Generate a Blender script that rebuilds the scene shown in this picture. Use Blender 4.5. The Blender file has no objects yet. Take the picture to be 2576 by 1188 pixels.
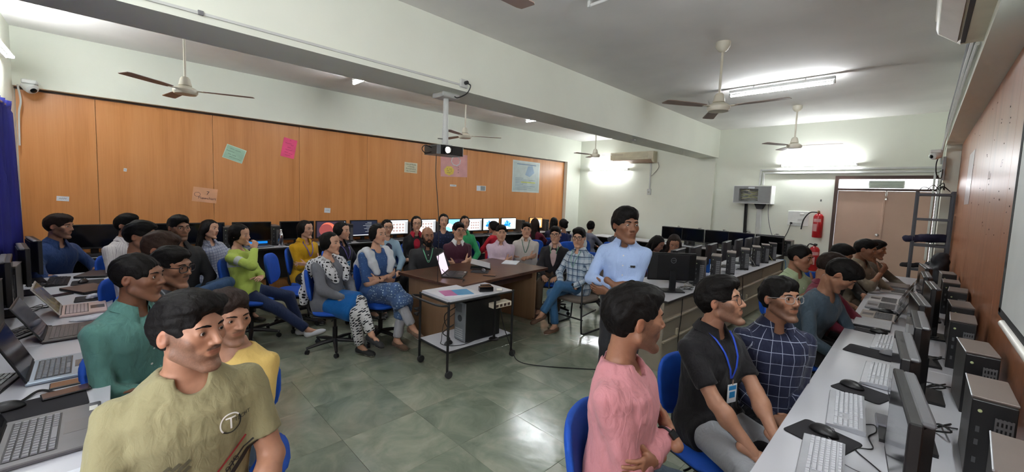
import bpy, bmesh, math, random
import numpy as np
from math import sin, cos, pi, radians, sqrt, atan2, hypot
from mathutils import Vector, Matrix
from mathutils.bvhtree import BVHTree

SC = bpy.context.scene
COL = SC.collection

# ------------------------------------------------------------------ camera
YAW, PIT, ROL = radians(45.375), radians(4.457), radians(2.199)
FPX, CXP, CYP, CAMH = 1010.6, 1288.0, 570.2, 1.75
_F = Vector((-sin(YAW)*cos(PIT), cos(YAW)*cos(PIT), -sin(PIT)))
_R0 = Vector((cos(YAW), sin(YAW), 0)); _U0 = _R0.cross(_F)
_R = _R0*cos(ROL) + _U0*sin(ROL); _U = -_R0*sin(ROL) + _U0*cos(ROL)
CAM = Vector((0, 0, CAMH))
cam = bpy.data.cameras.new('camera'); camo = bpy.data.objects.new('camera', cam); COL.objects.link(camo)
cam.sensor_width = 36.0; cam.lens = FPX/2576*36; cam.clip_start = 0.02; cam.clip_end = 100
cam.shift_y = -(594-CYP)/2576
camo.matrix_world = Matrix(((_R.x, _U.x, -_F.x, 0), (_R.y, _U.y, -_F.y, 0), (_R.z, _U.z, -_F.z, CAMH), (0, 0, 0, 1)))
SC.camera = camo

# ------------------------------------------------------------------ world, exposure
w = bpy.data.worlds.new('world'); SC.world = w; w.use_nodes = True
w.node_tree.nodes['Background'].inputs[0].default_value = (0.93, 0.95, 1.0, 1)
w.node_tree.nodes['Background'].inputs[1].default_value = 4.2
SC.view_settings.view_transform = 'Standard'; SC.view_settings.look = 'None'
SC.view_settings.exposure = 1.08; SC.view_settings.gamma = 1.0; SC.view_settings.use_curve_mapping = False
SC.cycles.use_denoising = True
SC.cycles.max_bounces = 6; SC.cycles.diffuse_bounces = 4; SC.cycles.glossy_bounces = 3; SC.cycles.transmission_bounces = 4
SC.cycles.use_adaptive_sampling = True; SC.cycles.adaptive_threshold = .09; SC.cycles.adaptive_min_samples = 20
SC.cycles.sample_clamp_indirect = 6.0
SC.cycles.caustics_reflective = False; SC.cycles.caustics_refractive = False

def ray(x, y): return _F + _R*((x-CXP)/FPX) - _U*((y-CYP)/FPX)
def on(x, y, ax, v):
    d = ray(x, y); i = 'XYZ'.index(ax); return CAM + d*((v-CAM[i])/d[i])
def at(x, y, z): return CAM + ray(x, y)*z

# ------------------------------------------------------------------ colours and materials
def lin(c):
    if isinstance(c, str): c = tuple(int(c[i:i+2], 16) for i in (0, 2, 4))
    return tuple(((v/255)/12.92 if v/255 <= .04045 else ((v/255+.055)/1.055)**2.4) for v in c)
MATS = {}
def nodes_of(m):
    m.use_nodes = True; nt = m.node_tree; return nt, nt.nodes['Principled BSDF']
def M(name, col, rough=.5, metal=0., var=.08, vs=6., bump=.0, bs=120., coat=0., emit=0., spec=.5, alpha=1., stretch=None):
    """procedural material: base colour with a little noise variation and optional fine relief"""
    if name in MATS: return MATS[name]
    m = bpy.data.materials.new(name); nt, b = nodes_of(m); L = nt.links
    c = lin(col)
    tc = nt.nodes.new('ShaderNodeTexCoord')
    src = tc.outputs['Object']
    if stretch:
        mp = nt.nodes.new('ShaderNodeMapping'); mp.inputs['Scale'].default_value = stretch
        L.new(src, mp.inputs[0]); src = mp.outputs[0]
    n = nt.nodes.new('ShaderNodeTexNoise'); n.inputs['Scale'].default_value = vs; n.inputs['Detail'].default_value = 4
    L.new(src, n.inputs['Vector'])
    r = nt.nodes.new('ShaderNodeValToRGB')
    r.color_ramp.elements[0].position = .3; r.color_ramp.elements[1].position = .7
    r.color_ramp.elements[0].color = tuple(v*(1-var) for v in c)+(1,)
    r.color_ramp.elements[1].color = tuple(min(1, v*(1+var)) for v in c)+(1,)
    L.new(n.outputs['Fac'], r.inputs[0]); L.new(r.outputs[0], b.inputs['Base Color'])
    b.inputs['Roughness'].default_value = rough; b.inputs['Metallic'].default_value = metal
    b.inputs['Coat Weight'].default_value = coat; b.inputs['Specular IOR Level'].default_value = spec
    if alpha < 1: b.inputs['Alpha'].default_value = alpha
    if emit:
        b.inputs['Emission Color'].default_value = c+(1,); b.inputs['Emission Strength'].default_value = emit
    if bump:
        n2 = nt.nodes.new('ShaderNodeTexNoise'); n2.inputs['Scale'].default_value = bs; n2.inputs['Detail'].default_value = 3
        L.new(src, n2.inputs['Vector'])
        bp = nt.nodes.new('ShaderNodeBump'); bp.inputs['Strength'].default_value = bump; bp.inputs['Distance'].default_value = .01
        L.new(n2.outputs['Fac'], bp.inputs['Height']); L.new(bp.outputs[0], b.inputs['Normal'])
    MATS[name] = m; return m

def math_node(nt, op, a, b=None, clamp=False):
    n = nt.nodes.new('ShaderNodeMath'); n.operation = op; n.use_clamp = clamp
    for i, v in enumerate((a, b)):
        if v is None: continue
        if isinstance(v, (int, float)): n.inputs[i].default_value = v
        else: nt.links.new(v, n.inputs[i])
    return n.outputs[0]
def mix_node(nt, fac, a, b):
    n = nt.nodes.new('ShaderNodeMix'); n.data_type = 'RGBA'
    for i, v in ((0, fac), (6, a), (7, b)):
        if isinstance(v, (int, float)): n.inputs[i].default_value = v
        elif isinstance(v, tuple): n.inputs[i].default_value = v if len(v) == 4 else v+(1,)
        else: nt.links.new(v, n.inputs[i])
    return n.outputs[2]

# ------------------------------------------------------------------ mesh helpers
class MB:
    """collects simple solids, then builds ONE mesh object"""
    def __init__(s): s.v = []; s.f = []; s.m = []
    def _add(s, vs, fs, mi=0):
        o = len(s.v); s.v += [tuple(p) for p in vs]; s.f += [tuple(i+o for i in f) for f in fs]; s.m += [mi]*len(fs); return s
    def box(s, lo, hi, bev=0., mi=0, mat=None):
        x0, y0, z0 = lo; x1, y1, z1 = hi
        if bev <= 0:
            vs = [(x, y, z) for z in (z0, z1) for y in (y0, y1) for x in (x0, x1)]
            fs = [(0, 2, 3, 1), (4, 5, 7, 6), (0, 1, 5, 4), (2, 6, 7, 3), (0, 4, 6, 2), (1, 3, 7, 5)]
        else:
            b = min(bev, (x1-x0)*.49, (y1-y0)*.49, (z1-z0)*.49); vs = []; ix = {}
            for cz, sz in ((z0, 1), (z1, -1)):
                for cy, sy in ((y0, 1), (y1, -1)):
                    for cx, sx in ((x0, 1), (x1, -1)):
                        k = (sx, sy, sz)
                        ix[k, 0] = len(vs); vs.append((cx, cy+sy*b, cz+sz*b))
                        ix[k, 1] = len(vs); vs.append((cx+sx*b, cy, cz+sz*b))
                        ix[k, 2] = len(vs); vs.append((cx+sx*b, cy+sy*b, cz))
            fs = []
            S = (1, -1)
            for sx in S: fs.append([ix[(sx, a, c), 0] for a, c in ((1, 1), (-1, 1), (-1, -1), (1, -1))])
            for sy in S: fs.append([ix[(a, sy, c), 1] for a, c in ((1, 1), (-1, 1), (-1, -1), (1, -1))])
            for sz in S: fs.append([ix[(a, c, sz), 2] for a, c in ((1, 1), (-1, 1), (-1, -1), (1, -1))])
            for a in S:
                for c in S:
                    fs.append([ix[(1, a, c), 1], ix[(-1, a, c), 1], ix[(-1, a, c), 2], ix[(1, a, c), 2]])
                    fs.append([ix[(a, 1, c), 0], ix[(a, -1, c), 0], ix[(a, -1, c), 2], ix[(a, 1, c), 2]])
                    fs.append([ix[(a, c, 1), 0], ix[(a, c, -1), 0], ix[(a, c, -1), 1], ix[(a, c, 1), 1]])
                    for d in S: fs.append([ix[(a, c, d), 0], ix[(a, c, d), 1], ix[(a, c, d), 2]])
        if mat is not None: vs = [mat @ Vector(p) for p in vs]
        return s._add(vs, fs, mi)
    def tube(s, pts, r, n=8, mi=0, closed=False, cap=True):
        pts = [Vector(p) for p in pts]; k = len(pts)
        rs = r if isinstance(r, (list, tuple)) else [r]*k
        up = None; rings = []
        for i in range(k):
            a = pts[i-1] if (i or closed) else pts[0]; b = pts[(i+1) % k] if (i < k-1 or closed) else pts[-1]
            t = (b-a); t = t.normalized() if t.length > 1e-9 else Vector((0, 0, 1))
            if up is None:
                up = Vector((0, 0, 1)) if abs(t.z) < .9 else Vector((1, 0, 0))
            u = (up - t*up.dot(t)); u = u.normalized() if u.length > 1e-6 else t.orthogonal().normalized()
            up = u; v = t.cross(u)
            rings.append([pts[i] + (u*cos(2*pi*j/n) + v*sin(2*pi*j/n))*rs[i] for j in range(n)])
        vs = [p for q in rings for p in q]; fs = []
        for i in range(k if closed else k-1):
            i2 = (i+1) % k
            for j in range(n):
                fs.append((i*n+j, i*n+(j+1) % n, i2*n+(j+1) % n, i2*n+j))
        if cap and not closed:
            fs.append(tuple(range(n-1, -1, -1))); fs.append(tuple((k-1)*n+j for j in range(n)))
        return s._add(vs, fs, mi)
    def lathe(s, prof, c=(0, 0, 0), n=20, mi=0, mat=None):
        vs = []; fs = []
        for (r, z) in prof:
            for j in range(n):
                a = 2*pi*j/n; vs.append(Vector((r*cos(a), r*sin(a), z)))
        k = len(prof)
        for i in range(k-1):
            for j in range(n): fs.append((i*n+j, i*n+(j+1) % n, (i+1)*n+(j+1) % n, (i+1)*n+j))
        fs.append(tuple(range(n-1, -1, -1))); fs.append(tuple((k-1)*n+j for j in range(n)))
        c = Vector(c)
        vs = [(mat @ p if mat is not None else p)+c for p in vs]
        return s._add(vs, fs, mi)
    def prism(s, poly, h0, h1, axis='Z', mi=0, mat=None):
        """extrude a 2-D outline along an axis"""
        n = len(poly)
        def P(a, b, h): return {'Z': (a, b, h), 'Y': (a, h, b), 'X': (h, a, b)}[axis]
        vs = [Vector(P(a, b, h0)) for a, b in poly]+[Vector(P(a, b, h1)) for a, b in poly]
        if mat is not None: vs = [mat @ p for p in vs]
        fs = [tuple(range(n-1, -1, -1)), tuple(range(n, 2*n))]+[(i, (i+1) % n, n+(i+1) % n, n+i) for i in range(n)]
        return s._add(vs, fs, mi)
    def mesh(s, name, mats, smooth=False):
        me = bpy.data.meshes.new(name); me.from_pydata(s.v, [], s.f)
        bm = bmesh.new(); bm.from_mesh(me); bmesh.ops.recalc_face_normals(bm, faces=bm.faces); bm.to_mesh(me); bm.free()
        for m in (mats if isinstance(mats, (list, tuple)) else [mats]): me.materials.append(m)
        if len(me.materials) > 1: me.polygons.foreach_set('material_index', s.m)
        if smooth:
            me.shade_smooth() if hasattr(me, 'shade_smooth') else None
            try: me.set_sharp_from_angle(angle=radians(38))
            except Exception: pass
        me.update(); return me
    def obj(s, name, mats, parent=None, smooth=False, loc=None, rz=None):
        return add_obj(name, s.mesh(name, mats, smooth), parent, loc, rz)
def add_obj(name, me, parent=None, loc=None, rz=None):
    o = bpy.data.objects.new(name, me); COL.objects.link(o)
    if parent is not None: o.parent = parent
    if loc is not None: o.location = loc
    if rz is not None: o.rotation_euler = (0, 0, rz)
    return o
def tag(o, label=None, cat=None, group=None, kind=None):
    if label: o['label'] = label
    if cat: o['category'] = cat
    if group: o['group'] = group
    if kind: o['kind'] = kind
    return o
def thing(name, label, cat, loc=(0, 0, 0), rz=0., group=None):
    o = bpy.data.objects.new(name, None); COL.objects.link(o); o.location = loc; o.rotation_euler = (0, 0, rz); o.empty_display_size = .1
    return tag(o, label, cat, group)
KIDS = {}
def copy_tree(o, parent=None):
    c = o.copy(); COL.objects.link(c)
    if parent is not None: c.parent = parent
    for ch in list(o.children): copy_tree(ch, c)
    return c
def place(proto, used, loc, rz, label, group=None):
    """first use moves the prototype itself, later uses copy it with its parts"""
    o = proto if not used else copy_tree(proto)
    used.append(1); o.location = loc; o.rotation_euler = (0, 0, rz); o['label'] = label
    if group: o['group'] = group
    return o
def arc(c, r, a0, a1, n, plane='XY'):
    out = []
    for i in range(n+1):
        a = a0+(a1-a0)*i/n; u, v = r*cos(a), r*sin(a)
        out.append(Vector(c)+{'XY': Vector((u, v, 0)), 'XZ': Vector((u, 0, v)), 'YZ': Vector((0, u, v))}[plane])
    return out
def spline(pts, n=6):
    """Catmull-Rom through the points"""
    P = [Vector(p) for p in pts]; P = [P[0]*2-P[1]]+P+[P[-1]*2-P[-2]]; out = []
    for i in range(1, len(P)-2):
        a, b, c, d = P[i-1:i+3]
        for k in range(n):
            t = k/n
            out.append(.5*((2*b)+(c-a)*t+(2*a-5*b+4*c-d)*t*t+(3*b-a-3*c+d)*t**3))
    out.append(P[-2]); return out
_FONTS = {}
def text_mesh(body, size, align='CENTER'):
    cu = bpy.data.curves.new('lettering', 'FONT'); cu.body = body; cu.size = size; cu.align_x = align; cu.align_y = 'CENTER'
    cu.resolution_u = 2
    o = bpy.data.objects.new('lettering', cu); COL.objects.link(o)
    dg = bpy.context.evaluated_depsgraph_get(); dg.update()
    me = bpy.data.meshes.new_from_object(o.evaluated_get(dg)); bpy.data.objects.remove(o); bpy.data.curves.remove(cu)
    return me
def lettering(body, size, mat, parent, M4, name='lettering', align='CENTER'):
    me = text_mesh(body, size, align); me.transform(M4); me.materials.clear(); me.materials.append(mat)
    return add_obj(name, me, parent)
def frame4(o, x, y):
    """matrix: local x -> x, local y -> y, origin o"""
    x = Vector(x).normalized(); y = Vector(y).normalized(); z = x.cross(y)
    return Matrix(((x.x, y.x, z.x, o[0]), (x.y, y.y, z.y, o[1]), (x.z, y.z, z.z, o[2]), (0, 0, 0, 1)))
RND = random.Random(7)
# ================================================================== the room
XA, XAP, XD, XDP, YB, YF, ZC, ZS = -7.25, -7.35, .19, .36, -.80, 9.93, 3.42, 2.79

def mat_wood(name, c0, c1, c2, rough=.38):
    m = bpy.data.materials.new(name); nt, b = nodes_of(m); L = nt.links
    tc = nt.nodes.new('ShaderNodeTexCoord'); oi = nt.nodes.new('ShaderNodeObjectInfo')
    add = nt.nodes.new('ShaderNodeVectorMath'); add.operation = 'ADD'
    sc = nt.nodes.new('ShaderNodeVectorMath'); sc.operation = 'SCALE'; sc.inputs['Scale'].default_value = 1.0
    L.new(oi.outputs['Location'], sc.inputs[0]); L.new(tc.outputs['Object'], add.inputs[0]); L.new(sc.outputs[0], add.inputs[1])
    mp = nt.nodes.new('ShaderNodeMapping'); mp.inputs['Scale'].default_value = (5, 5, .35); L.new(add.outputs[0], mp.inputs[0])
    n = nt.nodes.new('ShaderNodeTexNoise'); n.inputs['Scale'].default_value = 1.6; n.inputs['Detail'].default_value = 5; L.new(mp.outputs[0], n.inputs['Vector'])
    mp2 = nt.nodes.new('ShaderNodeMapping'); mp2.inputs['Scale'].default_value = (90, 90, 2.2); L.new(add.outputs[0], mp2.inputs[0])
    n2 = nt.nodes.new('ShaderNodeTexNoise'); n2.inputs['Scale'].default_value = 1.; n2.inputs['Detail'].default_value = 3; L.new(mp2.outputs[0], n2.inputs['Vector'])
    r = nt.nodes.new('ShaderNodeValToRGB'); e = r.color_ramp.elements
    e[0].position = .28; e[0].color = lin(c0)+(1,); e[1].position = .75; e[1].color = lin(c2)+(1,)
    k = e.new(.5); k.color = lin(c1)+(1,)
    f = math_node(nt, 'ADD', math_node(nt, 'MULTIPLY', n.outputs['Fac'], .65), math_node(nt, 'MULTIPLY', n2.outputs['Fac'], .35))
    L.new(f, r.inputs[0]); L.new(r.outputs[0], b.inputs['Base Color'])
    b.inputs['Roughness'].default_value = rough; MATS[name] = m; return m
def mat_floor():
    m = bpy.data.materials.new('kota_stone'); nt, b = nodes_of(m); L = nt.links
    g = nt.nodes.new('ShaderNodeNewGeometry'); oi = nt.nodes.new('ShaderNodeObjectInfo')
    sc = nt.nodes.new('ShaderNodeVectorMath'); sc.operation = 'SCALE'; sc.inputs['Scale'].default_value = 37.
    cmb = nt.nodes.new('ShaderNodeCombineXYZ'); L.new(oi.outputs['Random'], cmb.inputs[2]); L.new(cmb.outputs[0], sc.inputs[0])
    add = nt.nodes.new('ShaderNodeVectorMath'); L.new(g.outputs['Position'], add.inputs[0]); L.new(sc.outputs[0], add.inputs[1])
    def N(scale, det=5, rg=.6, dis=0.):
        n = nt.nodes.new('ShaderNodeTexNoise'); n.inputs['Scale'].default_value = scale; n.inputs['Detail'].default_value = det
        n.inputs['Roughness'].default_value = rg; n.inputs['Distortion'].default_value = dis
        L.new(add.outputs[0], n.inputs['Vector']); return n.outputs['Fac']
    r = nt.nodes.new('ShaderNodeValToRGB'); e = r.color_ramp.elements
    e[0].position = .32; e[0].color = lin((116, 125, 111))+(1,); e[1].position = .7; e[1].color = lin((164, 166, 151))+(1,)
    k = e.new(.5); k.color = lin((140, 148, 133))+(1,)
    L.new(N(3.2, 6, .62, .8), r.inputs[0])
    rb = nt.nodes.new('ShaderNodeValToRGB'); rb.color_ramp.elements[0].position = .52; rb.color_ramp.elements[1].position = .72
    L.new(N(.9, 2), rb.inputs[0])
    warm = mix_node(nt, math_node(nt, 'MULTIPLY', rb.outputs[0], .5), r.outputs[0], lin((136, 122, 110)))
    t = nt.nodes.new('ShaderNodeValToRGB'); t.color_ramp.elements[0].color = (.80, .84, .80, 1); t.color_ramp.elements[1].color = (1.12, 1.10, 1.06, 1)
    L.new(oi.outputs['Random'], t.inputs[0])
    mx = nt.nodes.new('ShaderNodeMix'); mx.data_type = 'RGBA'; mx.blend_type = 'MULTIPLY'; mx.inputs[0].default_value = 1
    L.new(warm, mx.inputs[6]); L.new(t.outputs[0], mx.inputs[7]); L.new(mx.outputs[2], b.inputs['Base Color'])
    L.new(math_node(nt, 'ADD', math_node(nt, 'MULTIPLY', N(6, 4), .16), .09), b.inputs['Roughness'])
    bp = nt.nodes.new('ShaderNodeBump'); bp.inputs['Strength'].default_value = .12; bp.inputs['Distance'].default_value = .02
    L.new(N(5, 3), bp.inputs['Height']); L.new(bp.outputs[0], b.inputs['Normal'])
    b.inputs['Specular IOR Level'].default_value = .85
    return m
def mat_plaster(name, col, bump=.25, bs=9., var=.03):
    return M(name, col, rough=.85, var=var, vs=1.3, bump=bump, bs=bs, spec=.25)

WALL = mat_plaster('wall_paint', (236, 239, 226)); CEIL = mat_plaster('ceiling_paint', (226, 224, 220), bump=.5, bs=3.5, var=.06)
GROUT = M('grout', (96, 102, 92), .7)
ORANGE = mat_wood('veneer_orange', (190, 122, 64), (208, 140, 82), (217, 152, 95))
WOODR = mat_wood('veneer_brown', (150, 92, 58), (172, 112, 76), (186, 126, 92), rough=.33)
FLOORM = mat_floor()

fl = MB().box((XAP-.1, YB-.1, -.06), (XDP+.1, YF+.1, -.004)).obj('floor', GROUT); tag(fl, kind='structure')
S = .575
slab = MB().box((.0008, .0008, -.012), (S-.0008, S-.0008, 0), bev=.0008).mesh('floor_slab', FLOORM)
x = -7.295-.575
while x < XDP:
    yy = 1.08-5*S+RND.choice((0, .0, .19, .38))
    while yy > YB-.02: yy -= S
    while yy < YF:
        add_obj('floor_slab', slab, fl, (x, yy, 0)); yy += S
    x += S
tag(MB().box((XAP-.1, YB-.1, ZC), (XDP+.1, YF+.1, ZC+.1)).obj('ceiling', CEIL), kind='structure')
# left wall: plaster above, veneer sheets below, each sheet its own piece
wl = MB().box((XAP-.12, YB-.1, 0), (XAP-.022, YF+.1, 2.77)).box((XAP-.12, YB-.1, 2.77), (XA, YF+.1, ZC)).box((XAP-.1, 9.31, 0), (XA, YF+.1, 2.77)).obj('wall_left', WALL)
tag(wl, kind='structure')
ys = [YB+.005, -.16, 1.03, 2.2, 3.375, 4.545, 5.73, 6.92, 8.11, 9.30]
for i in range(len(ys)-1):
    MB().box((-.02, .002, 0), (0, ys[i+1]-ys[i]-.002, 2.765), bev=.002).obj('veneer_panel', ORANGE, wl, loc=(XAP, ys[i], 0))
tag(MB().box((XAP-.002, YB, 2.745), (XAP+.012, 9.30, 2.768)).obj('shadow_strip', M('shadow_line_paint', (70, 52, 40), .6)), kind='structure')  # dark strip painted in for the shadow line under the plaster ledge
tag(MB().box((XAP-.1, YB-.12, 0), (-1.62, YB, ZC)).box((.05, YB-.12, 0), (XDP+.1, YB, ZC)).box((-1.62, YB-.12, 0), (.05, YB, .95)).box((-1.62, YB-.12, 2.45), (.05, YB, ZC)).obj('wall_back', WALL), kind='structure')
wn = tag(MB().box((-1.62, YB-.09, .95), (-1.57, YB-.03, 2.45)).box((0, YB-.09, .95), (.05, YB-.03, 2.45)).box((-1.57, YB-.09, .95), (0, YB-.03, 1.0)).box((-1.57, YB-.09, 2.40), (0, YB-.03, 2.45)).box((-.81, YB-.09, 1.0), (-.76, YB-.03, 2.40)).obj('added_window', M('added_window_frame', (150, 140, 128), .5)), 'added unseen open window in the near wall beside the curtain', kind='structure')  # unseen window, added to bring daylight onto the foreground
for i in range(7): MB().tube([(-1.57, YB-.06, 1.15+.18*i), (0, YB-.06, 1.15+.18*i)], .006, 6).obj('grille_bar', M('grille_iron', (70, 70, 72), .5), wn)  # bars of the added window
pl_ = bpy.data.lights.new('added_window_portal', 'AREA'); pl_.shape = 'RECTANGLE'; pl_.size = 1.67; pl_.size_y = 1.5; pl_.cycles.is_portal = True  # portal for sky light through the added window
po = bpy.data.objects.new('added_window_portal', pl_); COL.objects.link(po); po.location = (-.785, YB-.10, 1.70); po.rotation_euler = (-pi/2, 0, 0)
pl2 = bpy.data.lights.new('transom_portal', 'AREA'); pl2.shape = 'RECTANGLE'; pl2.size = 1.3; pl2.size_y = .18; pl2.cycles.is_portal = True
po = bpy.data.objects.new('transom_portal', pl2); COL.objects.link(po); po.location = (-.5, YF+.11, 2.21); po.rotation_euler = (pi/2, 0, 0)
# far wall with the door opening
wf = MB()
wf.box((XAP-.1, YF, 0), (-1.21, YF+.12, ZC)).box((-1.21, YF, 2.36), (.21, YF+.12, ZC)).box((.21, YF, 0), (XDP+.1, YF+.12, ZC))
wf.box((-3.85, YF-.09, 0), (-3.40, YF, ZC))
tag(wf.obj('wall_far', WALL), kind='structure')
# right wall: veneer below, plaster beam above
wr = MB().box((XDP+.025, YB-.1, 0), (XDP+.12, YF+.1, ZS)).box((XD, YB-.1, ZS), (XDP+.12, YF+.1, ZC)).box((XD+.01, 9.25, 0), (XDP+.1, YF, ZS)).obj('wall_right', WALL)
tag(wr, kind='structure')
yy = YB
for yn in (.3, 1.5, 2.7, 3.9, 5.1, 6.3, 7.5, 8.7, 9.245):
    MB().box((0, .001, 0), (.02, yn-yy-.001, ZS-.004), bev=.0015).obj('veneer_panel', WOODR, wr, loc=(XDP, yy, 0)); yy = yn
tag(MB().box((-3.85, YB, ZS), (-3.37, YF, ZC)).obj('ceiling_beam', WALL), 'deep white ceiling beam running the length of the room', None, None, 'structure')

# ---- door
DW = M('door_laminate', (196, 165, 146), .55, var=.05, vs=3); DF = M('door_frame', (66, 44, 34), .5); STEEL = M('brushed_steel', (190, 188, 182), .3, 1.)
dr = MB().box((-1.21, YF-.02, 0), (-1.155, YF+.1, 2.36)).box((.155, YF-.02, 0), (.21, YF+.1, 2.36)).box((-1.155, YF-.02, 2.30), (.155, YF+.1, 2.36)).box((-1.155, YF-.02, 2.085), (.155, YF+.1, 2.125)).obj('door_1', DF)
tag(dr, 'double door of pinkish beige laminate in a dark frame', kind='structure')
for x0, x1 in ((-1.15, -.487), (-.483, .15)):
    lf = MB().box((x0, YF+.01, .01), (x1, YF+.05, 2.08), bev=.003).obj('door_leaf', DW, dr)
MB().box((-.50, YF-.005, .01), (-.47, YF+.012, 2.08), bev=.004).obj('meeting_strip', DW, dr)
MB().box((-.475, YF-.012, 2.0), (-.452, YF-.004, 2.09)).tube([(-.463, YF-.018, 1.93), (-.463, YF-.018, 2.09)], .006).box((-.478, YF-.025, 1.92), (-.448, YF-.004, 1.95), .003).obj('tower_bolt', STEEL, dr, True)
for z in (1.0, 1.28):
    MB().lathe([(.026, 0), (.026, .006), (.012, .012), (.010, .04), (.02, .048), (.014, .058)], mat=Matrix.Rotation(pi/2, 4, 'X'), c=(-.555+.02*(z > 1.1), YF-.005, z)).obj('door_knob', STEEL, dr, True)
gl = bpy.data.materials.new('clear_glass'); nt, b = nodes_of(gl)
b.inputs['Transmission Weight'].default_value = 1; b.inputs['Roughness'].default_value = .02; b.inputs['IOR'].default_value = 1.1
win = tag(MB().box((-1.155, YF+.035, 2.125), (.155, YF+.04, 2.30)).obj('window_1', gl), 'bright transom window over the double door', kind='structure')
MB().box((-.72, YF+.0, 2.135), (-.24, YF+.03, 2.27), .01).obj('exhaust_vent', M('vent_grey', (214, 226, 214), .5), win)
for i in range(4): MB().box((-.70, YF-.006, 2.15+i*.028), (-.26, YF+.004, 2.163+i*.028)).obj('vent_slat', M('vent_slat', (176, 190, 176), .5), win)

# ---- writing on the right-hand veneer: marks and pin holes
MARK = M('pen_mark', (70, 54, 50), .8)
scr = MB()
for i in range(34):
    p = on(RND.uniform(2440, 2545), RND.uniform(250, 640), 'X', XDP-.001)
    r = RND.uniform(.004, .008); scr.box((p.x-.0015, p.y-r, p.z-r*.7), (p.x, p.y+r, p.z+r*.7))
scr.obj('pin_hole', MARK, wr)['kind'] = 'stuff'
lettering('UL.y', .10, MARK, wr, frame4(on(2489, 442, 'X', XDP-.002), (0, -1, 0), (0, 0, 1)))
lettering('L F', .07, MARK, wr, frame4(on(2520, 412, 'X', XDP-.002), (0, -1, 0), (0, 0, 1)))
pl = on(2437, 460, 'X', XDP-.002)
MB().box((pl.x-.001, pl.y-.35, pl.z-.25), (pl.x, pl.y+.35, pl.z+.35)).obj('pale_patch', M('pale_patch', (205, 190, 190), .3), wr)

# ---- roll-down screen on the right wall
sm = thing('projection_screen', 'pale pull-down projection screen with black border on the right wall', 'screen', (XDP, 2.2, 0))
FAB = M('screen_fabric', (222, 226, 224), .6, var=.02); BLK = M('black_cloth', (18, 18, 20), .8)
MB().box((-.018, -1.15, 1.24), (-.013, 1.2, 2.72)).obj('fabric', FAB, sm)
MB().box((-.019, 1.16, 1.22), (-.012, 1.235, 2.74)).box((-.019, -1.2, 1.22), (-.012, -1.15, 2.74)).box((-.019, -1.2, 1.205), (-.012, 1.235, 1.245)).box((-.019, -1.2, 2.70), (-.012, 1.235, 2.75)).obj('border', BLK, sm)
MB().tube([(-.022, -1.22, 1.195), (-.022, 1.0, 1.195)], .017, 12).obj('bottom_bar', M('bar_white', (225, 222, 214), .35), sm, True)

# ---- curtain on the near wall
cv = []; n = 90
for i in range(n+1):
    t = i/n; xx = -6.40+t*4.6
    cv.append((xx, YB+.065+.026*sin(xx*34)+.010*sin(xx*11+1)))
cb = MB(); vs = []; fs = []
zs = [2.47, 2.40, 2.36, 1.9, 1.5, 1.1, .79]
for zi, z in enumerate(zs):
    k = 1-.55*(zi == 1)+.10*max(0, zi-2)
    for i, (a, b_) in enumerate(cv):
        flare = -.20*((2.47-z)/1.97)**.8*max(0, 1-i/25)
        vs.append((a+flare, YB+.065+(b_-YB-.065)*k, z))
for zi in range(len(zs)-1):
    for i in range(n): fs.append((zi*(n+1)+i, zi*(n+1)+i+1, (zi+1)*(n+1)+i+1, (zi+1)*(n+1)+i))
cb._add(vs, fs); CUR = M('curtain_blue', (26, 30, 122), .85, var=.15, vs=20, bump=.2, bs=300, stretch=(1, 1, .1))
me = cb.mesh('curtain', CUR); me.shade_smooth()
cur = thing('curtain', 'dark blue pleated curtain hanging on the near wall', 'curtain', (0, 0, 0))
co = add_obj('fabric', me, cur); md = co.modifiers.new('thickness', 'SOLIDIFY'); md.thickness = .004
MB().tube([(-6.45, YB+.065, 2.43), (-1.7, YB+.065, 2.43)], .011).obj('rod', STEEL, cur, True)

# ------------------------------------------------------------------ tube lights
TUBE = bpy.data.materials.new('tube_glow'); nt, b = nodes_of(TUBE)
b.inputs['Base Color'].default_value = (1, 1, 1, 1); b.inputs['Emission Color'].default_value = (.93, .97, 1., 1); b.inputs['Emission Strength'].default_value = 76.
FIX = M('fixture_white', (214, 216, 214), .4); OFFT = M('tube_off', (232, 232, 228), .25)
def tube_light(label, mid, axis, out, lit=True):
    """batten fixture: body against the surface (direction -out), tube proud of it"""
    t = thing('tube_light', label, 'light', mid, 0, 'tube lights')
    a = Vector(axis); o = Vector(out); s = a.cross(o)
    R = Matrix(((a.x, s.x, o.x, 0), (a.y, s.y, o.y, 0), (a.z, s.z, o.z, 0), (0, 0, 0, 1)))
    b = MB().box((-.61, -.022, -.045), (.61, .022, 0), .006, mat=R); b.obj('batten', FIX, t)
    for e in (-1, 1): MB().box((e*.6-.012, -.016, 0), (e*.6+.012, .016, .05), .004, mat=R).obj('lamp_holder', FIX, t)
    MB().tube([R @ Vector((-.585, 0, .036)), R @ Vector((.585, 0, .036))], .0135, 10).obj('tube', TUBE if lit else OFFT, t, True)
    return t
Zt = ZC-.075
t1 = tube_light('lit tube light hanging under the ceiling beside a fan on the right', (-1.49, 6.43, Zt), (1, 0, 0), (0, 0, -1))
for xx in (-.3, .3): MB().tube([(xx, 0, .04), (xx, 0, .08)], .008).obj('hanger', FIX, t1)
tube_light('unlit tube light cut off by the top edge of the photo', (-1.45, 2.82, Zt+.02), (1, 0, 0), (0, 0, -1), False)
tube_light('lit tube light showing below the beam left of the projector', (-5.46, 2.56, Zt), (1, 0, 0), (0, 0, -1))
tube_light('lit tube light showing below the beam right of the projector', (-5.39, 6.22, Zt), (1, 0, 0), (0, 0, -1))
tube_light('lit tube light on the far wall left of the split air conditioner', (-6.23, YF-.05, 2.575), (1, 0, 0), (0, -1, 0))
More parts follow.
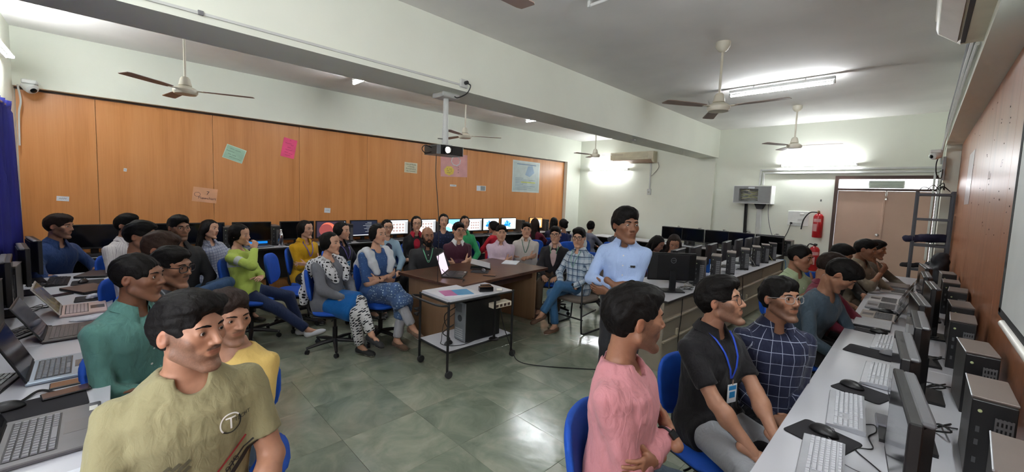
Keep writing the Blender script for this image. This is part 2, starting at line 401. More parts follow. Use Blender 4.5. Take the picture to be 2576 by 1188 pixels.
tube_light('lit tube light on the far wall above the double door', (-1.51, YF-.05, 2.575), (1, 0, 0), (0, -1, 0))
tube_light('lit tube light high on the near wall above the curtain', (-5.99, YB+.05, 2.955), (1, 0, 0), (0, 1, 0))
tube_light('lit tube light under the beam above the projection screen', (XDP-.055, 2.30, 2.735), (0, 1, 0), (-1, 0, 0))
tube_light('lit tube light high on the near wall behind the photographer', (-2.4, YB+.05, 2.955), (1, 0, 0), (0, 1, 0))

# ------------------------------------------------------------------ ceiling fans
FANW = M('fan_cream', (214, 208, 190), .4); FANB = M('fan_blade', (148, 128, 118), .45)
def fan(label, x, y, ang, z=2.76):
    t = thing('ceiling_fan', label, 'fan', (x, y, ZC), ang, 'ceiling fans')
    h = z-ZC
    MB().lathe([(.0, 0), (.07, 0), (.07, -.045), (.045, -.085), (.02, -.10)], n=20).obj('canopy', FANW, t, True)
    MB().tube([(0, 0, -.09), (0, 0, h+.12)], .0125, 10).obj('rod', FANW, t, True)
    MB().lathe([(.03, h+.14), (.045, h+.12), (.06, h+.05), (.045, h+.045), (.095, h+.02), (.112, h+.0), (.112, h-.026), (.098, h-.046), (.0, h-.052)], n=28).obj('motor', FANW, t, True)
    for k in range(3):
        R = Matrix.Rotation(2*pi*k/3, 4, 'Z')
        MB().box((.10, -.018, h-.005), (.19, .018, h+.003), .002, mat=R).obj('blade_bracket', FANW, t)
        b = MB(); P = [(.17, -.038), (.3, -.055), (.62, -.066), (.64, -.05), (.64, .05), (.61, .06), (.3, .055), (.17, .04)]
        b.prism(P, -.0025, .0025, mat=R @ Matrix.Translation((0, 0, h)) @ Matrix.Rotation(radians(5), 4, 'X')); b.obj('blade', FANB, t)
fan('cream ceiling fan nearest the blue curtain, above the orange wall', -5.75, .57, radians(-51))
fan('cream ceiling fan behind the projector pole', -5.72, 4.40, radians(-64))
fan('cream ceiling fan in front of the split air conditioner', -5.45, 8.02, radians(-99))
fan('cream ceiling fan in the middle of the right bay', -1.585, 4.55, radians(-121))
fan('cream ceiling fan nearest the double door', -1.585, 8.15, radians(-118))
fan('ceiling fan showing only one blade tip at the top edge', -1.585, .96, radians(88))
# ================================================================== people: smooth bodies grown from distance fields
class Field:
    def __init__(s, lo, hi, h):
        s.lo = np.array(lo, float); s.h = h
        s.n = np.maximum(np.ceil((np.array(hi)-s.lo)/h).astype(int)+1, 4)
        s.v = np.full(s.n, .12, np.float32)
    def sub(s, lo, hi):
        a = np.clip(np.floor((np.array(lo)-s.lo)/s.h).astype(int), 0, s.n); b = np.clip(np.ceil((np.array(hi)-s.lo)/s.h).astype(int)+1, 0, s.n)
        if np.any(b <= a): return None
        sl = tuple(slice(i, j) for i, j in zip(a, b))
        ax = [s.lo[i]+s.h*np.arange(a[i], b[i], dtype=np.float32) for i in range(3)]
        return sl, ax[0][:, None, None], ax[1][None, :, None], ax[2][None, None, :]
    def put(s, f, lo, hi, k, mode='u'):
        g = s.sub(lo, hi)
        if g is None: return
        sl, X, Y, Z = g; d = f(X, Y, Z).astype(np.float32); a = s.v[sl]
        if mode == 'u':
            if k > 0:
                q = np.maximum(k-np.abs(a-d), 0)/k; s.v[sl] = np.minimum(a, d)-q*q*k*.25
            else: s.v[sl] = np.minimum(a, d)
        else:
            d = -d
            if k > 0:
                q = np.maximum(k-np.abs(a-d), 0)/k; s.v[sl] = np.maximum(a, d)+q*q*k*.25
            else: s.v[sl] = np.maximum(a, d)
    def cone(s, a, b, ra, rb, k=.02, mode='u', grow=0.):
        a = np.array(a, float); b = np.array(b, float); ra += grow; rb += grow
        R = max(ra, rb)+.05+k; d = b-a; dd = max(float(d @ d), 1e-9)
        def f(X, Y, Z):
            px, py, pz = X-a[0], Y-a[1], Z-a[2]
            t = np.clip((px*d[0]+py*d[1]+pz*d[2])/dd, 0, 1)
            return np.sqrt((px-t*d[0])**2+(py-t*d[1])**2+(pz-t*d[2])**2)-(ra+(rb-ra)*t)
        s.put(f, np.minimum(a, b)-R, np.maximum(a, b)+R, k, mode)
    def ell(s, c, r, k=.02, mode='u', M3=None, grow=0.):
        c = np.array(c, float); r = np.array(r, float)+grow; R = r.max()+.05+k
        def f(X, Y, Z):
            px, py, pz = X-c[0], Y-c[1], Z-c[2]
            if M3 is not None:
                px, py, pz = (M3[0][0]*px+M3[1][0]*py+M3[2][0]*pz, M3[0][1]*px+M3[1][1]*py+M3[2][1]*pz, M3[0][2]*px+M3[1][2]*py+M3[2][2]*pz)
            k0 = np.sqrt((px/r[0])**2+(py/r[1])**2+(pz/r[2])**2); k1 = np.sqrt((px/r[0]**2)**2+(py/r[1]**2)**2+(pz/r[2]**2)**2)
            return k0*(k0-1)/np.maximum(k1, 1e-6)
        s.put(f, c-R, c+R, k, mode)
    def loft(s, o, U, V, W, tab, k=.03, grow=0., p=2.35):
        """elliptic loft along W from origin o; tab rows (w, half-width, half-depth, forward shift)"""
        o, U, V, W = (np.array(q, float) for q in (o, U, V, W)); T = np.array(tab, float)
        w0, w1 = T[0, 0], T[-1, 0]; R = T[:, 1].max()+abs(grow)+.06+k
        pts = np.array([o+W*w0, o+W*w1])
        def f(X, Y, Z):
            px, py, pz = X-o[0], Y-o[1], Z-o[2]
            u = px*U[0]+py*U[1]+pz*U[2]; v = px*V[0]+py*V[1]+pz*V[2]; w_ = px*W[0]+py*W[1]+pz*W[2]
            a = np.interp(w_, T[:, 0], T[:, 1])+grow; b = np.interp(w_, T[:, 0], T[:, 2])+grow; sh = np.interp(w_, T[:, 0], T[:, 3])
            q = (np.abs(u/a)**p+np.abs((v-sh)/b)**p)**(1/p)
            d = (q-1)*np.minimum(a, b)*.92
            e = np.maximum(w0-grow-w_, w_-w1-grow)
            return np.maximum(d, e)
        s.put(f, pts.min(0)-R, pts.max(0)+R, k)
    def cutplane(s, c, n, k=.0, lo=None, hi=None):
        """remove everything on the +n side of the plane through c (inside an optional box)"""
        c = np.array(c, float); n = np.array(n, float); n /= np.linalg.norm(n)
        if lo is None: lo, hi = s.lo, s.lo+s.h*s.n
        s.put(lambda X, Y, Z: -((X-c[0])*n[0]+(Y-c[1])*n[1]+(Z-c[2])*n[2]), lo, hi, k, 's')
    def noise(s, amp, freq, seed=0, st=(1, 1, 1)):
        rs = np.random.RandomState(seed); X = s.lo[0]+s.h*np.arange(s.n[0], dtype=np.float32); Y = s.lo[1]+s.h*np.arange(s.n[1], dtype=np.float32); Z = s.lo[2]+s.h*np.arange(s.n[2], dtype=np.float32)
        m = np.abs(s.v) < .03
        ii = np.nonzero(m); x, y, z = X[ii[0]]*st[0], Y[ii[1]]*st[1], Z[ii[2]]*st[2]; t = 0
        for i in range(3):
            k = rs.normal(size=(2, 3)); k /= np.linalg.norm(k, axis=1)[:, None]; k *= freq*(1.5**i)
            ph = rs.uniform(0, 6.3, 2)
            t = t+np.sin(k[0, 0]*x+k[0, 1]*y+k[0, 2]*z+ph[0]+1.3*np.sin(k[1, 0]*x+k[1, 1]*y+k[1, 2]*z+ph[1]))/(1.3**i)
        s.v[ii] += (amp*t/2).astype(np.float32)
    def surface(s):
        v = s.v; sg = v < 0; n = s.n
        c = np.zeros(n-1, np.int8)
        for dx in (0, 1):
            for dy in (0, 1):
                for dz in (0, 1): c += sg[dx:n[0]-1+dx, dy:n[1]-1+dy, dz:n[2]-1+dz]
        act = (c > 0) & (c < 8); cells = np.argwhere(act)
        if len(cells) == 0: return np.zeros((0, 3)), np.zeros((0, 4), int)
        vid = np.full(n-1, -1, np.int32); vid[act] = np.arange(len(cells))
        acc = np.zeros((len(cells), 3), np.float32); cnt = np.zeros(len(cells), np.float32)
        corner = [(i, j, k) for i in (0, 1) for j in (0, 1) for k in (0, 1)]
        cv = {q: v[cells[:, 0]+q[0], cells[:, 1]+q[1], cells[:, 2]+q[2]] for q in corner}
        for q in corner:
            for ax in range(3):
                if q[ax]: continue
                r = list(q); r[ax] = 1; r = tuple(r); a, b = cv[q], cv[r]; m = (a < 0) != (b < 0)
                t = np.where(m, a/np.where(m, a-b, 1), 0); p = np.array(q, np.float32)[None].repeat(len(cells), 0); p[:, ax] = t
                acc += np.where(m[:, None], p, 0); cnt += m
        V = s.lo+s.h*(cells+acc/cnt[:, None]); Q = []
        for ax in range(3):
            a, b = [i for i in range(3) if i != ax]
            s0 = [slice(None)]*3; s1 = [slice(None)]*3; s0[ax] = slice(0, -1); s1[ax] = slice(1, None)
            e = sg[tuple(s0)] != sg[tuple(s1)]; ij = np.argwhere(e)
            ok = (ij[:, a] > 0) & (ij[:, b] > 0) & (ij[:, a] < n[a]-1) & (ij[:, b] < n[b]-1); ij = ij[ok]
            inside0 = sg[tuple(s0)][tuple(ij.T)]
            def g(da, db):
                q = ij.copy(); q[:, a] += da; q[:, b] += db; return vid[tuple(q.T)]
            quad = np.stack([g(-1, -1), g(0, -1), g(0, 0), g(-1, 0)], 1)
            flip = inside0 if ax != 1 else ~inside0
            quad = np.where(flip[:, None], quad, quad[:, ::-1]); Q.append(quad)
        Q = np.concatenate(Q); Q = Q[(Q >= 0).all(1)]
        return V, Q
def np_mesh(name, V, Q, mats, col=None, uv=None, pm=None):
    me = bpy.data.meshes.new(name)
    me.vertices.add(len(V)); me.vertices.foreach_set('co', np.ascontiguousarray(V, np.float32).ravel())
    me.loops.add(len(Q)*4); me.loops.foreach_set('vertex_index', np.ascontiguousarray(Q, np.int32).ravel())
    me.polygons.add(len(Q)); me.polygons.foreach_set('loop_start', np.arange(0, len(Q)*4, 4, dtype=np.int32))
    if pm is not None: me.polygons.foreach_set('material_index', np.ascontiguousarray(pm, np.int32))
    me.polygons.foreach_set('use_smooth', np.ones(len(Q), bool))
    for m in mats: me.materials.append(m)
    if col is not None:
        a = me.attributes.new('Col', 'FLOAT_COLOR', 'POINT'); c4 = np.ones((len(V), 4), np.float32); c4[:, :3] = col; a.data.foreach_set('color', c4.ravel())
    if uv is not None:
        a = me.attributes.new('cuv', 'FLOAT_VECTOR', 'POINT'); a.data.foreach_set('vector', np.ascontiguousarray(uv, np.float32).ravel())
    me.update(calc_edges=True); me.validate(); return me

# ---- skin, hair and cloth materials
def mat_skin():
    m = bpy.data.materials.new('skin'); nt, b = nodes_of(m); L = nt.links
    a = nt.nodes.new('ShaderNodeAttribute'); a.attribute_name = 'Col'
    tc = nt.nodes.new('ShaderNodeTexCoord'); n = nt.nodes.new('ShaderNodeTexNoise'); n.inputs['Scale'].default_value = 45; L.new(tc.outputs['Object'], n.inputs['Vector'])
    mx = nt.nodes.new('ShaderNodeMix'); mx.data_type = 'RGBA'; mx.blend_type = 'MULTIPLY'; mx.inputs[0].default_value = .25
    L.new(a.outputs['Color'], mx.inputs[6]); L.new(n.outputs['Fac'], mx.inputs[7]); L.new(mx.outputs[2], b.inputs['Base Color'])
    b.inputs['Roughness'].default_value = .5; b.inputs['Specular IOR Level'].default_value = .4
    return m
SKIN = mat_skin()
def mat_hair(name, col):
    if name in MATS: return MATS[name]
    m = bpy.data.materials.new(name); nt, b = nodes_of(m); L = nt.links
    tc = nt.nodes.new('ShaderNodeTexCoord'); mp = nt.nodes.new('ShaderNodeMapping'); mp.inputs['Scale'].default_value = (130, 60, 60); L.new(tc.outputs['Object'], mp.inputs[0])
    n = nt.nodes.new('ShaderNodeTexNoise'); n.inputs['Scale'].default_value = 1.; n.inputs['Detail'].default_value = 4; n.inputs['Distortion'].default_value = .6; L.new(mp.outputs[0], n.inputs['Vector'])
    c = lin(col); r = nt.nodes.new('ShaderNodeValToRGB'); r.color_ramp.elements[0].color = tuple(v*.55 for v in c)+(1,); r.color_ramp.elements[1].color = tuple(v*1.6 for v in c)+(1,)
    L.new(n.outputs['Fac'], r.inputs[0]); L.new(r.outputs[0], b.inputs['Base Color'])
    bp = nt.nodes.new('ShaderNodeBump'); bp.inputs['Strength'].default_value = .55; bp.inputs['Distance'].default_value = .006; L.new(n.outputs['Fac'], bp.inputs['Height']); L.new(bp.outputs[0], b.inputs['Normal'])
    b.inputs['Roughness'].default_value = .58; b.inputs['Specular IOR Level'].default_value = .12
    MATS[name] = m; return m
def cloth(name, col, kind='plain', c2=None, c3=None, sx=.05, sz=.05, w1=.1, rough=.8, fold=.5):
    """woven cloth; kind plain, check, stripe_v, stripe_h, print, dots; pattern runs on body coordinates"""
    if name in MATS: return MATS[name]
    m = bpy.data.materials.new(name); nt, b = nodes_of(m); L = nt.links
    a = nt.nodes.new('ShaderNodeAttribute'); a.attribute_name = 'cuv'; sp = nt.nodes.new('ShaderNodeSeparateXYZ'); L.new(a.outputs['Vector'], sp.inputs[0])
    u, v = sp.outputs[0], sp.outputs[1]; base = lin(col)+(1,)
    def bars(q, period, width, off=0.):
        t = math_node(nt, 'FRACT', math_node(nt, 'ADD', math_node(nt, 'DIVIDE', q, period), off)); return math_node(nt, 'LESS_THAN', t, width)
    out = base
    if kind == 'check':
        f1 = bars(u, sx, w1); f2 = bars(v, sz, w1); c_2 = lin(c2)
        if c3 is not None:
            half = mix_node(nt, math_node(nt, 'MULTIPLY', math_node(nt, 'ADD', bars(u, sx, .5, .3), bars(v, sz, .5, .3)), .38, True), base, lin(c3))
            base = half
        out = mix_node(nt, math_node(nt, 'MULTIPLY', math_node(nt, 'MAXIMUM', f1, f2), .8), base, c_2)
    elif kind == 'stripe_v': out = mix_node(nt, math_node(nt, 'MULTIPLY', bars(u, sx, w1), .8), base, lin(c2))
    elif kind == 'stripe_h': out = mix_node(nt, bars(v, sz, w1), base, lin(c2))
    elif kind in ('print', 'dots'):
        vo = nt.nodes.new('ShaderNodeTexVoronoi'); vo.feature = 'F1' if kind == 'dots' else 'DISTANCE_TO_EDGE'; vo.inputs['Scale'].default_value = 1/sx
        vo.inputs['Randomness'].default_value = .15 if kind == 'print' else .35
        L.new(a.outputs['Vector'], vo.inputs['Vector'])
        out = mix_node(nt, math_node(nt, 'LESS_THAN', vo.outputs['Distance'], w1), base, lin(c2))
    elif kind == 'band':   # one broad band of another colour across the chest, sx..sz along the body
        out = mix_node(nt, math_node(nt, 'MULTIPLY', math_node(nt, 'GREATER_THAN', v, sx), math_node(nt, 'LESS_THAN', v, sz)), base, lin(c2))
    tc = nt.nodes.new('ShaderNodeTexCoord')
    n = nt.nodes.new('ShaderNodeTexNoise'); n.inputs['Scale'].default_value = 5; n.inputs['Detail'].default_value = 2; n.inputs['Distortion'].default_value = .8
    mp = nt.nodes.new('ShaderNodeMapping'); mp.inputs['Scale'].default_value = (1.6, 1.6, .8); mp.inputs['Rotation'].default_value = (.3, .5, .2); L.new(tc.outputs['Object'], mp.inputs[0]); L.new(mp.outputs[0], n.inputs['Vector'])
    n2 = nt.nodes.new('ShaderNodeTexNoise'); n2.inputs['Scale'].default_value = 420; L.new(tc.outputs['Object'], n2.inputs['Vector'])
    n3 = nt.nodes.new('ShaderNodeTexNoise'); n3.inputs['Scale'].default_value = 17; n3.inputs['Detail'].default_value = 2; n3.inputs['Distortion'].default_value = 1.5; L.new(mp.outputs[0], n3.inputs['Vector'])
    h = math_node(nt, 'ADD', math_node(nt, 'ADD', n.outputs['Fac'], math_node(nt, 'MULTIPLY', n3.outputs['Fac'], .22)), math_node(nt, 'MULTIPLY', n2.outputs['Fac'], .015))
    bp = nt.nodes.new('ShaderNodeBump'); bp.inputs['Strength'].default_value = fold; bp.inputs['Distance'].default_value = .035; L.new(h, bp.inputs['Height']); L.new(bp.outputs[0], b.inputs['Normal'])
    mx = nt.nodes.new('ShaderNodeMix'); mx.data_type = 'RGBA'; mx.blend_type = 'MULTIPLY'; mx.inputs[0].default_value = .16
    if isinstance(out, tuple): mx.inputs[6].default_value = out
    else: L.new(out, mx.inputs[6])
    L.new(n2.outputs['Fac'], mx.inputs[7]); L.new(mx.outputs[2], b.inputs['Base Color'])
    b.inputs['Roughness'].default_value = rough; b.inputs['Specular IOR Level'].default_value = .2
    b.inputs['Sheen Weight'].default_value = .1
    MATS[name] = m; return m
def mat_eye():
    m = bpy.data.materials.new('eye'); nt, b = nodes_of(m); L = nt.links
    tc = nt.nodes.new('ShaderNodeTexCoord'); sp = nt.nodes.new('ShaderNodeSeparateXYZ'); L.new(tc.outputs['Object'], sp.inputs[0])
    d = math_node(nt, 'SQRT', math_node(nt, 'ADD', math_node(nt, 'POWER', sp.outputs[0], 2.), math_node(nt, 'POWER', sp.outputs[2], 2.)))
    r = nt.nodes.new('ShaderNodeValToRGB'); e = r.color_ramp.elements; r.color_ramp.interpolation = 'CONSTANT'
    e[0].position = 0; e[0].color = (.003, .003, .003, 1); e[1].position = .0058*50; e[1].color = (.46, .43, .40, 1); k = e.new(.0030*50); k.color = (.03, .014, .008, 1)
    L.new(math_node(nt, 'MULTIPLY', d, 50.), r.inputs[0]); L.new(r.outputs[0], b.inputs['Base Color']); b.inputs['Roughness'].default_value = .15
    return m
EYE = mat_eye()
_eb = MB().lathe([(.0001, -.0122), (.006, -.0106), (.0106, -.006), (.0122, 0), (.0106, .006), (.006, .0106), (.0001, .0122)], n=14, mat=Matrix.Rotation(pi/2, 4, 'X')); EYEME = _eb.mesh('eye', EYE); EYEME.shade_smooth()

def rot3(yaw, pitch, roll):
    """head frame: columns right, forward, up; yaw + turns to the person's left, pitch + looks up"""
    return np.array(Matrix.Rotation(yaw, 3, 'Z') @ Matrix.Rotation(pitch, 3, 'X') @ Matrix.Rotation(roll, 3, 'Y'))
def unit(v): v = np.array(v, float); return v/max(np.linalg.norm(v), 1e-9)
def ik(a, c, l1, l2, pole):
    a, c = np.array(a, float), np.array(c, float); d = c-a; L = np.linalg.norm(d); n = d/max(L, 1e-6)
    if L > (l1+l2)*.995: c = a+n*(l1+l2)*.995; L = (l1+l2)*.995
    x = (l1*l1-l2*l2+L*L)/(2*L); h = sqrt(max(l1*l1-x*x, 0)); p = np.array(pole, float); p = unit(p-n*(p @ n))
    return a+n*x+p*h, c

SKINS = {'fair': (206, 158, 130), 'mid': (174, 127, 101), 'tan': (154, 109, 84), 'dark': (124, 84, 62), 'deep': (96, 66, 50)}
def build_head(h, sk, hair, beard, female=False, nb=(0, -.046, -.2)):
    """head in its own frame (x right, y forward, z up, origin mid-head)"""
    n0 = np.array((0, -.030, -.05)); n1 = n0+unit(np.array(nb)-n0)*.105
    F = Field(np.minimum((-.105, -.125, -.135), n1-.065), np.maximum((.105, .135, .135), n1+.065), h)
    w_ = .94 if female else 1.
    F.ell((0, -.014, .028), (.074, .095, .086), .02)
    F.ell((0, .022, -.026), (.061*w_, .066, .082), .03)
    for s in (-1, 1):
        F.cone((s*(.052 if not female else .044), .0, -.056), (s*(.018 if not female else .010), .066, -.107 if not female else -.103), .019, .0165 if not female else .014, .02)
        F.ell((s*.043*w_, .056, -.018), (.020, .018, .018), .022)
    if not female: F.cone((-.030, .074, .026), (.030, .074, .026), .012, .012, .02)
    else: F.ell((0, .040, .040), (.058, .044, .05), .02)
    F.ell((0, .079, -.109), (.019, .015, .014), .016)
    F.ell((0, .066, -.058), (.030, .020, .026), .02)
    for s in (-1, 1): F.ell((s*.032, .098, .005), (.018, .020, .0135), .012, 's')
    F.cone((0, .083, .014), (0, .1035, -.026), .0062, .0098, .012)
    F.ell((0, .100, -.0275), (.0105, .0095, .0085), .006)
    for s in (-1, 1):
        F.ell((s*.0125, .0905, -.030), (.0075, .010, .0072), .006)
        F.ell((s*.0315, .0715, .005), (.0150, .0138, .0142), .004)          # eyelids
        F.ell((s*.0315, .0905, .0042), (.0128, .014, .0052), .002, 's')      # eye opening
    F.cone((-.017, .0815, -.0545), (.017, .0815, -.0545), .0050, .0050, .006); F.ell((0, .0865, -.0525), (.010, .0055, .0045), .006)
    F.cone((-.014, .0815, -.0645), (.014, .0815, -.0645), .0060, .0060, .006)
    F.cone((-.022, .0905, -.0592), (.022, .0905, -.0592), .0022, .0022, .003, 's')
    for s in (-1, 1):
        M3 = np.array(Matrix.Rotation(s*.35, 3, 'Z') @ Matrix.Rotation(-.18, 3, 'X'))
        F.ell((s*.0765, -.010, -.004), (.0068, .0165, .0275), .007, M3=M3)
        F.ell((s*.0835, -.005, .000), (.0060, .0095, .016), .003, 's', M3=M3)
    F.cone(n0, n1, .046*(.86 if female else 1), .050*(.86 if female else 1), .016)
    V, Q = F.surface()
    c0 = np.array(lin(SKINS[sk] if isinstance(sk, str) else sk)); C = np.repeat(c0[None], len(V), 0)
    x, y, z = V.T; ax = np.abs(x)
    def blend(mask, c, a):
        m = np.clip(mask, 0, 1)[:, None]*a; C[:] = C*(1-m)+np.array(c)[None]*m
    # lips, cheeks, ears, under the eyes
    blend((.0225-np.hypot(ax*.9, (z+.0585)*2.0))/.003*(y > .074), c0*np.array([.72, .52, .52]), .9 if female else .65)
    blend((.030-np.hypot(ax-.044, z+.022))/.025*(y > .03), c0*np.array([1.06, .92, .88]), .6)
    blend((ax-.070)/.008*(z < .04)*(z > -.04), c0*np.array([1.08, .86, .80]), .7)
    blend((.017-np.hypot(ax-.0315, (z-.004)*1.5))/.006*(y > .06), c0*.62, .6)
    hc = np.array(lin(hair)); rs = np.random.RandomState(3); nz = rs.uniform(.75, 1.1, len(V))
    if beard:
        mo = np.clip((.0072-.10*ax-np.abs(z+.0455+.16*ax))/.003, 0, 1)*np.clip((.027-ax)/.004, 0, 1)*(y > .07)
        if beard >= 1: blend(mo*nz, hc, .8)
        if beard in (.5, 2, 3):
            jaw = np.clip((-.046-z-.0*ax+np.clip(ax-.040, 0, .03)*2.2)/.016, 0, 1)*np.clip((y+.012)/.02, 0, 1)*np.clip((z+.145)/.02, 0, 1)
            keep = 1-np.clip((.026-np.hypot(ax*.8, (z+.0595)*1.6))/.004, 0, 1)
            side = np.clip((ax-.052)/.006, 0, 1)*np.clip((.03-z)/.015, 0, 1)*(y > .0)*(y < .040)
            blend(np.maximum(jaw*keep, side)*nz, hc, {.5: .32, 2: .55, 3: .93}[beard])
            if beard == .5: blend(mo*nz, hc, .55)
    return V, Q, C
def build_hair(h, style, seed):
    lo, hi = (-.16, -.20, -.46), (.16, .15, .18)
    if style in ('short', 'fringe', 'crop', 'side', 'bald', 'puff'): lo = (-.125, -.155, -.14)
    F = Field(lo, hi, h)
    g = {'short': .0065, 'crop': .0070, 'fringe': .009, 'side': .0065, 'puff': .008, 'bald': .0015}.get(style, .009)
    F.ell((0, -.016, .030), (.0735, .0945, .0855), .0, grow=g)
    if style in ('short', 'fringe', 'side', 'puff'):
        F.ell((0, .012, .080), (.062, .082, .042), .025, grow={'puff': .011, 'fringe': .006}.get(style, .004))
        F.ell((0, -.06, .01), (.066, .050, .070), .03)
    if style == 'side': F.ell((.022, .055, .085), (.046, .036, .024), .02)
    if style == 'puff':
        for i in range(9):
            a = i/8*pi; F.ell((.05*cos(a), .052+.018*sin(a), .082+.012*sin(3*a)), (.018, .03, .018), .012)
    # face opening
    fl = {'short': (.066, .08), 'crop': (.066, .08), 'fringe': (.050, .09), 'side': (.064, .08), 'puff': (.068, .08), 'bald': (-.02, .2)}.get(style, (.066, .085))
    if style == 'bald':
        F.cutplane((0, 0, .012), (0, 0, 1)); F.cutplane((0, -.012, 0), (0, 1, 0))
    else:
        F.ell((0, .12, fl[0]-.082), (.070, .075, .092), .012, 's')
        F.ell((0, .105, -.085), (.12, .088, .10), .008, 's')
        for s in (-1, 1): F.ell((s*.092, .004, -.036), (.034, .046, .060), .006, 's')
    if style in ('short', 'crop', 'fringe', 'side', 'puff'): F.cutplane((0, -.03, -.072), (0, .35, -1), .006)
    if style in ('long', 'pony', 'bun', 'loose', 'tail'):
        for s in (-1, 1): F.ell((s*.060, -.022, -.002), (.028, .056, .062), .02)
        F.ell((0, -.062, -.035), (.064, .050, .055), .02)
        F.ell((0, .09, -.05), (.050, .062, .116), .01, 's')
        for s in (-1, 1): F.ell((s*.028, .10, .024), (.05, .05, .05), .02, 's')
    if style == 'long':
        F.cone((0, -.07, -.03), (0, -.115, -.36), .060, .045, .03)
        for s in (-1, 1): F.cone((s*.070, -.03, -.02), (s*.085, -.045, -.30), .022, .022, .025)
    if style == 'loose':
        F.cone((0, -.06, -.02), (0, -.10, -.34), .075, .06, .03)
        for s in (-1, 1):
            F.cone((s*.074, .0, .0), (s*.098, .025, -.30), .024, .026, .03)
    if style == 'pony':
        F.ell((0, -.115, .02), (.022, .022, .022), .01); F.cone((0, -.125, .0), (.03, -.13, -.30), .026, .012, .02)
    if style == 'tail':
        F.cone((0, -.065, .0), (0, -.075, -.10), .062, .048, .02)
        F.cone((0, -.08, -.05), (.09, -.02, -.34), .032, .018, .02)
    if style == 'bun': F.ell((0, -.105, .045), (.036, .032, .034), .008)
    F.noise(.0030 if style != 'bald' else .0005, 70, seed, (1.4, .7, .8))
    F.noise(.0024 if style != 'bald' else .0004, 150, seed+5, (1.5, .4, .6))
    # keep the shell on the skull only
    return F.surface()
def build_hand(h, wrist, d, nrm, side, curl, thumb=.5, spread=.03, s=1.):
    """hand from the wrist along d, palm faces nrm; side=+1 puts the thumb on side of d x nrm"""
    d = unit(d); nrm = unit(np.array(nrm)-d*(np.array(nrm) @ d)); t = np.cross(d, nrm)*side
    P = lambda a, b, c: np.array(wrist)+s*(d*a+t*b+nrm*c)
    pts = [P(-.05, 0, 0), P(.21, .07, .11), P(.21, -.06, -.06), P(-.05, .09, .09), P(.1, .1, .1), P(.05, -.07, .1)]
    lo = np.min(pts, 0)-.03; hi = np.max(pts, 0)+.03
    F = Field(lo, hi, h)
    F.cone(P(-.06, 0, 0), P(.01, 0, 0), .027*s, .023*s, .0)
    for b, a in ((-.028, .088), (-.009, .092), (.010, .092), (.028, .088)):
        F.cone(P(.012, b*.6, 0), P(a-.006, b, -.002), .0155*s, .0125*s, .012)
    F.ell(P(.035, .026, .012), np.array((.022, .022, .016))*s, .012)
    L = [.066, .076, .071, .054]; B = [.030, .010, -.010, -.029]; A = [.088, .092, .090, .083]
    for i in range(4):
        p = P(A[i], B[i], -.002); ang = curl*.75; sp = spread*(1.2-.8*i); r = .0092*s if i < 3 else .0080*s
        for j, fr in enumerate((.45, .30, .25)):
            ang_ = ang*(1+.75*j) if j else ang
            q = p+s*L[i]*fr*(d*cos(ang_)*cos(sp)+t*sin(sp)*cos(ang_)+nrm*sin(ang_)); F.cone(p, q, r*(1-.06*j), r*(.94-.08*j), .003); p = q
    p = P(.022, .028, .012)
    for j, (fr, aa) in enumerate(((.040, .2), (.034, .55), (.026, .75))):
        dirv = d*cos(.75-thumb*.25*j)+t*sin(.75-thumb*.3*j)+nrm*(.25+thumb*.35*aa*2); q = p+s*fr*unit(dirv); F.cone(p, q, (.0125-.0012*j)*s, (.0115-.0014*j)*s, .006); p = q
    return F.surface()

def torso_tab(female, build, belly):
    b = build
    if female: return [(-.12, .150*b, .115*b, .01), (0, .160*b, .118*b, .005), (.12, .138*b, .104*b, .005+belly), (.22, .126*b, .100*b, .005+belly*.7), (.33, .138*b, .112*b, .018), (.40, .142*b, .104*b, .012), (.45, .128, .084, -.002), (.48, .095, .068, -.008), (.51, .060, .056, -.012), (.56, .047, .047, -.012)]
    return [(-.12, .150*b, .115*b, .01), (0, .158*b, .118*b, .005), (.12, .148*b, .110*b, .005+belly), (.24, .150*b, .112*b, .008+belly*.7), (.34, .164*b, .118*b, .012), (.41, .168*b, .106*b, .006), (.455, .150, .088, -.004), (.485, .110, .072, -.010), (.515, .070, .060, -.014), (.57, .054, .053, -.014)]
def capped(F, a, b, ra, rb, t0, t1, k, grow=0.):
    """flat-ended tapered sleeve between fractions t0..t1 of the bone"""
    a = np.array(a, float); b = np.array(b, float); d = b-a; L = float(np.linalg.norm(d)); n = d/max(L, 1e-6); R = max(ra, rb)+grow+.06+k
    def f(X, Y, Z):
        px, py, pz = X-a[0], Y-a[1], Z-a[2]; w_ = px*n[0]+py*n[1]+pz*n[2]; t = np.clip(w_/L, 0, 1)
        r = np.sqrt(np.maximum(px*px+py*py+pz*pz-w_*w_, 0))-(ra+(rb-ra)*t+grow)
        r2 = np.sqrt((px-t*d[0])**2+(py-t*d[1])**2+(pz-t*d[2])**2)-(ra+(rb-ra)*t+grow)
        r = np.where(w_ < 0, r2, r)
        return np.maximum(r, w_-t1*L)
    F.put(f, np.minimum(a, b)-R, np.maximum(a, b)+R, k)
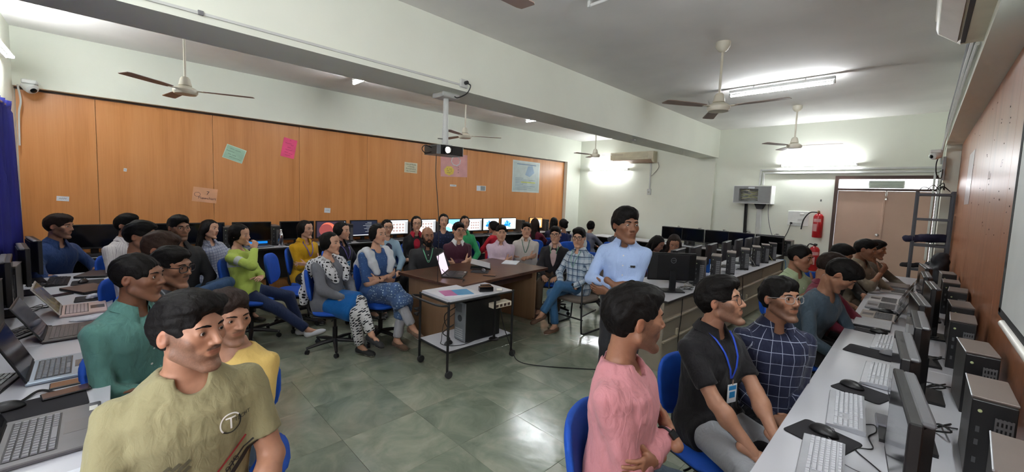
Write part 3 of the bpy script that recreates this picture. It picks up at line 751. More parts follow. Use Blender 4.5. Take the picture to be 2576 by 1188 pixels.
ARMS = {  # wrist (right, forward, up from hip, torso frame), elbow pole, hand direction, palm normal, curl
    'crossed': dict(R=((-.085, .185, .215), (1, -.25, -.9), (-.82, -.52, .22), (.5, -.85, .1), .5), L=((.07, .145, .175), (-1, -.25, -.9), (.93, -.3, .1), (-.2, -1, .1), .35)),
    'lap': dict(R=((.10, .29, .02), (1, -.5, -.2), (-.35, .9, -.15), (-.1, -.1, -1), .35), L=((-.10, .29, .02), (-1, -.5, -.2), (.35, .9, -.15), (.1, -.1, -1), .35)),
    'clasp': dict(R=((.075, .27, .06), (1, -.5, -.2), (-.7, .6, 0), (-.5, -.5, -.6), .7), L=((-.085, .26, .05), (-1, -.5, -.2), (.7, .6, .05), (.5, -.5, -.6), .7)),
    'desk': dict(R=((.12, .42, .20), (1, -.4, -.5), (-.15, 1, -.12), (0, -.1, -1), .45), L=((-.12, .42, .20), (-1, -.4, -.5), (.15, 1, -.12), (0, -.1, -1), .45)),
    'fold': dict(R=((-.03, .235, .10), (1, -.3, -.6), (-.9, .2, .1), (.0, -.6, -.8), .4), L=((.06, .22, .14), (-1, -.3, -.6), (.9, .2, .0), (0, -.6, -.8), .4)),
    'down': dict(R=((.25, .06, -.10), (.5, -1, 0), (0, .1, -1), (-1, 0, 0), .35), L=((-.25, .06, -.10), (-.5, -1, 0), (0, .1, -1), (1, 0, 0), .35)),
}
PEOPLE = []
GLASS = {'thin': (.0012, (60, 60, 62)), 'thick': (.0026, (24, 22, 24)), 'clear': (.0017, (150, 146, 144))}
def person(label, px, z, body, head, pitch=0., roll=0., female=False, skin='mid', hair='short', hcol=(14, 12, 11), beard=0, build=1., belly=0.,
           arms='lap', legs='sit', lean=0., side=0., top=None, sleeve='long', collar=True, bottom=None, shoes=None, glasses=None, seat=.47,
           hs=None, lanyard=None, badge=False, neck='round', kurta=None, scarf=None, jacket=None, q=1., feet=True, stand=None, arm_over=None, tuck=False, headfwd=0., inner=None, long=0., neckl=None):
    HW = np.array(at(px[0], px[1], z)); c = unit([HW[0], HW[1], 0]); r_ = np.array([c[1], -c[0], 0])
    fa = radians(body); fw = -cos(fa)*c+sin(fa)*r_; rz = atan2(-fw[0], fw[1])
    ha = radians(head); fh = -cos(ha)*c+sin(ha)*r_; hyaw = atan2(-fh[0], fh[1])-rz
    hs = hs or (1.0 if female else 1.06)
    la = radians(lean); W = unit([sin(radians(side)), sin(la)*cos(radians(side)), cos(la)*cos(radians(side))]); U = unit(np.cross([0, 1, 0], W)*1.); U = unit(np.cross(np.array([0, cos(la), -sin(la)]), W)); V_ = np.cross(W, U)
    hz = (stand or seat+.085)
    neckl = neckl or .128*hs; ts = (HW[2]-neckl-hz)/(.535*W[2]); s = min(max(ts, .90), 1.06)
    P = np.array([0, 0, hz]); NB = P+W*.535*ts; HP = NB+np.array([0, .034+headfwd, neckl]); HP[2] = HW[2]
    root = thing('person', label, 'person'); Rz = np.array(Matrix.Rotation(rz, 3, 'Z'))
    loc = HW-Rz @ np.array([HP[0], HP[1], 0]); root.location = (loc[0], loc[1], 0); root.rotation_euler = (0, 0, rz)
    HR = rot3(hyaw, radians(pitch), radians(roll))
    cl = min(max(.0046*z, .0075), .019)*q; hh = min(max(.0017*z, .0028), .0075)*q; hd = min(max(.0022*z, .0046), .0075)*q
    tab = [(w_*ts, a, b_, sh) for w_, a, b_, sh in torso_tab(female, build, belly)]
    sw = (.150 if female else .172)*(.6+.4*build); T = lambda p: P+U*p[0]*1.+V_*p[1]+W*p[2]*ts
    A = dict(ARMS[arms]); A.update(arm_over or {})
    ua, fo = .285*s, .255*s; J = {}
    for k, sg in (('R', 1), ('L', -1)):
        sh = T((sg*sw, -.008, .415)); wr, pole, hdir, hn, curl = A[k][:5]
        wt = np.array(wr[1:], float)+P*0 if wr[0] == 'abs' else T(wr)
        dv = lambda q_: U*q_[0]+V_*q_[1]+W*q_[2]
        el, wt = ik(sh, wt, ua, fo, dv(pole)); J[k] = (sh, el, wt, dv(hdir), dv(hn), curl, A[k][5] if len(A[k]) > 5 else .5)
    # legs
    th, sn = .43*s, .42*s; LG = {}
    Ld = legs if isinstance(legs, dict) else {
        'sit': dict(R=((.13, .44, .085), (.25, 1, .9), (.15, 1, 0)), L=((-.13, .44, .085), (-.25, 1, .9), (-.15, 1, 0))),
        'wide': dict(R=((.20, .42, .085), (.5, 1, .9), (.35, 1, 0)), L=((-.20, .42, .085), (-.5, 1, .9), (-.35, 1, 0))),
        'tucked': dict(R=((.12, .30, .085), (.2, 1, .9), (.1, 1, 0)), L=((-.12, .30, .085), (-.2, 1, .9), (-.1, 1, 0))),
        'crossed': dict(R=((-.10, .60, .26), (.1, .6, 1), (-.2, 1, -.25)), L=((-.02, .42, .085), (-.2, 1, .9), (-.1, 1, 0))),
        'crossL': dict(L=((.10, .60, .26), (-.1, .6, 1), (.2, 1, -.25)), R=((.02, .42, .085), (.2, 1, .9), (.1, 1, 0))),
        'figure4': dict(R=((-.16, .44, hz+.07), (1, .4, .35), (-.7, .7, -.1)), L=((-.12, .44, .085), (-.25, 1, .9), (-.1, 1, 0))),
        'figure4L': dict(L=((.16, .44, hz+.07), (-1, .4, .35), (.7, .7, -.1)), R=((.12, .44, .085), (.25, 1, .9), (.1, 1, 0))),
        'stretch': dict(R=((.10, .78, .09), (.1, 1, .9), (.1, 1, .35)), L=((-.10, .55, .085), (-.1, 1, .9), (-.1, 1, 0))),
        'stand': dict(R=((.11, -.03, .085), (.1, 1, .1), (.2, 1, 0)), L=((-.10, .06, .085), (-.1, 1, .1), (-.2, 1, 0)))}[legs]
    for k, sg in (('R', 1), ('L', -1)):
        an, pole, fd = Ld[k]; hp = P+np.array([sg*.085, .0, -.005]); kn, an = ik(hp, an, th, sn, pole); LG[k] = (hp, kn, an, unit(fd))
    ends = [p for k in J for p in J[k][:3]]
    # ---------------- body: head, neck, arms, hands, trunk and legs as one mesh
    allp = np.array(ends+[p for k in LG for p in LG[k][:3]]+[P, NB, HP]); bl = cl*(1.05 if sleeve in ('short', 'roll', 'half') else 1.6)
    F = Field(allp.min(0)-.16, allp.max(0)+.12, bl)
    F.loft(P, U, V_, W, tab, grow=-.014)
    nk = HP+HR @ np.array([0, -.036, -.085])*hs
    F.cone(T((0, -.014, .47)), nk, .052*(.84 if female else 1), .045*(.84 if female else 1), .03)
    bare = sleeve in ('short', 'roll', 'half')
    for k in J:
        sh, el, wt = J[k][:3]
        F.cone(sh, el, .046*build*.97, .037*build, .03); F.cone(el, wt, .038*build, .0255, .02); 
        if bare: F.ell(el+(wt-el)*.28, np.array((.040, .040, .055))*build, .03)
    for k in LG:
        hp, kn, an, fd = LG[k]; F.cone(hp, kn, .075, .048, .03); F.cone(kn, an, .048, .034, .02); F.cone(an, an+fd*.10+np.array([0, 0, -.045]), .032, .026, .02)
    V, Q = F.surface(); c0 = np.array(lin(SKINS[skin])); Vs, Qs, Cs = [V], [Q], [np.repeat(c0[None], len(V), 0)]; off = len(V)
    hv, hq, hc = build_head(hh, skin, hcol, beard, female, HR.T @ (T((0, -.014, .47))-HP)/hs); hv = hv*hs @ HR.T+HP; Vs.append(hv); Qs.append(hq+off); Cs.append(hc); off += len(hv)
    for k, sd in (('R', 1), ('L', -1)):
        sh, el, wt, hdir, hn, curl, thb = J[k]
        v, qd = build_hand(hd, wt, hdir, hn, sd, curl, thb, s=(.9 if female else 1.)); Vs.append(v); Qs.append(qd+off); off += len(v)
        cc = np.repeat(c0[None], len(v), 0); Cs.append(cc)
    me = np_mesh('body', np.concatenate(Vs), np.concatenate(Qs), [SKIN], np.concatenate(Cs)); bo = add_obj('body', me, root)
    # ---------------- eyes, brows, hair, glasses ride on the head
    HM = Matrix.Translation(Vector(HP)) @ Matrix(HR.tolist()).to_4x4() @ Matrix.Scale(hs, 4)
    def ride(name, me_, loc_=None):
        o = add_obj(name, me_, root); o.matrix_local = HM @ Matrix.Translation(loc_) if loc_ is not None else HM; return o
    if abs(((degrees_view(HW, fh)))) < 125:
        for sgn in (-1, 1): ride('eye', EYEME, (sgn*.0315, .0722, .0045))
        HBM = mat_hair('brow_%d_%d_%d' % tuple(hcol), hcol)
        for sgn in (-1, 1):
            b = MB().tube([(sgn*.012, .0895, .0225), (sgn*.024, .0895, .0262), (sgn*.036, .0845, .0275), (sgn*.049, .074, .0235)], [.0028, .0038, .0034, .0014] if not female else [.002, .0026, .0022, .001], 6); ride('eyebrow', b.mesh('eyebrow', HBM))
    HAIR = mat_hair('hair_%d_%d_%d' % tuple(hcol), hcol)
    hv, hq = build_hair(min(max(.0022*z, .0034), .009)*q, hair, len(PEOPLE)); me = np_mesh('hair', hv, hq, [HAIR]); ride('hair', me)
    if beard == 3:
        B = Field((-.08, -.02, -.16), (.08, .11, .0), min(max(.002*z, .0035), .006))
        for sg in (-1, 1): B.cone((sg*.064, .005, -.03), (sg*.050, .02, -.075), .010, .017, .01); B.cone((sg*.050, .02, -.075), (sg*.014, .072, -.108), .017, .024, .015)
        B.ell((0, .080, -.112), (.026, .018, .024), .02); B.cone((-.026, .080, -.060), (-.008, .091, -.0455), .006, .006, .004); B.cone((.026, .080, -.060), (.008, .091, -.0455), .006, .006, .004)
        for sg in (-1, 1): B.cone((sg*.026, .080, -.060), (sg*.022, .078, -.095), .007, .012, .006)
        B.ell((0, .093, -.060), (.016, .03, .010), .004, 's'); B.noise(.002, 180, 2)
        v, qd = B.surface(); ride('beard', np_mesh('beard', v, qd, [HAIR]))
    if glasses:
        r, gc = GLASS[glasses]; gm = M('specs_'+glasses, gc, .3, .0 if glasses != 'thin' else .8); b = MB()
        for sg in (-1, 1):
            hw, hz_ = (.0255, .020) if glasses != 'thick' else (.027, .0195)
            ring = []
            for i in range(20):
                a = 2*pi*i/20; ca, sa = cos(a), sin(a); p_ = 3.2
                rr = 1/((abs(ca)**p_+abs(sa)**p_)**(1/p_)); ring.append((sg*.0335+hw*rr*ca, .0975-.006*abs(rr*ca*hw/.0255+sg*1.0)*.6, .0005+hz_*rr*sa))
            b.tube(ring, r, 6, closed=True)
            b.tube([(sg*.060, .093, .010), (sg*.072, .075, .011), (sg*.079, .0, .009), (sg*.079, -.018, -.004)], r*.9, 6)
        b.tube([(-.009, .097, .006), (0, .099, .009), (.009, .097, .006)], r, 6); ride('spectacles', b.mesh('spectacles', gm))
    # ---------------- upper garment
    seedn = len(PEOPLE); lo = 0.010
    pts = np.array([P-W*.12*ts, NB]+ends+[P+U*.2, P-U*.2]+([LG[k][1] for k in LG] if (kurta or long) else []))
    F = Field(pts.min(0)-.17, pts.max(0)+.12, cl)
    F.loft(P, U, V_, W, [t_ for t_ in tab if t_[0] < .53*ts], grow=lo, k=0)
    for k in J:
        sh, el, wt = J[k][:3]
        if sleeve == 'none': continue
        if sleeve == 'short': capped(F, sh, el, .052*build, .058*build, 0, .72, .03)
        elif sleeve == 'half': capped(F, sh, el, .054*build, .052*build, 0, .98, .035)
        else:
            F.cone(sh, el, .051*build, .047*build, .03); capped(F, el, wt, .050*build, .036 if sleeve == 'long' else .046, 0, .96 if sleeve == 'long' else .42, .02)
    if not tuck and not stand:
        for k in LG: hp, kn, an, fd = LG[k]; capped(F, hp, kn, .098*build, .088, 0, .24, .04)
    if tuck: F.cutplane(P+W*.035, -W, .0)
    if stand and not tuck:
        F.cutplane(P-W*.10, -W, 0)
    if kurta or long:
        lg = kurta or long; ka, kb = LG['R'], LG['L']
        for tt in (0., .5, 1.):
            hp = ka[0]*(1-tt)+kb[0]*tt; kn = ka[1]*(1-tt)+kb[1]*tt; capped(F, hp, kn, .105, .085, 0, min(lg, 1.), .05)
        if lg > 1:
            for tt in (0., 1.):
                kn = ka[1]*(1-tt)+kb[1]*tt; an = ka[2]*(1-tt)+kb[2]*tt; capped(F, kn, an, .085, .095, 0, lg-1, .05)
    F.noise(.0045, 26, seedn, (1, 1, .6)); F.noise(.002, 60, seedn+9, (1.2, 1.2, .5))
    nr = .070 if neck != 'low' else .080; F.cutplane(T((0, 0, .508)), W)
    F.cone(T((0, -.012, .50)), NB+W*.1, nr*(.9 if female else 1), .08, .004, 's')
    F.ell(T((0, .055, .495)), (.045, .06, .048) if neck in ('round', 'low') else (.038, .06, .03), .006, 's')
    if neck == 'jacket': F.cone(T((0, .15, .48)), T((0, .168, .16)), .062, .050, .006, 's'); F.cone(T((0, .168, .16)), T((0, .165, -.02)), .050, .045, .006, 's')
    if neck in ('v', 'open'): F.cone(T((0, .125, .46)), T((0, .135, .36 if neck == 'v' else .40)), .035, .008, .006, 's')
    V, Q = F.surface(); UVW = cloth_uv(V, P, U, V_, W, ts, J)
    shirt = add_obj('shirt' if not kurta else 'kurta', np_mesh('shirt', V, Q, [top], None, UVW), root)
    if inner is not None:
        F = Field(P-.25+W*.15*ts, NB+.25, cl); F.loft(P, U, V_, W, [t_ for t_ in tab if .05*ts < t_[0] < .53*ts], grow=.001, k=0); F.cutplane(T((0, 0, .508)), W)
        F.cone(T((0, -.012, .50)), NB+W*.1, .068*(.9 if female else 1), .08, .004, 's'); F.ell(T((0, .055, .495)), (.038, .06, .03), .006, 's')
        V, Q = F.surface(); add_obj('inner_shirt', np_mesh('inner_shirt', V, Q, [inner], None, cloth_uv(V, P, U, V_, W, ts, J)), root)
    if collar:
        cc = T((0, -.010, .508))+W*.013; b = MB(); n = 22; vs = []; fs = []
        for i in range(n+1):
            a = radians(90+24)+(2*pi-radians(48))*i/n; ca, sa = cos(a), sin(a); fr = max(0, sa)**2
            def R_(r, hh_): return cc+U*(ca*r*.99)+V_*(sa*r*.95+.012*fr)+W*(hh_-.030*fr)
            pnt = max(0, 1-min(i, n-i)/3.)
            vs += [R_(.064, -.016), R_(.061, .026), R_(.067, .029), R_(.098+.016*pnt, -.014-.036*pnt), R_(.092+.016*pnt, -.020-.036*pnt)]
        for i in range(n):
            for j in range(4): fs.append((i*5+j, (i+1)*5+j, (i+1)*5+j+1, i*5+j+1))
        b._add(vs, fs); me = b.mesh('collar', inner or top, True); a = me.attributes.new('cuv', 'FLOAT_VECTOR', 'POINT'); a.data.foreach_set('vector', np.array([(float((np.array(v)-cc) @ U)+.02, float((np.array(v)-cc) @ W)+.02, 0) for v in b.v], np.float32).ravel())
        co = add_obj('collar', me, root); md = co.modifiers.new('t', 'SOLIDIFY'); md.thickness = .003
    # ---------------- trousers
    pts = np.array([p for k in LG for p in LG[k][:3]]+[P]); F = Field(pts.min(0)-.18, pts.max(0)+.16, cl*1.05)
    F.loft(P, U, V_, W, [(-.12*ts, .150*build, .112*build, .01), (0, .160*build, .12*build, .005), (.08*ts, .150*build, .112*build, .005)], grow=.003, k=0)
    for k in LG:
        hp, kn, an, fd = LG[k]; F.cone(hp, kn, .088*(.5+.5*build), .064, .035); capped(F, kn, an, .064, .052, 0, .93, .02)
    F.noise(.0035, 30, seedn+3)
    V, Q = F.surface(); UVW = np.stack([np.arctan2(V[:, 1]-.3, V[:, 0])*.12+V[:, 0], V[:, 1]-V[:, 2], V[:, 2]], 1)
    add_obj('trousers', np_mesh('trousers', V, Q, [bottom], None, UVW), root)
    if feet:
        for k in LG:
            hp, kn, an, fd = LG[k]; f2 = unit(fd); up = unit(np.array([0, 0, 1])-f2*f2[2]); sd = np.cross(f2, up)
            M3 = np.stack([sd, f2, up], 1); hl = an-up*.045; h_ = min(max(.0028*z, .006), .011)
            F = Field(hl-.30, hl+.30, h_)
            F.ell(hl-f2*.02+up*.005, (.036, .045, .042), .02, M3=M3); F.ell(hl+f2*.08-up*.008, (.040, .085, .032), .03, M3=M3); F.ell(hl+f2*.135-up*.014, (.041, .055, .026), .02, M3=M3)
            F.cutplane(hl-up*.036, -up); F.cutplane(hl+up*.035, up)
            v, qd = F.surface(); cz = (v-hl) @ up; pm = (cz[qd].mean(1) < -.022).astype(int)
            add_obj('shoe', np_mesh('shoe', v, qd, [shoes or SHOE_BLACK, SOLE if shoes is not SHOE_BLACK else SHOE_BLACK], None, None, pm), root)
    if lanyard is not None:
        lm = M('lanyard_%s' % str(lanyard), lanyard, .6); bl_ = []
        bv = BVHTree.FromPolygons([Vector(v) for v in shirt_pts(shirt)], [tuple(p.vertices) for p in shirt.data.polygons])
        for sg in (-1, 1):
            line = []
            for i in range(9):
                t = i/8; p = T((sg*(.066*(1-t)**.8+.004), .02, .505-.22*t*(1.0))); o = Vector(p+V_*.35 if t > .12 else p+V_*.1); h1 = bv.ray_cast(o, Vector(-V_))
                p2 = (h1[0]+Vector(V_)*.005) if h1[0] is not None and (Vector(p)-h1[0]).length < .25 else Vector(p+V_*.06)
                line.append(p2)
            b = MB(); vs = []; fs = []
            for p2 in line: vs += [p2+Vector(U)*.006, p2-Vector(U)*.006, p2-Vector(U)*.006+Vector(V_)*.002, p2+Vector(U)*.006+Vector(V_)*.002]
            for i in range(8): fs += [(i*4+j, i*4+(j+1) % 4, i*4+4+(j+1) % 4, i*4+4+j) for j in range(4)]
            b._add(vs, fs); b.obj('lanyard', lm, root); end = line[-1]
        if badge:
            X, Z_ = Vector(U), Vector((0, 0, 1)); n_ = Vector(V_); R4 = frame4(end+n_*.012-Z_*.075, X, Z_)
            bd = MB().box((-.034, -.05, -.0015), (.034, .05, .0015), .001, mat=R4).obj('id_card', M('card_white', (226, 232, 236), .35), root)
            MB().box((-.026, .02, -.003), (.026, .042, -.0016), mat=R4).box((-.020, -.022, -.003), (.020, .010, -.0016), mat=R4).obj('card_print', M('card_blue', (30, 130, 190), .4), bd)
            MB().box((-.004, .046, -.002), (.004, .075, .002), mat=R4).obj('clip', STEEL, bd)
    if scarf is not None: scarf(root, P, U, V_, W, T, J, LG, cl)
    info = dict(root=root, P=P, U=U, V=V_, W=W, T=T, J=J, LG=LG, rz=rz, loc=loc, ts=ts, shirt=shirt, seat=seat, HP=HP, HR=HR, HM=HM, NB=NB, hz=hz, fw=fw)
    PEOPLE.append((label[:34], round(ts, 2), [round(float(v), 2) for v in loc[:2]], round(float(HW[2]), 2))); return info
def shirt_pts(o): return [v.co for v in o.data.vertices]
def degrees_view(HW, fh):
    c = unit([-HW[0], -HW[1], 0]); return math.degrees(math.acos(max(-1, min(1, float(c @ fh)))))
def cloth_uv(V, P, U, V_, W, ts, J):
    r = V-P; u, v, w_ = r @ U, r @ V_, r @ W
    ang = np.arctan2(u, v); best = np.hypot(u, v)-.12; UV = np.stack([ang*.15, w_, np.zeros_like(u)], 1)
    for k, sg in (('R', 1), ('L', -1)):
        sh, el, wt = J[k][:3]
        for a, b, o in ((sh, el, 0.), (el, wt, np.linalg.norm(el-sh))):
            d = b-a; L = np.linalg.norm(d); n = d/L; p = V-a; t = np.clip(p @ n, 0, L); pr = p-t[:, None]*n; ds = np.linalg.norm(pr, axis=1)-.05
            e1 = unit(np.cross(n, W) if abs(n @ W) < .95 else np.cross(n, V_)); e2 = np.cross(n, e1)
            uu = np.arctan2(pr @ e1, pr @ e2)*.055; m = ds < best
            UV[m, 0] = uu[m]; UV[m, 1] = .44-(t[m]+o); UV[m, 2] = sg*.7; best = np.where(m, ds, best)
    return UV
SHOE_BLACK = M('shoe_black', (24, 22, 22), .4); SOLE = M('sole_pale', (205, 200, 190), .6); SHOE_BROWN = M('shoe_brown', (92, 66, 50), .55)
def decal(info, me2d, mat, o, x, y, name='print', off=.0025):
    """wrap a flat print mesh (x right, y up) onto the shirt by projecting along the print's normal"""
    bv = info.setdefault('bvh', BVHTree.FromPolygons([v.co.copy() for v in info['shirt'].data.vertices], [tuple(p.vertices) for p in info['shirt'].data.polygons]))
    R4 = frame4(o, x, y); n = R4.to_3x3() @ Vector((0, 0, 1))
    bm = bmesh.new(); bm.from_mesh(me2d); bmesh.ops.triangulate(bm, faces=bm.faces)
    for _ in range(3):
        es = [e for e in bm.edges if e.calc_length() > .012]
        if not es: break
        bmesh.ops.subdivide_edges(bm, edges=es, cuts=1); bmesh.ops.triangulate(bm, faces=bm.faces)
    for v in bm.verts:
        p = R4 @ v.co; h = bv.ray_cast(p+n*.25, -n)
        v.co = (h[0]+n*off) if h[0] is not None else p
    me = bpy.data.meshes.new(name); bm.to_mesh(me); bm.free(); me.materials.clear(); me.materials.append(mat)
    return add_obj(name, me, info['root'])
# ================================================================== furniture and equipment
DESKT = M('desk_white', (196, 197, 203), .32, var=.03, vs=3); DESKE = M('desk_edge', (46, 40, 38), .5); BEIGE = M('panel_beige', (150, 140, 124), .55, var=.06, vs=4)
DARKP = M('dark_panel', (34, 30, 30), .6); BLACKP = M('black_plastic', (20, 20, 22), .45, bump=.05, bs=400); BLACKG = M('screen_off', (12, 13, 15), .12, var=.02); GREYP = M('grey_plastic', (112, 112, 116), .45); SILV = M('silver_plastic', (168, 170, 176), .35, .3)
KEYM = M('key_silver', (198, 200, 206), .4); KEYB = M('key_dark', (44, 44, 50), .45); CPUG = M('cpu_case', (92, 88, 84), .45, .2, var=.05); CPUF = M('cpu_front', (22, 22, 24), .4); GRILL = M('cpu_grill', (120, 120, 122), .4, .5)
PADM = M('mouse_pad', (24, 22, 28), .85); BLUEC = M('chair_blue', (8, 76, 178), .75, var=.10, vs=14, bump=.25, bs=500); CHBLK = M('chair_black', (20, 20, 22), .5); WIRE = M('cable_black', (18, 18, 18), .5); WIREW = M('cable_pale', (196, 190, 176), .5)
WALNUT = mat_wood('walnut_top', (62, 38, 28), (84, 54, 40), (100, 66, 50), .3); TANL = mat_wood('tan_laminate', (138, 106, 78), (156, 122, 92), (168, 134, 104), .45)

def desk(label, lo, hi, z, n, axis, panel=None, group='lab desks', th=.03, panelm=None, legs=True):
    """row of desk units: each unit is a thing with top, edge band, panel and end legs"""
    ax = 'XY'.index(axis); L = (hi[ax]-lo[ax])/n
    for i in range(n):
        a = list(lo); b = list(hi); a[ax] = lo[ax]+L*i+.002; b[ax] = lo[ax]+L*(i+1)-.002
        t = thing('lab_desk', label[i] if isinstance(label, list) else label, 'desk', (0, 0, 0), 0, group)
        MB().box((a[0], a[1], z-.008), (b[0], b[1], z), .002).obj('desk_top', DESKT, t)
        MB().box((a[0]+.002, a[1]+.002, z-th), (b[0]-.002, b[1]-.002, z-.0085)).obj('edge_band', DESKE, t)
        if legs:
            for e in (0, 1):
                p = list(a); q = list(b)
                if e == 0: q[ax] = a[ax]+.022
                else: p[ax] = b[ax]-.022
                o = 1-ax; p[o] += .04; q[o] -= .04
                MB().box((p[0], p[1], 0), (q[0], q[1], z-th)).obj('side_panel', panelm or DARKP, t)
        if panel:   # modesty panel position across the desk (fraction)
            o = 1-ax; p = list(a); q = list(b); c = a[o]+(b[o]-a[o])*panel[0]; p[o] = c-.009; q[o] = c+.009
            MB().box((p[0]+.001, p[1]+.001, panel[1]), (q[0]-.001, q[1]-.001, z-th)).obj('modesty_panel', panelm or DARKP, t)
# right-hand desk along the screen wall
desk(['white lab desk nearest the photographer, along the projection screen wall', 'white lab desk along the screen wall under the closed silver laptop', 'white lab desk along the screen wall nearest the slotted rack'],
     (-.37, 1.22), (XDP-.002, 8.42), .75, 3, 'Y', (.9, .1), 'desks along the screen wall')
# near-wall desk with the laptops
desk(['white lab desk by the curtain wall in front of the navy shirt man', 'white lab desk by the curtain wall carrying the nearest open laptop'], (-6.23, YB+.005), (-1.01, -.045), .75, 2, 'X', (.1, .1), 'desks along the curtain wall')
# counter along the orange wall
desk(['white computer counter along the orange wall behind the navy shirt man', 'white computer counter along the orange wall behind the yellow-green sweater girl', 'white computer counter along the orange wall behind the mustard jacket girl', 'white computer counter along the orange wall behind the red shirt woman', 'white computer counter along the orange wall behind the girl in red', 'white computer counter along the orange wall nearest the far wall'],
     (XAP+.002, -.5), (-6.84, 9.1), .82, 6, 'Y', (.1, .25), 'counters along the orange wall')
# centre row with the beige back panel
CT = ['white centre desk nearest the standing man, with beige back panel', 'white centre desk in front of the two girls looking down', 'white centre desk in the middle of the row of tilted monitors', 'white centre desk at the far end near the fire extinguishers']
desk(CT, (-2.45, 3.92), (-1.70, 8.8), .75, 4, 'Y', None, 'centre desks', legs=True, panelm=BEIGE)
for i in range(4):
    y0 = 3.92+1.22*i; root = [o for o in COL.objects if o.get('label') == CT[i]][0]
    for (z0, z1, xo) in ((.06, .30, -1.735), (.33, .52, -1.735), (.545, .715, -1.745)):
        MB().box((xo-.018, y0+.01, z0), (xo, y0+1.21, z1), .004).obj('back_panel', BEIGE, root)
    for z0 in (.30, .52): MB().box((xo-.02, y0+.004, z0), (-1.715, y0+1.216, z0+.026), .005).obj('cable_duct', M('duct_beige', (170, 158, 138), .5), root)
    MB().box((-1.735, y0+.30, .33), (-1.715, y0+.345, .40), .004).obj('socket', M('socket_cream', (210, 200, 172), .45), root)
# desk under the far wall
desk(['white desk under the far wall in front of the grey backed person', 'white desk under the far wall with dark monitors in the middle', 'white desk under the far wall below the network cabinet'], (-6.3, 9.13), (-1.9, YF-.10), .75, 3, 'X', (.9, .2), 'desks under the far wall')

# ---- office chair
def make_chair():
    t = thing('office_chair', 'blue office chair', 'chair')
    def cushion(w_, d, h, rows, bend=0., z=0.):
        """rounded pad: superellipse outline, domed"""
        F = Field((-w_-.03, -d-.03, -h-.03), (w_+.03, d+.03, h+.03), .016)
        def f(X, Y, Z):
            q = (np.abs(X/w_)**3.2+np.abs(Y/d)**3.2+np.abs(Z/h)**2.6+0*X)**(1/2.9); return (q-1)*h
        F.put(f, (-9, -9, -9), (9, 9, 9), 0); return F.surface()
    v, q_ = cushion(.235, .225, .038, 0); v = v+np.array([0, .02, .445]); add_obj('seat', np_mesh('seat', v, q_, [BLUEC]), t)
    v, q_ = cushion(.205, .185, .032, 0); v = np.stack([v[:, 0], -v[:, 2]+.9*v[:, 0]**2, v[:, 1]], 1)
    v = v+np.array([0, -.225, .735]); v[:, 1] -= (v[:, 2]-.6)*.16; add_obj('backrest', np_mesh('backrest', v, q_, [BLUEC]), t)
    MB().box((-.20, -.18, .395), (.20, .21, .418), .008).obj('seat_pan', CHBLK, t)
    b = MB(); P = spline([(0, .0, .39), (0, -.17, .385), (0, -.262, .42), (0, -.275, .55), (0, -.285, .72)], 5); b.tube(P, .017, 8); b.obj('back_bracket', CHBLK, t, True)
    MB().tube([(0, 0, .09), (0, 0, .25)], .026, 12).tube([(0, 0, .24), (0, 0, .40)], .015, 12).obj('gas_column', CHBLK, t, True)
    MB().tube([(.03, 0, .38), (.21, .03, .385), (.235, .03, .385)], .006, 6).obj('lever', CHBLK, t)
    leg = MB(); leg.tube([(0, 0, .105), (.14, 0, .095), (.295, 0, .068)], [.026, .022, .014], 8); lm_ = leg.mesh('base_leg', CHBLK, True)
    cw = MB(); R = Matrix.Rotation(pi/2, 4, 'X'); cw.lathe([(.010, -.016), (.025, -.014), (.025, -.004), (.018, -.003), (.018, .003), (.025, .004), (.025, .014), (.010, .016)], c=(0, 0, .026), n=14, mat=R); cw.tube([(0, 0, .03), (0, 0, .066)], .006, 6); cm = cw.mesh('caster', CHBLK, True)
    for k in range(5):
        a = 2*pi*k/5+.3; o = add_obj('base_leg', lm_, t); o.rotation_euler = (0, 0, a); c_ = add_obj('caster', cm, t, (.285*cos(a), .285*sin(a), 0), a+.7)
    return t
CHAIR = make_chair(); CH_USED = []
def chair_at(x, y, rz, label, group='blue office chairs'): return place(CHAIR, CH_USED, (x, y, 0), rz, label, group)
def chair_for(info, label, back=.0, turn=0.):
    a = info['rz']+turn; back -= .075; x = info['loc'][0]+sin(a)*back; y = info['loc'][1]-cos(a)*back
    o = chair_at(float(x), float(y), a, label); o.scale = (1, 1, (info['seat']+.02)/.485); return o

# ---- monitor: faces local +Y
def emis(name, col, s=1.):
    if name in MATS: return MATS[name]
    m = bpy.data.materials.new(name); nt, b = nodes_of(m); c = lin(col)+(1,)
    b.inputs['Base Color'].default_value = (.02, .02, .02, 1); b.inputs['Roughness'].default_value = .2; b.inputs['Emission Color'].default_value = c; b.inputs['Emission Strength'].default_value = s; MATS[name] = m; return m
LCD = {k: emis('lcd_'+k, c) for k, c in dict(white=(225, 228, 230), grey=(150, 152, 154), paper=(238, 234, 228), ink=(150, 130, 126), sky=(120, 180, 215), bloom=(20, 120, 215), bloom2=(90, 175, 235), pale=(222, 228, 218), night=(44, 34, 46), mars=(190, 92, 70), mars2=(120, 56, 54), navy=(22, 26, 40), blue=(8, 96, 168), bar=(200, 205, 215), icon=(215, 235, 240), orange=(226, 150, 90)).items()}
def flat(parent, mat, x0, z0, x1, z1, y=.0305, name='screen_graphic'):
    return MB().box((x0, y, z0), (x1, y+.0008, z1)).obj(name, mat, parent)
def disc(parent, mat, cx, cz, rx, rz_, y=.0305, a0=0, a1=2*pi, rot=0., name='screen_graphic'):
    P = [(cx+cos(rot)*rx*cos(a)-sin(rot)*rz_*sin(a), cz+sin(rot)*rx*cos(a)+cos(rot)*rz_*sin(a)) for a in [a0+(a1-a0)*i/18 for i in range(18 if a1-a0 > 6 else 19)]]
    return MB().prism(P, y, y+.0008, 'Y').obj(name, mat, parent)
_MON = {}
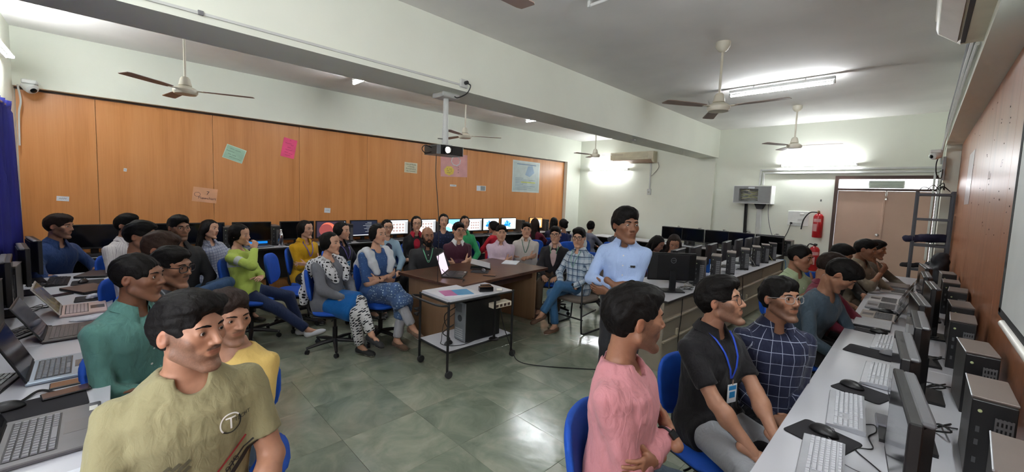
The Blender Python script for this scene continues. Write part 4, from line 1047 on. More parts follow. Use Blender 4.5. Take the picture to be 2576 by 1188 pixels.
def monitor(label, loc, rz, screen=None, style='slim', w=.50, h=.30, z0=.105, tilt=0., logo=False, group='computer monitors', case=None):
    t = thing('monitor', label, 'monitor', loc, rz, group); cs = case or BLACKP
    k = (style, w, h, z0)
    if k not in _MON:
        d = .03 if style == 'slim' else .034; b = MB()
        b.box((-w/2, 0, z0), (w/2, .03, z0+h), .004)
        b.prism([(-w/2+.01, 0), (w/2-.01, 0), (w*.33, -d), (-w*.33, -d)], z0+.02, z0+h-.015)
        m1 = b.mesh('casing', cs); m2 = MB().box((-w/2+.014, .0296, z0+.022), (w/2-.014, .0303, z0+h-.014)).mesh('screen', BLACKG)
        m3 = MB().box((-.035, -.05, .01), (.035, -.022, z0+.12), .006).mesh('stand_neck', cs); m4 = MB().prism([(-.11, -.12), (.11, -.12), (.125, .06), (-.125, .06)], 0, .014).mesh('stand_base', cs)
        _MON[k] = (m1, m2, m3, m4)
    m1, m2, m3, m4 = _MON[k]
    if style == 'fat' or case is not None:
        m1 = m1.copy() if case is not None else m1
        if case is not None: m1.materials[0] = case
    c = add_obj('casing', m1, t); s = add_obj('screen', m2, t); add_obj('stand_neck', m3, t); add_obj('stand_base', m4, t)
    if style == 'fat':
        MB().box((-w/2+.02, -.028, z0+h-.012), (w/2-.02, .006, z0+h+.003), .006).obj('top_shell', M('shell_grey', (92, 92, 96), .45), t)
    x0, x1, a, b_ = -w/2+.016, w/2-.016, z0+.024, z0+h-.016
    if screen == 'mars':
        flat(s, LCD['night'], x0, a, x1, b_); disc(s, LCD['mars'], .06, z0+h*.5, .13, .12, .0314); disc(s, LCD['mars2'], .09, z0+h*.46, .115, .105, .0322); flat(s, LCD['bar'], x0, a, x0+.2, a+.014, .0314)
        for i in range(4): flat(s, LCD['icon'], x0+.008, b_-.02-.026*i, x0+.020, b_-.008-.026*i, .0314)
    elif screen == 'code':
        flat(s, LCD['navy'], x0, a, x1, b_)
        for i in range(7): flat(s, LCD['grey'], x0+.10, b_-.03-.028*i, x0+.10+.08+.10*((i*37) % 5)/5, b_-.025-.028*i, .0314)
        flat(s, LCD['bar'], x0, a, x1, a+.012, .0314)
    elif screen == 'doc':
        flat(s, LCD['grey'], x0, a, x1, b_); flat(s, LCD['bar'], x0, b_-.03, x1, b_, .0314); flat(s, LCD['paper'], x0+.06, a+.015, x1-.10, b_-.04, .0314)
        for i in range(3):
            for j in range(4): flat(s, LCD['ink'], x0+.085+.065*j, b_-.10-.06*i, x0+.125+.065*j, b_-.065-.06*i, .0322)
    elif screen == 'bloom':
        flat(s, LCD['pale'], x0, a, x1, b_)
        for i in range(6): aa = radians(200-40*i); disc(s, LCD['bloom' if i % 2 else 'bloom2'], .05+.05*cos(aa), z0+h*.42+.045*sin(aa), .075, .032, .0312+.0009*i, rot=aa)
    elif screen == 'sky':
        flat(s, LCD['sky'], x0, a, x1, b_); disc(s, LCD['white'], -.05, z0+.12, .12, .05, .0314); disc(s, LCD['white'], .10, z0+.16, .10, .04, .0314)
    elif screen == 'orange': flat(s, LCD['orange'], x0, a, x1, b_); flat(s, LCD['paper'], x0+.05, a+.04, x1-.05, b_-.05, .0314)
    if logo:
        lo = MB(); ring = [(.028*cos(2*pi*i/24), -.0, .028*sin(2*pi*i/24)) for i in range(24)]
        zc = z0+h*.74
        MB().tube([(p[0], -d_off(style)-.001, zc+p[2]) for p in ring], .0026, 6, closed=True).obj('logo_ring', M('logo_grey', (150, 152, 156), .3, .5), c)
        lettering('DELL', .019, M('logo_grey', (150, 152, 156), .3, .5), c, frame4((0, -d_off(style)-.0012, zc), (-1, 0, 0), (0, 0, 1)))
    if tilt: t.rotation_euler = (tilt, 0, rz)
    return t
def d_off(style): return .03 if style == 'slim' else .034
# ---- small computer case; front faces local -Y
def make_cpu():
    t = thing('computer_case', 'x', 'computer')
    MB().box((-.056, -.145, 0), (.056, .145, .305), .003).obj('casing', CPUG, t)
    MB().box((-.056, -.153, .0), (.056, -.1455, .30), .002).obj('front_panel', CPUF, t)
    MB().box((-.058, -.15, .3055), (.058, .145, .3135), .002).obj('top_plate', M('cpu_top', (116, 104, 98), .5, .1, var=.06), t)
    MB().tube([(-.0575, -.15, .3115), (-.0575, .145, .3115)], .0028, 6).obj('trim_strip', SILV, t)
    g = MB()
    for i in range(9): g.box((.004, -.157, .03+.026*i), (.05, -.1535, .040+.026*i))
    for i in range(5): g.box((.004+.0102*i, -.1575, .03), (.009+.0102*i, -.1535, .25))
    g.obj('vent_grill', GRILL, t)
    MB().lathe([(.006, 0), (.006, .003), (.004, .004)], c=(-.034, -.153, .262), mat=Matrix.Rotation(pi/2, 4, 'X'), n=14).obj('power_button', M('button_green', (190, 200, 150), .4), t)
    for z_ in (.18, .13, .06): MB().box((-.04, -.1555, z_), (-.030, -.1535, z_+.022)).obj('port', M('port_grey', (90, 92, 94), .4), t)
    return t
CPU = make_cpu(); CPU_U = []
def cpu(label, loc, rz=0., group='small black computer cases'): return place(CPU, CPU_U, loc, rz, label, group)
# ---- keyboard, long side along local X, typist on the -Y side
def key_layout():
    rows = []
    W_ = .0188
    for r, ws in enumerate(([1]*13+[1.9], [1.5]+[1]*12+[1.4], [1.8]+[1]*11+[2.1], [2.3]+[1]*10+[2.6], [1.4, 1.2, 1.2, 6.2, 1.2, 1.2, 1.2, 1.3])):
        x = 0
        for w_ in ws: rows.append((x, .098-.0195*r, w_*W_-.003, .0150)); x += w_*W_
    for i in range(12): rows.append((.006+i*.0233+.006*(i//4), .121, .0165, .012))
    for r in range(5):
        for c in range(4): rows.append((.352+c*.0188, .098-.0195*r, .0158, .015))
    for r in range(2):
        for c in range(3): rows.append((.288+c*.0188, .098-.0195*r, .0158, .015))
    rows.append((.3068, .0395, .0158, .015)); rows += [(.288+c*.0188, .020, .0158, .015) for c in range(3)]
    return rows
KEYS = key_layout(); KM = {}
def key_mesh(w_, d, mat):
    k = (round(w_, 4), round(d, 4), mat.name)
    if k not in KM:
        b = MB(); b._add([(0, 0, 0), (w_, 0, 0), (w_, d, 0), (0, d, 0), (.0015, .0012, .005), (w_-.0015, .0012, .005), (w_-.0015, d-.002, .0055), (.0015, d-.002, .0055)], [(4, 5, 6, 7), (0, 1, 5, 4), (1, 2, 6, 5), (2, 3, 7, 6), (3, 0, 4, 7)]); KM[k] = b.mesh('key', mat)
    return KM[k]
def keyboard(label, loc, rz, near=False, mat=None, base=None, group='keyboards'):
    t = thing('keyboard', label, 'keyboard', loc, rz, group); mat = mat or KEYM
    MB().prism([(-.07, 0), (.07, 0), (.07, .021), (.06, .022), (-.068, .011), (-.07, .009)], -.222, .222, 'X').obj('base', base or SILV, t)
    if near:
        for (x, y, w_, d) in KEYS: o = add_obj('key', key_mesh(w_, d, mat), t, (-.213+x, -.062+y*.93, .0125+.078*(y*.93))); o.rotation_euler = (.078, 0, 0)
    else:
        b = MB()
        for (x, y, w_, d) in KEYS: b.box((-.213+x, -.062+y*.93, .010), (-.213+x+w_, -.062+y*.93+d, .017+.078*(y*.93+.0)))
        b.obj('keys', mat, t)['kind'] = 'stuff'
    return t
def make_mouse():
    t = thing('mouse', 'x', 'mouse'); F = Field((-.05, -.07, -.01), (.05, .07, .06), .005); F.ell((0, 0, .004), (.031, .056, .034), 0); F.cutplane((0, 0, .002), (0, 0, -1))
    v, q_ = F.surface(); add_obj('shell', np_mesh('shell', v, q_, [BLACKP]), t)
    MB().lathe([(.003, -.003), (.0075, -.003), (.0075, .003), (.003, .003)], c=(0, .03, .0315), n=12, mat=Matrix.Rotation(pi/2, 4, 'Y')).obj('scroll_wheel', GREYP, t); return t
MOUSE = make_mouse(); MOUSE_U = []
def mouse(label, loc, rz, mat=None):
    o = place(MOUSE, MOUSE_U, loc, rz, label, 'computer mice')
    if mat is not None:
        for c in o.children:
            if c.name.startswith('shell'): c.data = c.data.copy(); c.data.materials[0] = mat
    return o
def pad(label, loc, rz, w_=.24, d=.20):
    t = thing('mouse_pad', label, 'mouse pad', loc, rz, 'mouse pads'); P = []
    for cx, cy, a0 in ((w_/2-.02, d/2-.02, 0), (-w_/2+.02, d/2-.02, 90), (-w_/2+.02, -d/2+.02, 180), (w_/2-.02, -d/2+.02, 270)):
        for k in range(5): a = radians(a0+k*22.5); P.append((cx+.02*cos(a), cy+.02*sin(a)))
    MB().prism(P, 0, .003).obj('rubber_base', M('pad_rubber', (14, 14, 15), .9), t); MB().prism([(x*.985, y*.985) for x, y in P], .0031, .0042).obj('cloth_face', PADM, t); return t
# ---- laptop: hinge on local +Y side, typist on -Y; lid angle from flat
def laptop(label, loc, rz, ang=105, deck=None, keys=None, w_=.36, d=.245, screen=None, near=False, lid=None, closed=False, tape=False, group='laptops'):
    t = thing('laptop', label, 'laptop', loc, rz, group); deck = deck or GREYP; keys = keys or KEYB; lid = lid or BLACKP
    MB().box((-w_/2, -d/2, .002), (w_/2, d/2, .018), .004).obj('base', deck, t)
    if closed:
        MB().box((-w_/2, -d/2, .0185), (w_/2, d/2, .026), .003).obj('lid', lid, t); return t
    kw, kd = w_*.80, d*.46; y0 = d/2-.03-kd
    MB().box((-kw/2-.004, y0-.004, .0178), (kw/2+.004, y0+kd+.004, .0186)).obj('keyboard_well', BLACKP, t)
    nx, ny = (15, 6); cw, ch = kw/nx, kd/ny
    if near:
        for r in range(ny):
            c = 0
            while c < nx:
                sp_ = 5 if (r == 0 and c == 4) else 1; add_obj('key', key_mesh(cw*sp_-.003, ch-.003, keys), t, (-kw/2+c*cw+.0015, y0+r*ch+.0015, .0184)); c += sp_
    else:
        b = MB()
        for r in range(ny):
            for c in range(nx): b.box((-kw/2+c*cw+.0015, y0+r*ch+.0015, .018), (-kw/2+(c+1)*cw-.0015, y0+(r+1)*ch-.0015, .021))
        b.obj('keys', keys, t)['kind'] = 'stuff'
    MB().box((-.055, -d/2+.012, .0178), (.055, y0-.014, .0186)).obj('touchpad', M('touchpad', (84, 80, 80), .35), t)
    if tape: MB().box((w_/2-.085, -d/2+.01, .0178), (w_/2-.04, -d/2+.035, .0188)).obj('sticker', M('sticker_pale', (214, 214, 206), .5), t)
    R = Matrix.Translation((0, d/2-.004, .018)) @ Matrix.Rotation(radians(ang), 4, 'X')
    # lid lies along local -Y when closed: build it standing along +Y' then rotate about the hinge
    H = Matrix.Translation((0, d/2-.006, .019)) @ Matrix.Rotation(-radians(ang), 4, 'X')
    l = MB().box((-w_/2, -d, -.003), (w_/2, 0, .004), .003, mat=H).obj('lid', lid, t)
    MB().box((-w_/2+.012, -d+.012, -.0036), (w_/2-.012, -.018, -.0031), mat=H).obj('screen', screen or BLACKG, l)
    MB().tube([(-w_/2+.03, d/2-.005, .018), (w_/2-.03, d/2-.005, .018)], .006, 8).obj('hinge', BLACKP, t)
    return t
def cable(label, pts, r=.003, mat=None, group=None, name='cable', parent=None):
    o = MB().tube(spline(pts, 7), r, 6).obj(name, mat or WIRE, parent, True)
    if parent is None: tag(o, label, 'cable', group)
    return o
def tangle(label, c, rad, z, n, seed, mat=None, name='cable_bundle', r=.0028):
    """a loose coil of one cable on a surface"""
    R_ = random.Random(seed); P = []
    for i in range(n):
        a = i*2.2+R_.uniform(-.6, .6); q = rad*R_.uniform(.35, 1.); P.append((c[0]+q*cos(a), c[1]+q*1.5*sin(a), z+.004+R_.uniform(0, .03)*(i % 2)))
    return cable(label, P, r, mat, 'loose cables', name)
# ================================================================== equipment on the right-hand desk (screens face -X)
DZ = .75
fr = pi/2   # local +Y -> world -X
MD = [(1.80, .045, 'nearest the photographer on the screen-wall desk'), (2.45, .02, 'second from the photographer on the screen-wall desk'), (3.10, .06, 'third from the photographer on the screen-wall desk'),
      (3.80, .06, 'fourth from the photographer on the screen-wall desk'), (4.62, .13, 'fifth from the photographer on the screen-wall desk'), (5.35, .10, 'sixth from the photographer on the screen-wall desk'), (6.15, .10, 'beside the khaki shirt man on the screen-wall desk')]
for i, (y, x, s) in enumerate(MD):
    monitor('thick grey-topped monitor '+s, (x-.015, y, DZ), fr+.10-.03*(i % 3), None, 'fat', .50, .315, .10, group='monitors on the screen-wall desk')
for i, (y, x) in enumerate(((1.81, .26), (2.44, .25), (3.15, .262), (3.94, .25), (4.53, .268), (5.33, .29), (5.92, .268), (6.7, .27))):
    cpu('black computer case with brown-grey top, number %s along the veneer wall' % ('one', 'two', 'three', 'four', 'five', 'six', 'seven', 'eight')[i], (x, y, DZ), .03*((i*7) % 5-2), 'computer cases along the veneer wall')
for lab, x, y, rz, near in (('silver keyboard cut off by the bottom edge of the photo', -.19, 1.905, -pi/2+.09, True), ('silver keyboard beside the dark mouse in the near corner', -.178, 2.53, -pi/2+.09, True), ('silver keyboard lying on the second black mouse pad', -.098, 3.226, -pi/2+.01, True), ('silver keyboard in front of the fourth monitor', -.106, 4.06, -pi/2-.01, True)):
    keyboard(lab, (x, y, DZ+(.005 if 'pad' in lab else .001)), rz, near)
# pads and mice
pad('black mouse pad at the near edge of the screen-wall desk', (-.222, 2.165, DZ+.0005), -.29, .22, .205)
mouse('large black mouse on the pad nearest the photographer', (-.221, 2.20, DZ+.005), -1.81)
pad('black mouse pad half under the second silver keyboard', (-.146, 2.876, DZ+.0005), -.32, .22, .19)
mouse('black mouse between the two nearest silver keyboards', (-.19, 2.90, DZ+.005), -1.81)
pad('black mouse pad left of the third silver keyboard', (-.17, 3.72, DZ+.0005), -.12, .26, .22); mouse('grey mouse beside the third monitor', (-.07, 3.755, DZ+.005), -1.35, GREYP)
pad('small black mouse pad in front of the closed silver laptop', (-.21, 4.36, DZ+.0005), -.1, .2, .12); mouse('black mouse in front of the closed silver laptop', (-.16, 4.37, DZ+.005), -pi/2)
pad('black mouse pad beside the open laptop of the grey-blue shirt man', (-.17, 5.30, DZ+.0005), -.05, .22, .12); mouse('black mouse next to the open laptop of the grey-blue shirt man', (-.16, 5.30, DZ+.005), -pi/2)
laptop('closed silver laptop on the screen-wall desk', (-.215, 4.63, DZ), -pi/2, deck=BLACKP, lid=SILV, w_=.35, d=.24, closed=True)
laptop('open laptop with a tan palm rest behind the closed silver one', (-.20, 5.02, DZ), -pi/2, 112, deck=M('tan_deck', (150, 138, 128), .4), lid=BLACKP)
laptop('open laptop in front of the grey-blue shirt man', (-.20, 5.56, DZ), -pi/2, 115, deck=M('grey_deck', (146, 146, 150), .4), lid=GREYP)
laptop('open laptop under the typing hands on the screen-wall desk', (-.20, 5.97, DZ), -pi/2, 115, deck=M('pale_deck', (188, 186, 184), .4), lid=GREYP)
laptop('open laptop farthest along the screen-wall desk', (-.15, 6.75, DZ), -pi/2, 115, deck=M('pale_deck', (188, 186, 184), .4), lid=BLACKP)
laptop('closed dark laptop near the slotted rack', (-.14, 7.25, DZ), -pi/2, closed=True, lid=M('brown_lid', (92, 80, 74), .5))
MB_ = MB().box((-.065, -.04, .0), (.065, .04, .022), .004).obj('adapter_box', M('adapter_grey', (128, 128, 136), .5)); MB_.location = (-.03, 2.53, DZ); MB_.rotation_euler = (0, 0, -pi/2+.1); tag(MB_, 'flat grey adapter box beside the nearest silver keyboard', 'adapter')
cable('thin black keyboard cable curling past the grey adapter box', [(-.11, 2.43, DZ+.006), (-.07, 2.47, DZ+.004), (-.06, 2.40, DZ+.004), (-.08, 2.32, DZ+.004), (-.06, 2.22, DZ+.004), (-.11, 2.16, DZ+.004), (-.03, 2.05, DZ+.004), (.06, 1.9, DZ+.004)], .0026)
cable('grey mouse cable looping over the nearest mouse pad', [(-.20, 2.16, DZ+.012), (-.15, 2.10, DZ+.008), (-.16, 2.02, DZ+.006), (-.08, 1.98, DZ+.005), (.0, 2.02, DZ+.005), (.08, 2.1, DZ+.005)], .0022, GREYP)
for i in range(7):
    y = 1.95+.62*i
    cable('black power cable looping between monitor and computer case, loop %s' % ('one', 'two', 'three', 'four', 'five', 'six', 'seven')[i], [(.02, y-.12, DZ+.16), (.08, y-.1, DZ+.03), (.12, y+.05, DZ+.004), (.17, y-.02, DZ+.05), (.14, y+.16, DZ+.004), (.10, y+.05, DZ+.006), (.18, y+.2, DZ+.006)], .0042, None, 'power cables on the screen-wall desk')
    cable('thin black cable lying across the screen-wall desk, strand %s' % ('one', 'two', 'three', 'four', 'five', 'six', 'seven')[i], [(.05, y+.1, DZ+.005), (.11, y+.16, DZ+.004), (.15, y+.10, DZ+.02), (.2, y+.17, DZ+.004)], .003, None, 'thin cables on the screen-wall desk')

# ================================================================== near-wall desk (typists on the +Y side, laptops open towards +Y)
LA = pi   # local -Y (typist) -> world +Y
laptop('grey open laptop nearest the photographer on the curtain-wall desk', (-2.29, -.205, DZ), LA+.02, 108, deck=M('deck_gunmetal', (98, 96, 98), .38, .4), keys=M('key_grey', (120, 120, 126), .4), w_=.40, d=.27, near=True, tape=True)
laptop('pale blue-grey open laptop beside two phones', (-3.09, -.215, DZ), LA+.03, 112, deck=M('deck_blue', (150, 164, 178), .35, .3), keys=M('key_slate', (110, 118, 128), .4), w_=.36, d=.25, near=True, tape=True)
laptop('dark open laptop with a painted wavy wallpaper reflection', (-3.80, -.225, DZ), LA+.02, 118, deck=M('deck_dark', (52, 48, 50), .4), keys=M('key_brown', (92, 84, 86), .45), w_=.36, d=.25, screen=M('painted_glare', (38, 44, 58), .08, var=.6, vs=14))  # wavy reflection put into the screen's base colour as noise
laptop('pinkish silver open laptop in front of the closed brown laptop', (-4.42, -.20, DZ), LA+.04, 122, deck=M('deck_rose', (200, 178, 172), .4), keys=M('key_rose', (188, 172, 174), .45), lid=M('lid_pale', (176, 172, 166), .4), screen=M('screen_warm', (150, 138, 108), .1, var=.3, vs=10))
laptop('closed brown laptop on the curtain-wall desk', (-5.20, -.20, DZ), LA+.5, closed=True, deck=BLACKP, lid=M('lid_brown', (86, 66, 60), .5), w_=.34, d=.24)
laptop('closed dark grey laptop at the far end of the curtain-wall desk', (-5.98, -.16, DZ), LA-.35, closed=True, deck=BLACKP, lid=M('lid_dark', (60, 52, 52), .5), w_=.34, d=.24)
def phone(label, loc, rz, face):
    t = thing('phone', label, 'phone', loc, rz, 'mobile phones'); MB().box((-.037, -.078, 0), (.037, .078, .009), .003).obj('case', BLACKP, t); MB().box((-.034, -.074, .009), (.034, .074, .0098)).obj('glass', face, t); return t
phone('phone with brownish screen beside the pale blue-grey laptop', (-2.84, -.175, DZ), .04, M('phone_brown', (112, 84, 66), .15)); phone('dark red-brown phone nearer the gunmetal laptop', (-2.71, -.19, DZ+.006), .16, M('phone_maroon', (62, 34, 32), .2))
phone('dark phone lying left of the closed brown laptop', (-5.08, -.37, DZ), .5, M('phone_dark', (48, 32, 28), .2))
pad('dark mouse pad under the white mouse', (-4.82, -.17, DZ+.0005), pi/2, .2, .22); mouse('white mouse on the curtain-wall desk', (-4.81, -.165, DZ+.005), .9, M('mouse_white', (205, 206, 212), .35))
pad('dark mouse pad beyond the closed brown laptop', (-5.60, -.22, DZ+.0005), pi/2, .22, .24); mouse('black mouse beyond the closed brown laptop', (-5.58, -.25, DZ+.005), 1.2)
F = Field((-.14, -.09, -.01), (.14, .09, .05), .008); F.ell((0, 0, .008), (.10, .042, .016), 0); F.ell((.06, .01, .008), (.05, .03, .012), .02); F.noise(.008, 60, 4); F.cutplane((0, 0, .001), (0, 0, -1)); v, q_ = F.surface()
o = add_obj('folded_cloth', np_mesh('folded_cloth', v, q_, [M('cloth_white', (220, 220, 226), .8)])); tag(o, 'crumpled white cloth between the dark and the pinkish laptops', 'cloth'); o.location = (-4.10, -.16, DZ); o.rotation_euler = (0, 0, pi/2+.1)
pad('dark mouse pad under the nearest laptop', (-2.62, -.25, DZ+.0005), .1, .22, .26); mouse('black mouse behind the maroon phone', (-2.66, -.36, DZ+.005), pi)
keyboard('black keyboard beside the dark open laptop', (-3.86, -.50, DZ), LA-.5, False, KEYB, BLACKP); keyboard('black keyboard with large keys at the left edge of the photo', (-2.92, -.47, DZ), LA-.2, False, M('key_lgt', (150, 152, 150), .5), BLACKP)
keyboard('black keyboard near the far end of the curtain-wall desk', (-5.75, -.42, DZ), LA, False, KEYB, BLACKP)
for i, x in enumerate((-2.95, -3.75, -4.55, -5.3, -5.9)):
    monitor('dark monitor seen edge-on in front of the blue curtain, number %s from the left edge' % ('one', 'two', 'three', 'four', 'five')[i], (x, -.58, DZ), 0.05*(i-2)+.10, None, 'fat', .50, .315, .10, group='monitors along the curtain wall')
for i, x in enumerate((-4.15, -4.95)): cpu('black computer case behind the %s' % ('pinkish laptop', 'dark phone')[i], (x, -.62, DZ), pi/2)
sh_ = thing('paper_sheet', 'white printed sheet at the bottom left corner of the desk', 'paper', (-1.86, -.2, DZ), .1)
MB().box((-.10, -.14, .0005), (.10, .14, .0015)).obj('sheet', M('paper_white', (222, 226, 232), .7), sh_); MB().box((-.05, .06, .0016), (.05, .09, .0019)).obj('printed_block', M('print_blue', (60, 130, 200), .6), sh_)
for i in range(2): tangle('tangled black cables under the curtain-wall monitors, coil %s' % ('one', 'two')[i], (-4.6-1.0*i, -.5), .10, DZ, 9, 40+i)
cable('black power cable by the maroon phone', [(-2.75, -.5, DZ+.005), (-2.62, -.42, DZ+.01), (-2.72, -.33, DZ+.005), (-2.80, -.28, DZ+.01), (-2.74, -.22, DZ+.005)], .006)

# ================================================================== orange-wall counter
AZ = .82
MA = [(-.21, None), (.34, None), (.86, None), (1.46, None), (2.09, None), (2.63, 'mars'), (3.21, 'code'), (3.86, 'doc'), (4.51, 'doc'), (5.17, 'sky'), (5.77, 'doc'), (6.30, 'bloom'), (6.88, 'bloom'), (7.88, 'orange')]
ML = ['dark monitor behind the navy shirt man', 'dark monitor behind the white striped shirt man', 'dark monitor behind the black shirt man', 'dark monitor behind the yellow-green sweater girl', 'dark monitor behind the steel bottle', 'monitor showing a red planet wallpaper', 'monitor showing a dark code window', 'monitor showing a document page left of the red shirt woman', 'monitor showing a document between two standing women', 'monitor with a sky picture behind the green hoodie girl', 'monitor with a document right of the green hoodie girl', 'monitor with a blue bloom wallpaper beside the girl in red', 'monitor with a blue bloom wallpaper behind the white shirt man', 'monitor with an orange page near the far corner']
for (y, s), l in zip(MA, ML): monitor(l, (-7.12, y, AZ), -pi/2, s, 'slim', .51, .30, .075, group='monitors on the orange-wall counter')
for i, y in enumerate((.12, 1.15, 1.77, 2.93, 3.52, 4.2, 4.84, 7.35, 8.3)):
    cpu('black computer case on the orange-wall counter, number %s from the curtain' % ('one', 'two', 'three', 'four', 'five', 'six', 'seven', 'eight', 'nine')[i], (-7.19, y, AZ), pi/2, 'computer cases on the orange-wall counter')
for i, y in enumerate((-.2, .86, 2.09, 2.66, 3.25, 3.9, 4.5, 5.8, 6.3, 6.9)):
    keyboard('black keyboard on the orange-wall counter, number %s from the curtain' % ('one', 'two', 'three', 'four', 'five', 'six', 'seven', 'eight', 'nine', 'ten')[i], (-6.93, y, AZ), pi/2, False, KEYB, BLACKP, 'keyboards on the orange-wall counter')
laptop('laptop with a blue app screen behind the yellow-green sweater girl', (-6.98, 1.52, AZ), pi/2+.1, 100, screen=LCD['blue'], lid=BLACKP, w_=.34, d=.24)
lp = [x for x in COL.objects if x.get('label') == 'laptop with a blue app screen behind the yellow-green sweater girl'][0]
H_ = Matrix.Translation((0, .24/2-.006, .019)) @ Matrix.Rotation(-radians(100), 4, 'X')
for r in range(4):
    for c in range(6): MB().box((-.10+.034*c, -.19+.035*r, -.0044), (-.082+.034*c, -.175+.035*r, -.0037), mat=H_).obj('app_icon', LCD['icon'], lp)
def bottle(label, loc, mat, h=.26, r=.035):
    t = thing('bottle', label, 'bottle', loc, 0); MB().lathe([(r*.9, 0), (r, .006), (r, h*.62), (r*.82, h*.74), (r*.45, h*.86), (r*.42, h*.9)], n=20).obj('body', mat, t, True); MB().lathe([(r*.5, h*.9), (r*.5, h*.985), (r*.42, h)], n=16).obj('cap', mat, t, True)
bottle('polished steel water bottle on the orange-wall counter', (-6.91, 1.80, AZ), M('steel_bottle', (205, 205, 208), .18, 1.), .27)
bottle('clear plastic bottle beside the blue bloom monitor', (-6.95, 7.35, AZ), M('bottle_clear', (190, 200, 205), .1, alpha=.5), .25)
for i in range(3): tag(MB().box((-.14, -.10, 0), (.14, .10, .006)).obj('paper_sheet', M('paper_white', (222, 226, 232), .7), None, loc=(-6.93, (1.95, .35, 3.6)[i], AZ), rz=.2*i), 'white paper sheets lying on the counter %s' % ('beside the steel bottle', 'behind the navy shirt man', 'under the code monitor')[i], 'paper')

# ================================================================== centre row and far-wall computers
for i, y in enumerate((5.05, 5.6, 6.2, 6.85, 7.45, 8.0, 8.5)):
    w7 = ('one', 'two', 'three', 'four', 'five', 'six', 'seven')[i]
    monitor('grey-backed monitor tilted on the centre desk, number %s from the standing man' % w7, (-2.10, y, DZ), pi/2+.12, None, 'fat', .48, .30, .105, tilt=0, group='monitors on the centre desk', case=M('case_grey', (58, 58, 62), .4))
    cpu('black computer case on the centre desk, number %s from the standing man' % w7, (-1.86, y+.10, DZ), .28, 'computer cases on the centre desk')
    tangle('tangled black cables on the centre desk, coil %s from the standing man' % w7, (-1.84, y-.08), .085, DZ, 9, i, WIRE if i % 3 else WIRE)
p = on(1712, 720, 'Z', DZ)
monitor('large black monitor with round logo turned its back to the camera', (-1.90, 4.42, DZ), YAW+.0, None, 'slim', .53, .31, .115, logo=True, group='monitors on the centre desk')
keyboard('black keyboard beside the monitor with the round logo', (-2.12, 4.15, DZ), pi*.3, False, KEYB, BLACKP); mouse('black mouse near the standing man on the centre desk', (-2.02, 4.12, DZ+.001), .4)
tangle('tangled grey and black cables at the foot of the logo monitor', (-1.82, 4.62), .12, DZ, 13, 77); tangle('pale cable coil at the foot of the logo monitor', (-1.85, 4.75), .09, DZ, 9, 78, WIREW)
cable('pale network cable arching over the centre desk', [(-1.85, 7.0, DZ+.005), (-1.82, 7.05, DZ+.12), (-1.86, 7.2, DZ+.16), (-1.80, 7.3, DZ+.02), (-1.9, 7.4, DZ+.005)], .004, WIREW)
cable('yellowish network cable near the end of the centre desk', [(-1.85, 8.0, DZ+.005), (-1.80, 8.06, DZ+.14), (-1.86, 8.25, DZ+.15), (-1.78, 8.3, DZ+.02)], .004, M('cable_yellow', (205, 196, 120), .5))
cable('black cable hanging down the beige panel near the socket', [(-1.72, 4.32, .72), (-1.715, 4.30, .5), (-1.71, 4.25, .25), (-1.70, 4.3, .03), (-1.66, 4.5, .012), (-1.6, 4.9, .012)], .005)
cable('black cable hanging down the beige panel farther along', [(-1.72, 6.4, .72), (-1.71, 6.42, .4), (-1.71, 6.38, .15), (-1.65, 6.5, .012)], .005)
tag(MB().box((-.10, -.07, 0), (.10, .07, .20), .006).obj('blue_box', M('box_blue', (30, 110, 215), .5), None, loc=(-2.16, 6.05, DZ), rz=.3), 'bright blue box standing between the centre desk monitors', 'box')
for i, x in enumerate((-5.35, -4.1, -3.62, -3.10, -2.62, -2.10)):
    w6 = ('one', 'two', 'three', 'four', 'five', 'six')[i]
    monitor('dark monitor under the far wall, number %s from the left' % w6, (x, 9.42, DZ), pi+.05*(i % 2), None, 'fat', .50, .30, .095, group='monitors under the far wall')
    if i: cpu('black computer case under the far wall, number %s from the left' % w6, (x+.33 if i < 5 else x+.30, 9.6, DZ), 0., 'computer cases under the far wall')
    tangle('black cable heap on top of the far-wall machines, number %s' % w6, (x+.1, 9.5), .05, DZ+.40, 7, 20+i)
monitor('dark monitor standing alone at the far end of the centre desk', (-1.93, 8.72, DZ), pi-.35, None, 'fat', .50, .32, .10)
cable('pair of blue network cables hanging off the end of the centre desk', [(-1.75, 8.78, DZ+.005), (-1.69, 8.84, DZ-.03), (-1.68, 8.85, .5), (-1.7, 8.84, .2)], .006, M('cable_blue', (90, 150, 200), .5))

# ================================================================== teacher's table and what stands on it
tb = thing('teacher_table', 'large teacher table with dark walnut top and tan panels', 'table', (-4.05, 3.40, 0), radians(7))
MB().box((-.53, -.88, .715), (.53, .88, .75), .004).obj('table_top', WALNUT, tb)
MB().box((-.42, -.80, 0), (.40, -.775, .714)).obj('side_panel', TANL, tb); MB().box((-.42, .70, 0), (.44, .725, .714)).obj('side_panel', TANL, tb)
MB().box((-.40, -.774, .30), (-.38, .70, .714)).obj('modesty_panel', TANL, tb); MB().box((.36, -.774, .60), (.38, .70, .714)).obj('apron', WALNUT, tb)
MB().box((-.1, -.774, .0), (.32, -.35, .66)).obj('drawer_pedestal', TANL, tb); MB().box((-.42, .726, .0), (.44, .735, .16)).obj('kick_board', M('kick_brown', (84, 58, 44), .5), tb)
laptop('open laptop with a pink screen on the teacher table', (-3.93, 2.93, DZ), 2.3, 108, deck=M('deck_black', (44, 42, 44), .4), screen=emis('lcd_pink', (215, 190, 210), .8), w_=.37, d=.25, tape=True)
laptop('half-open silver laptop lying face down on the teacher table', (-4.18, 3.55, DZ), -.72, 13, deck=BLACKP, lid=M('lid_silver', (176, 186, 194), .3, .3), w_=.40, d=.27)
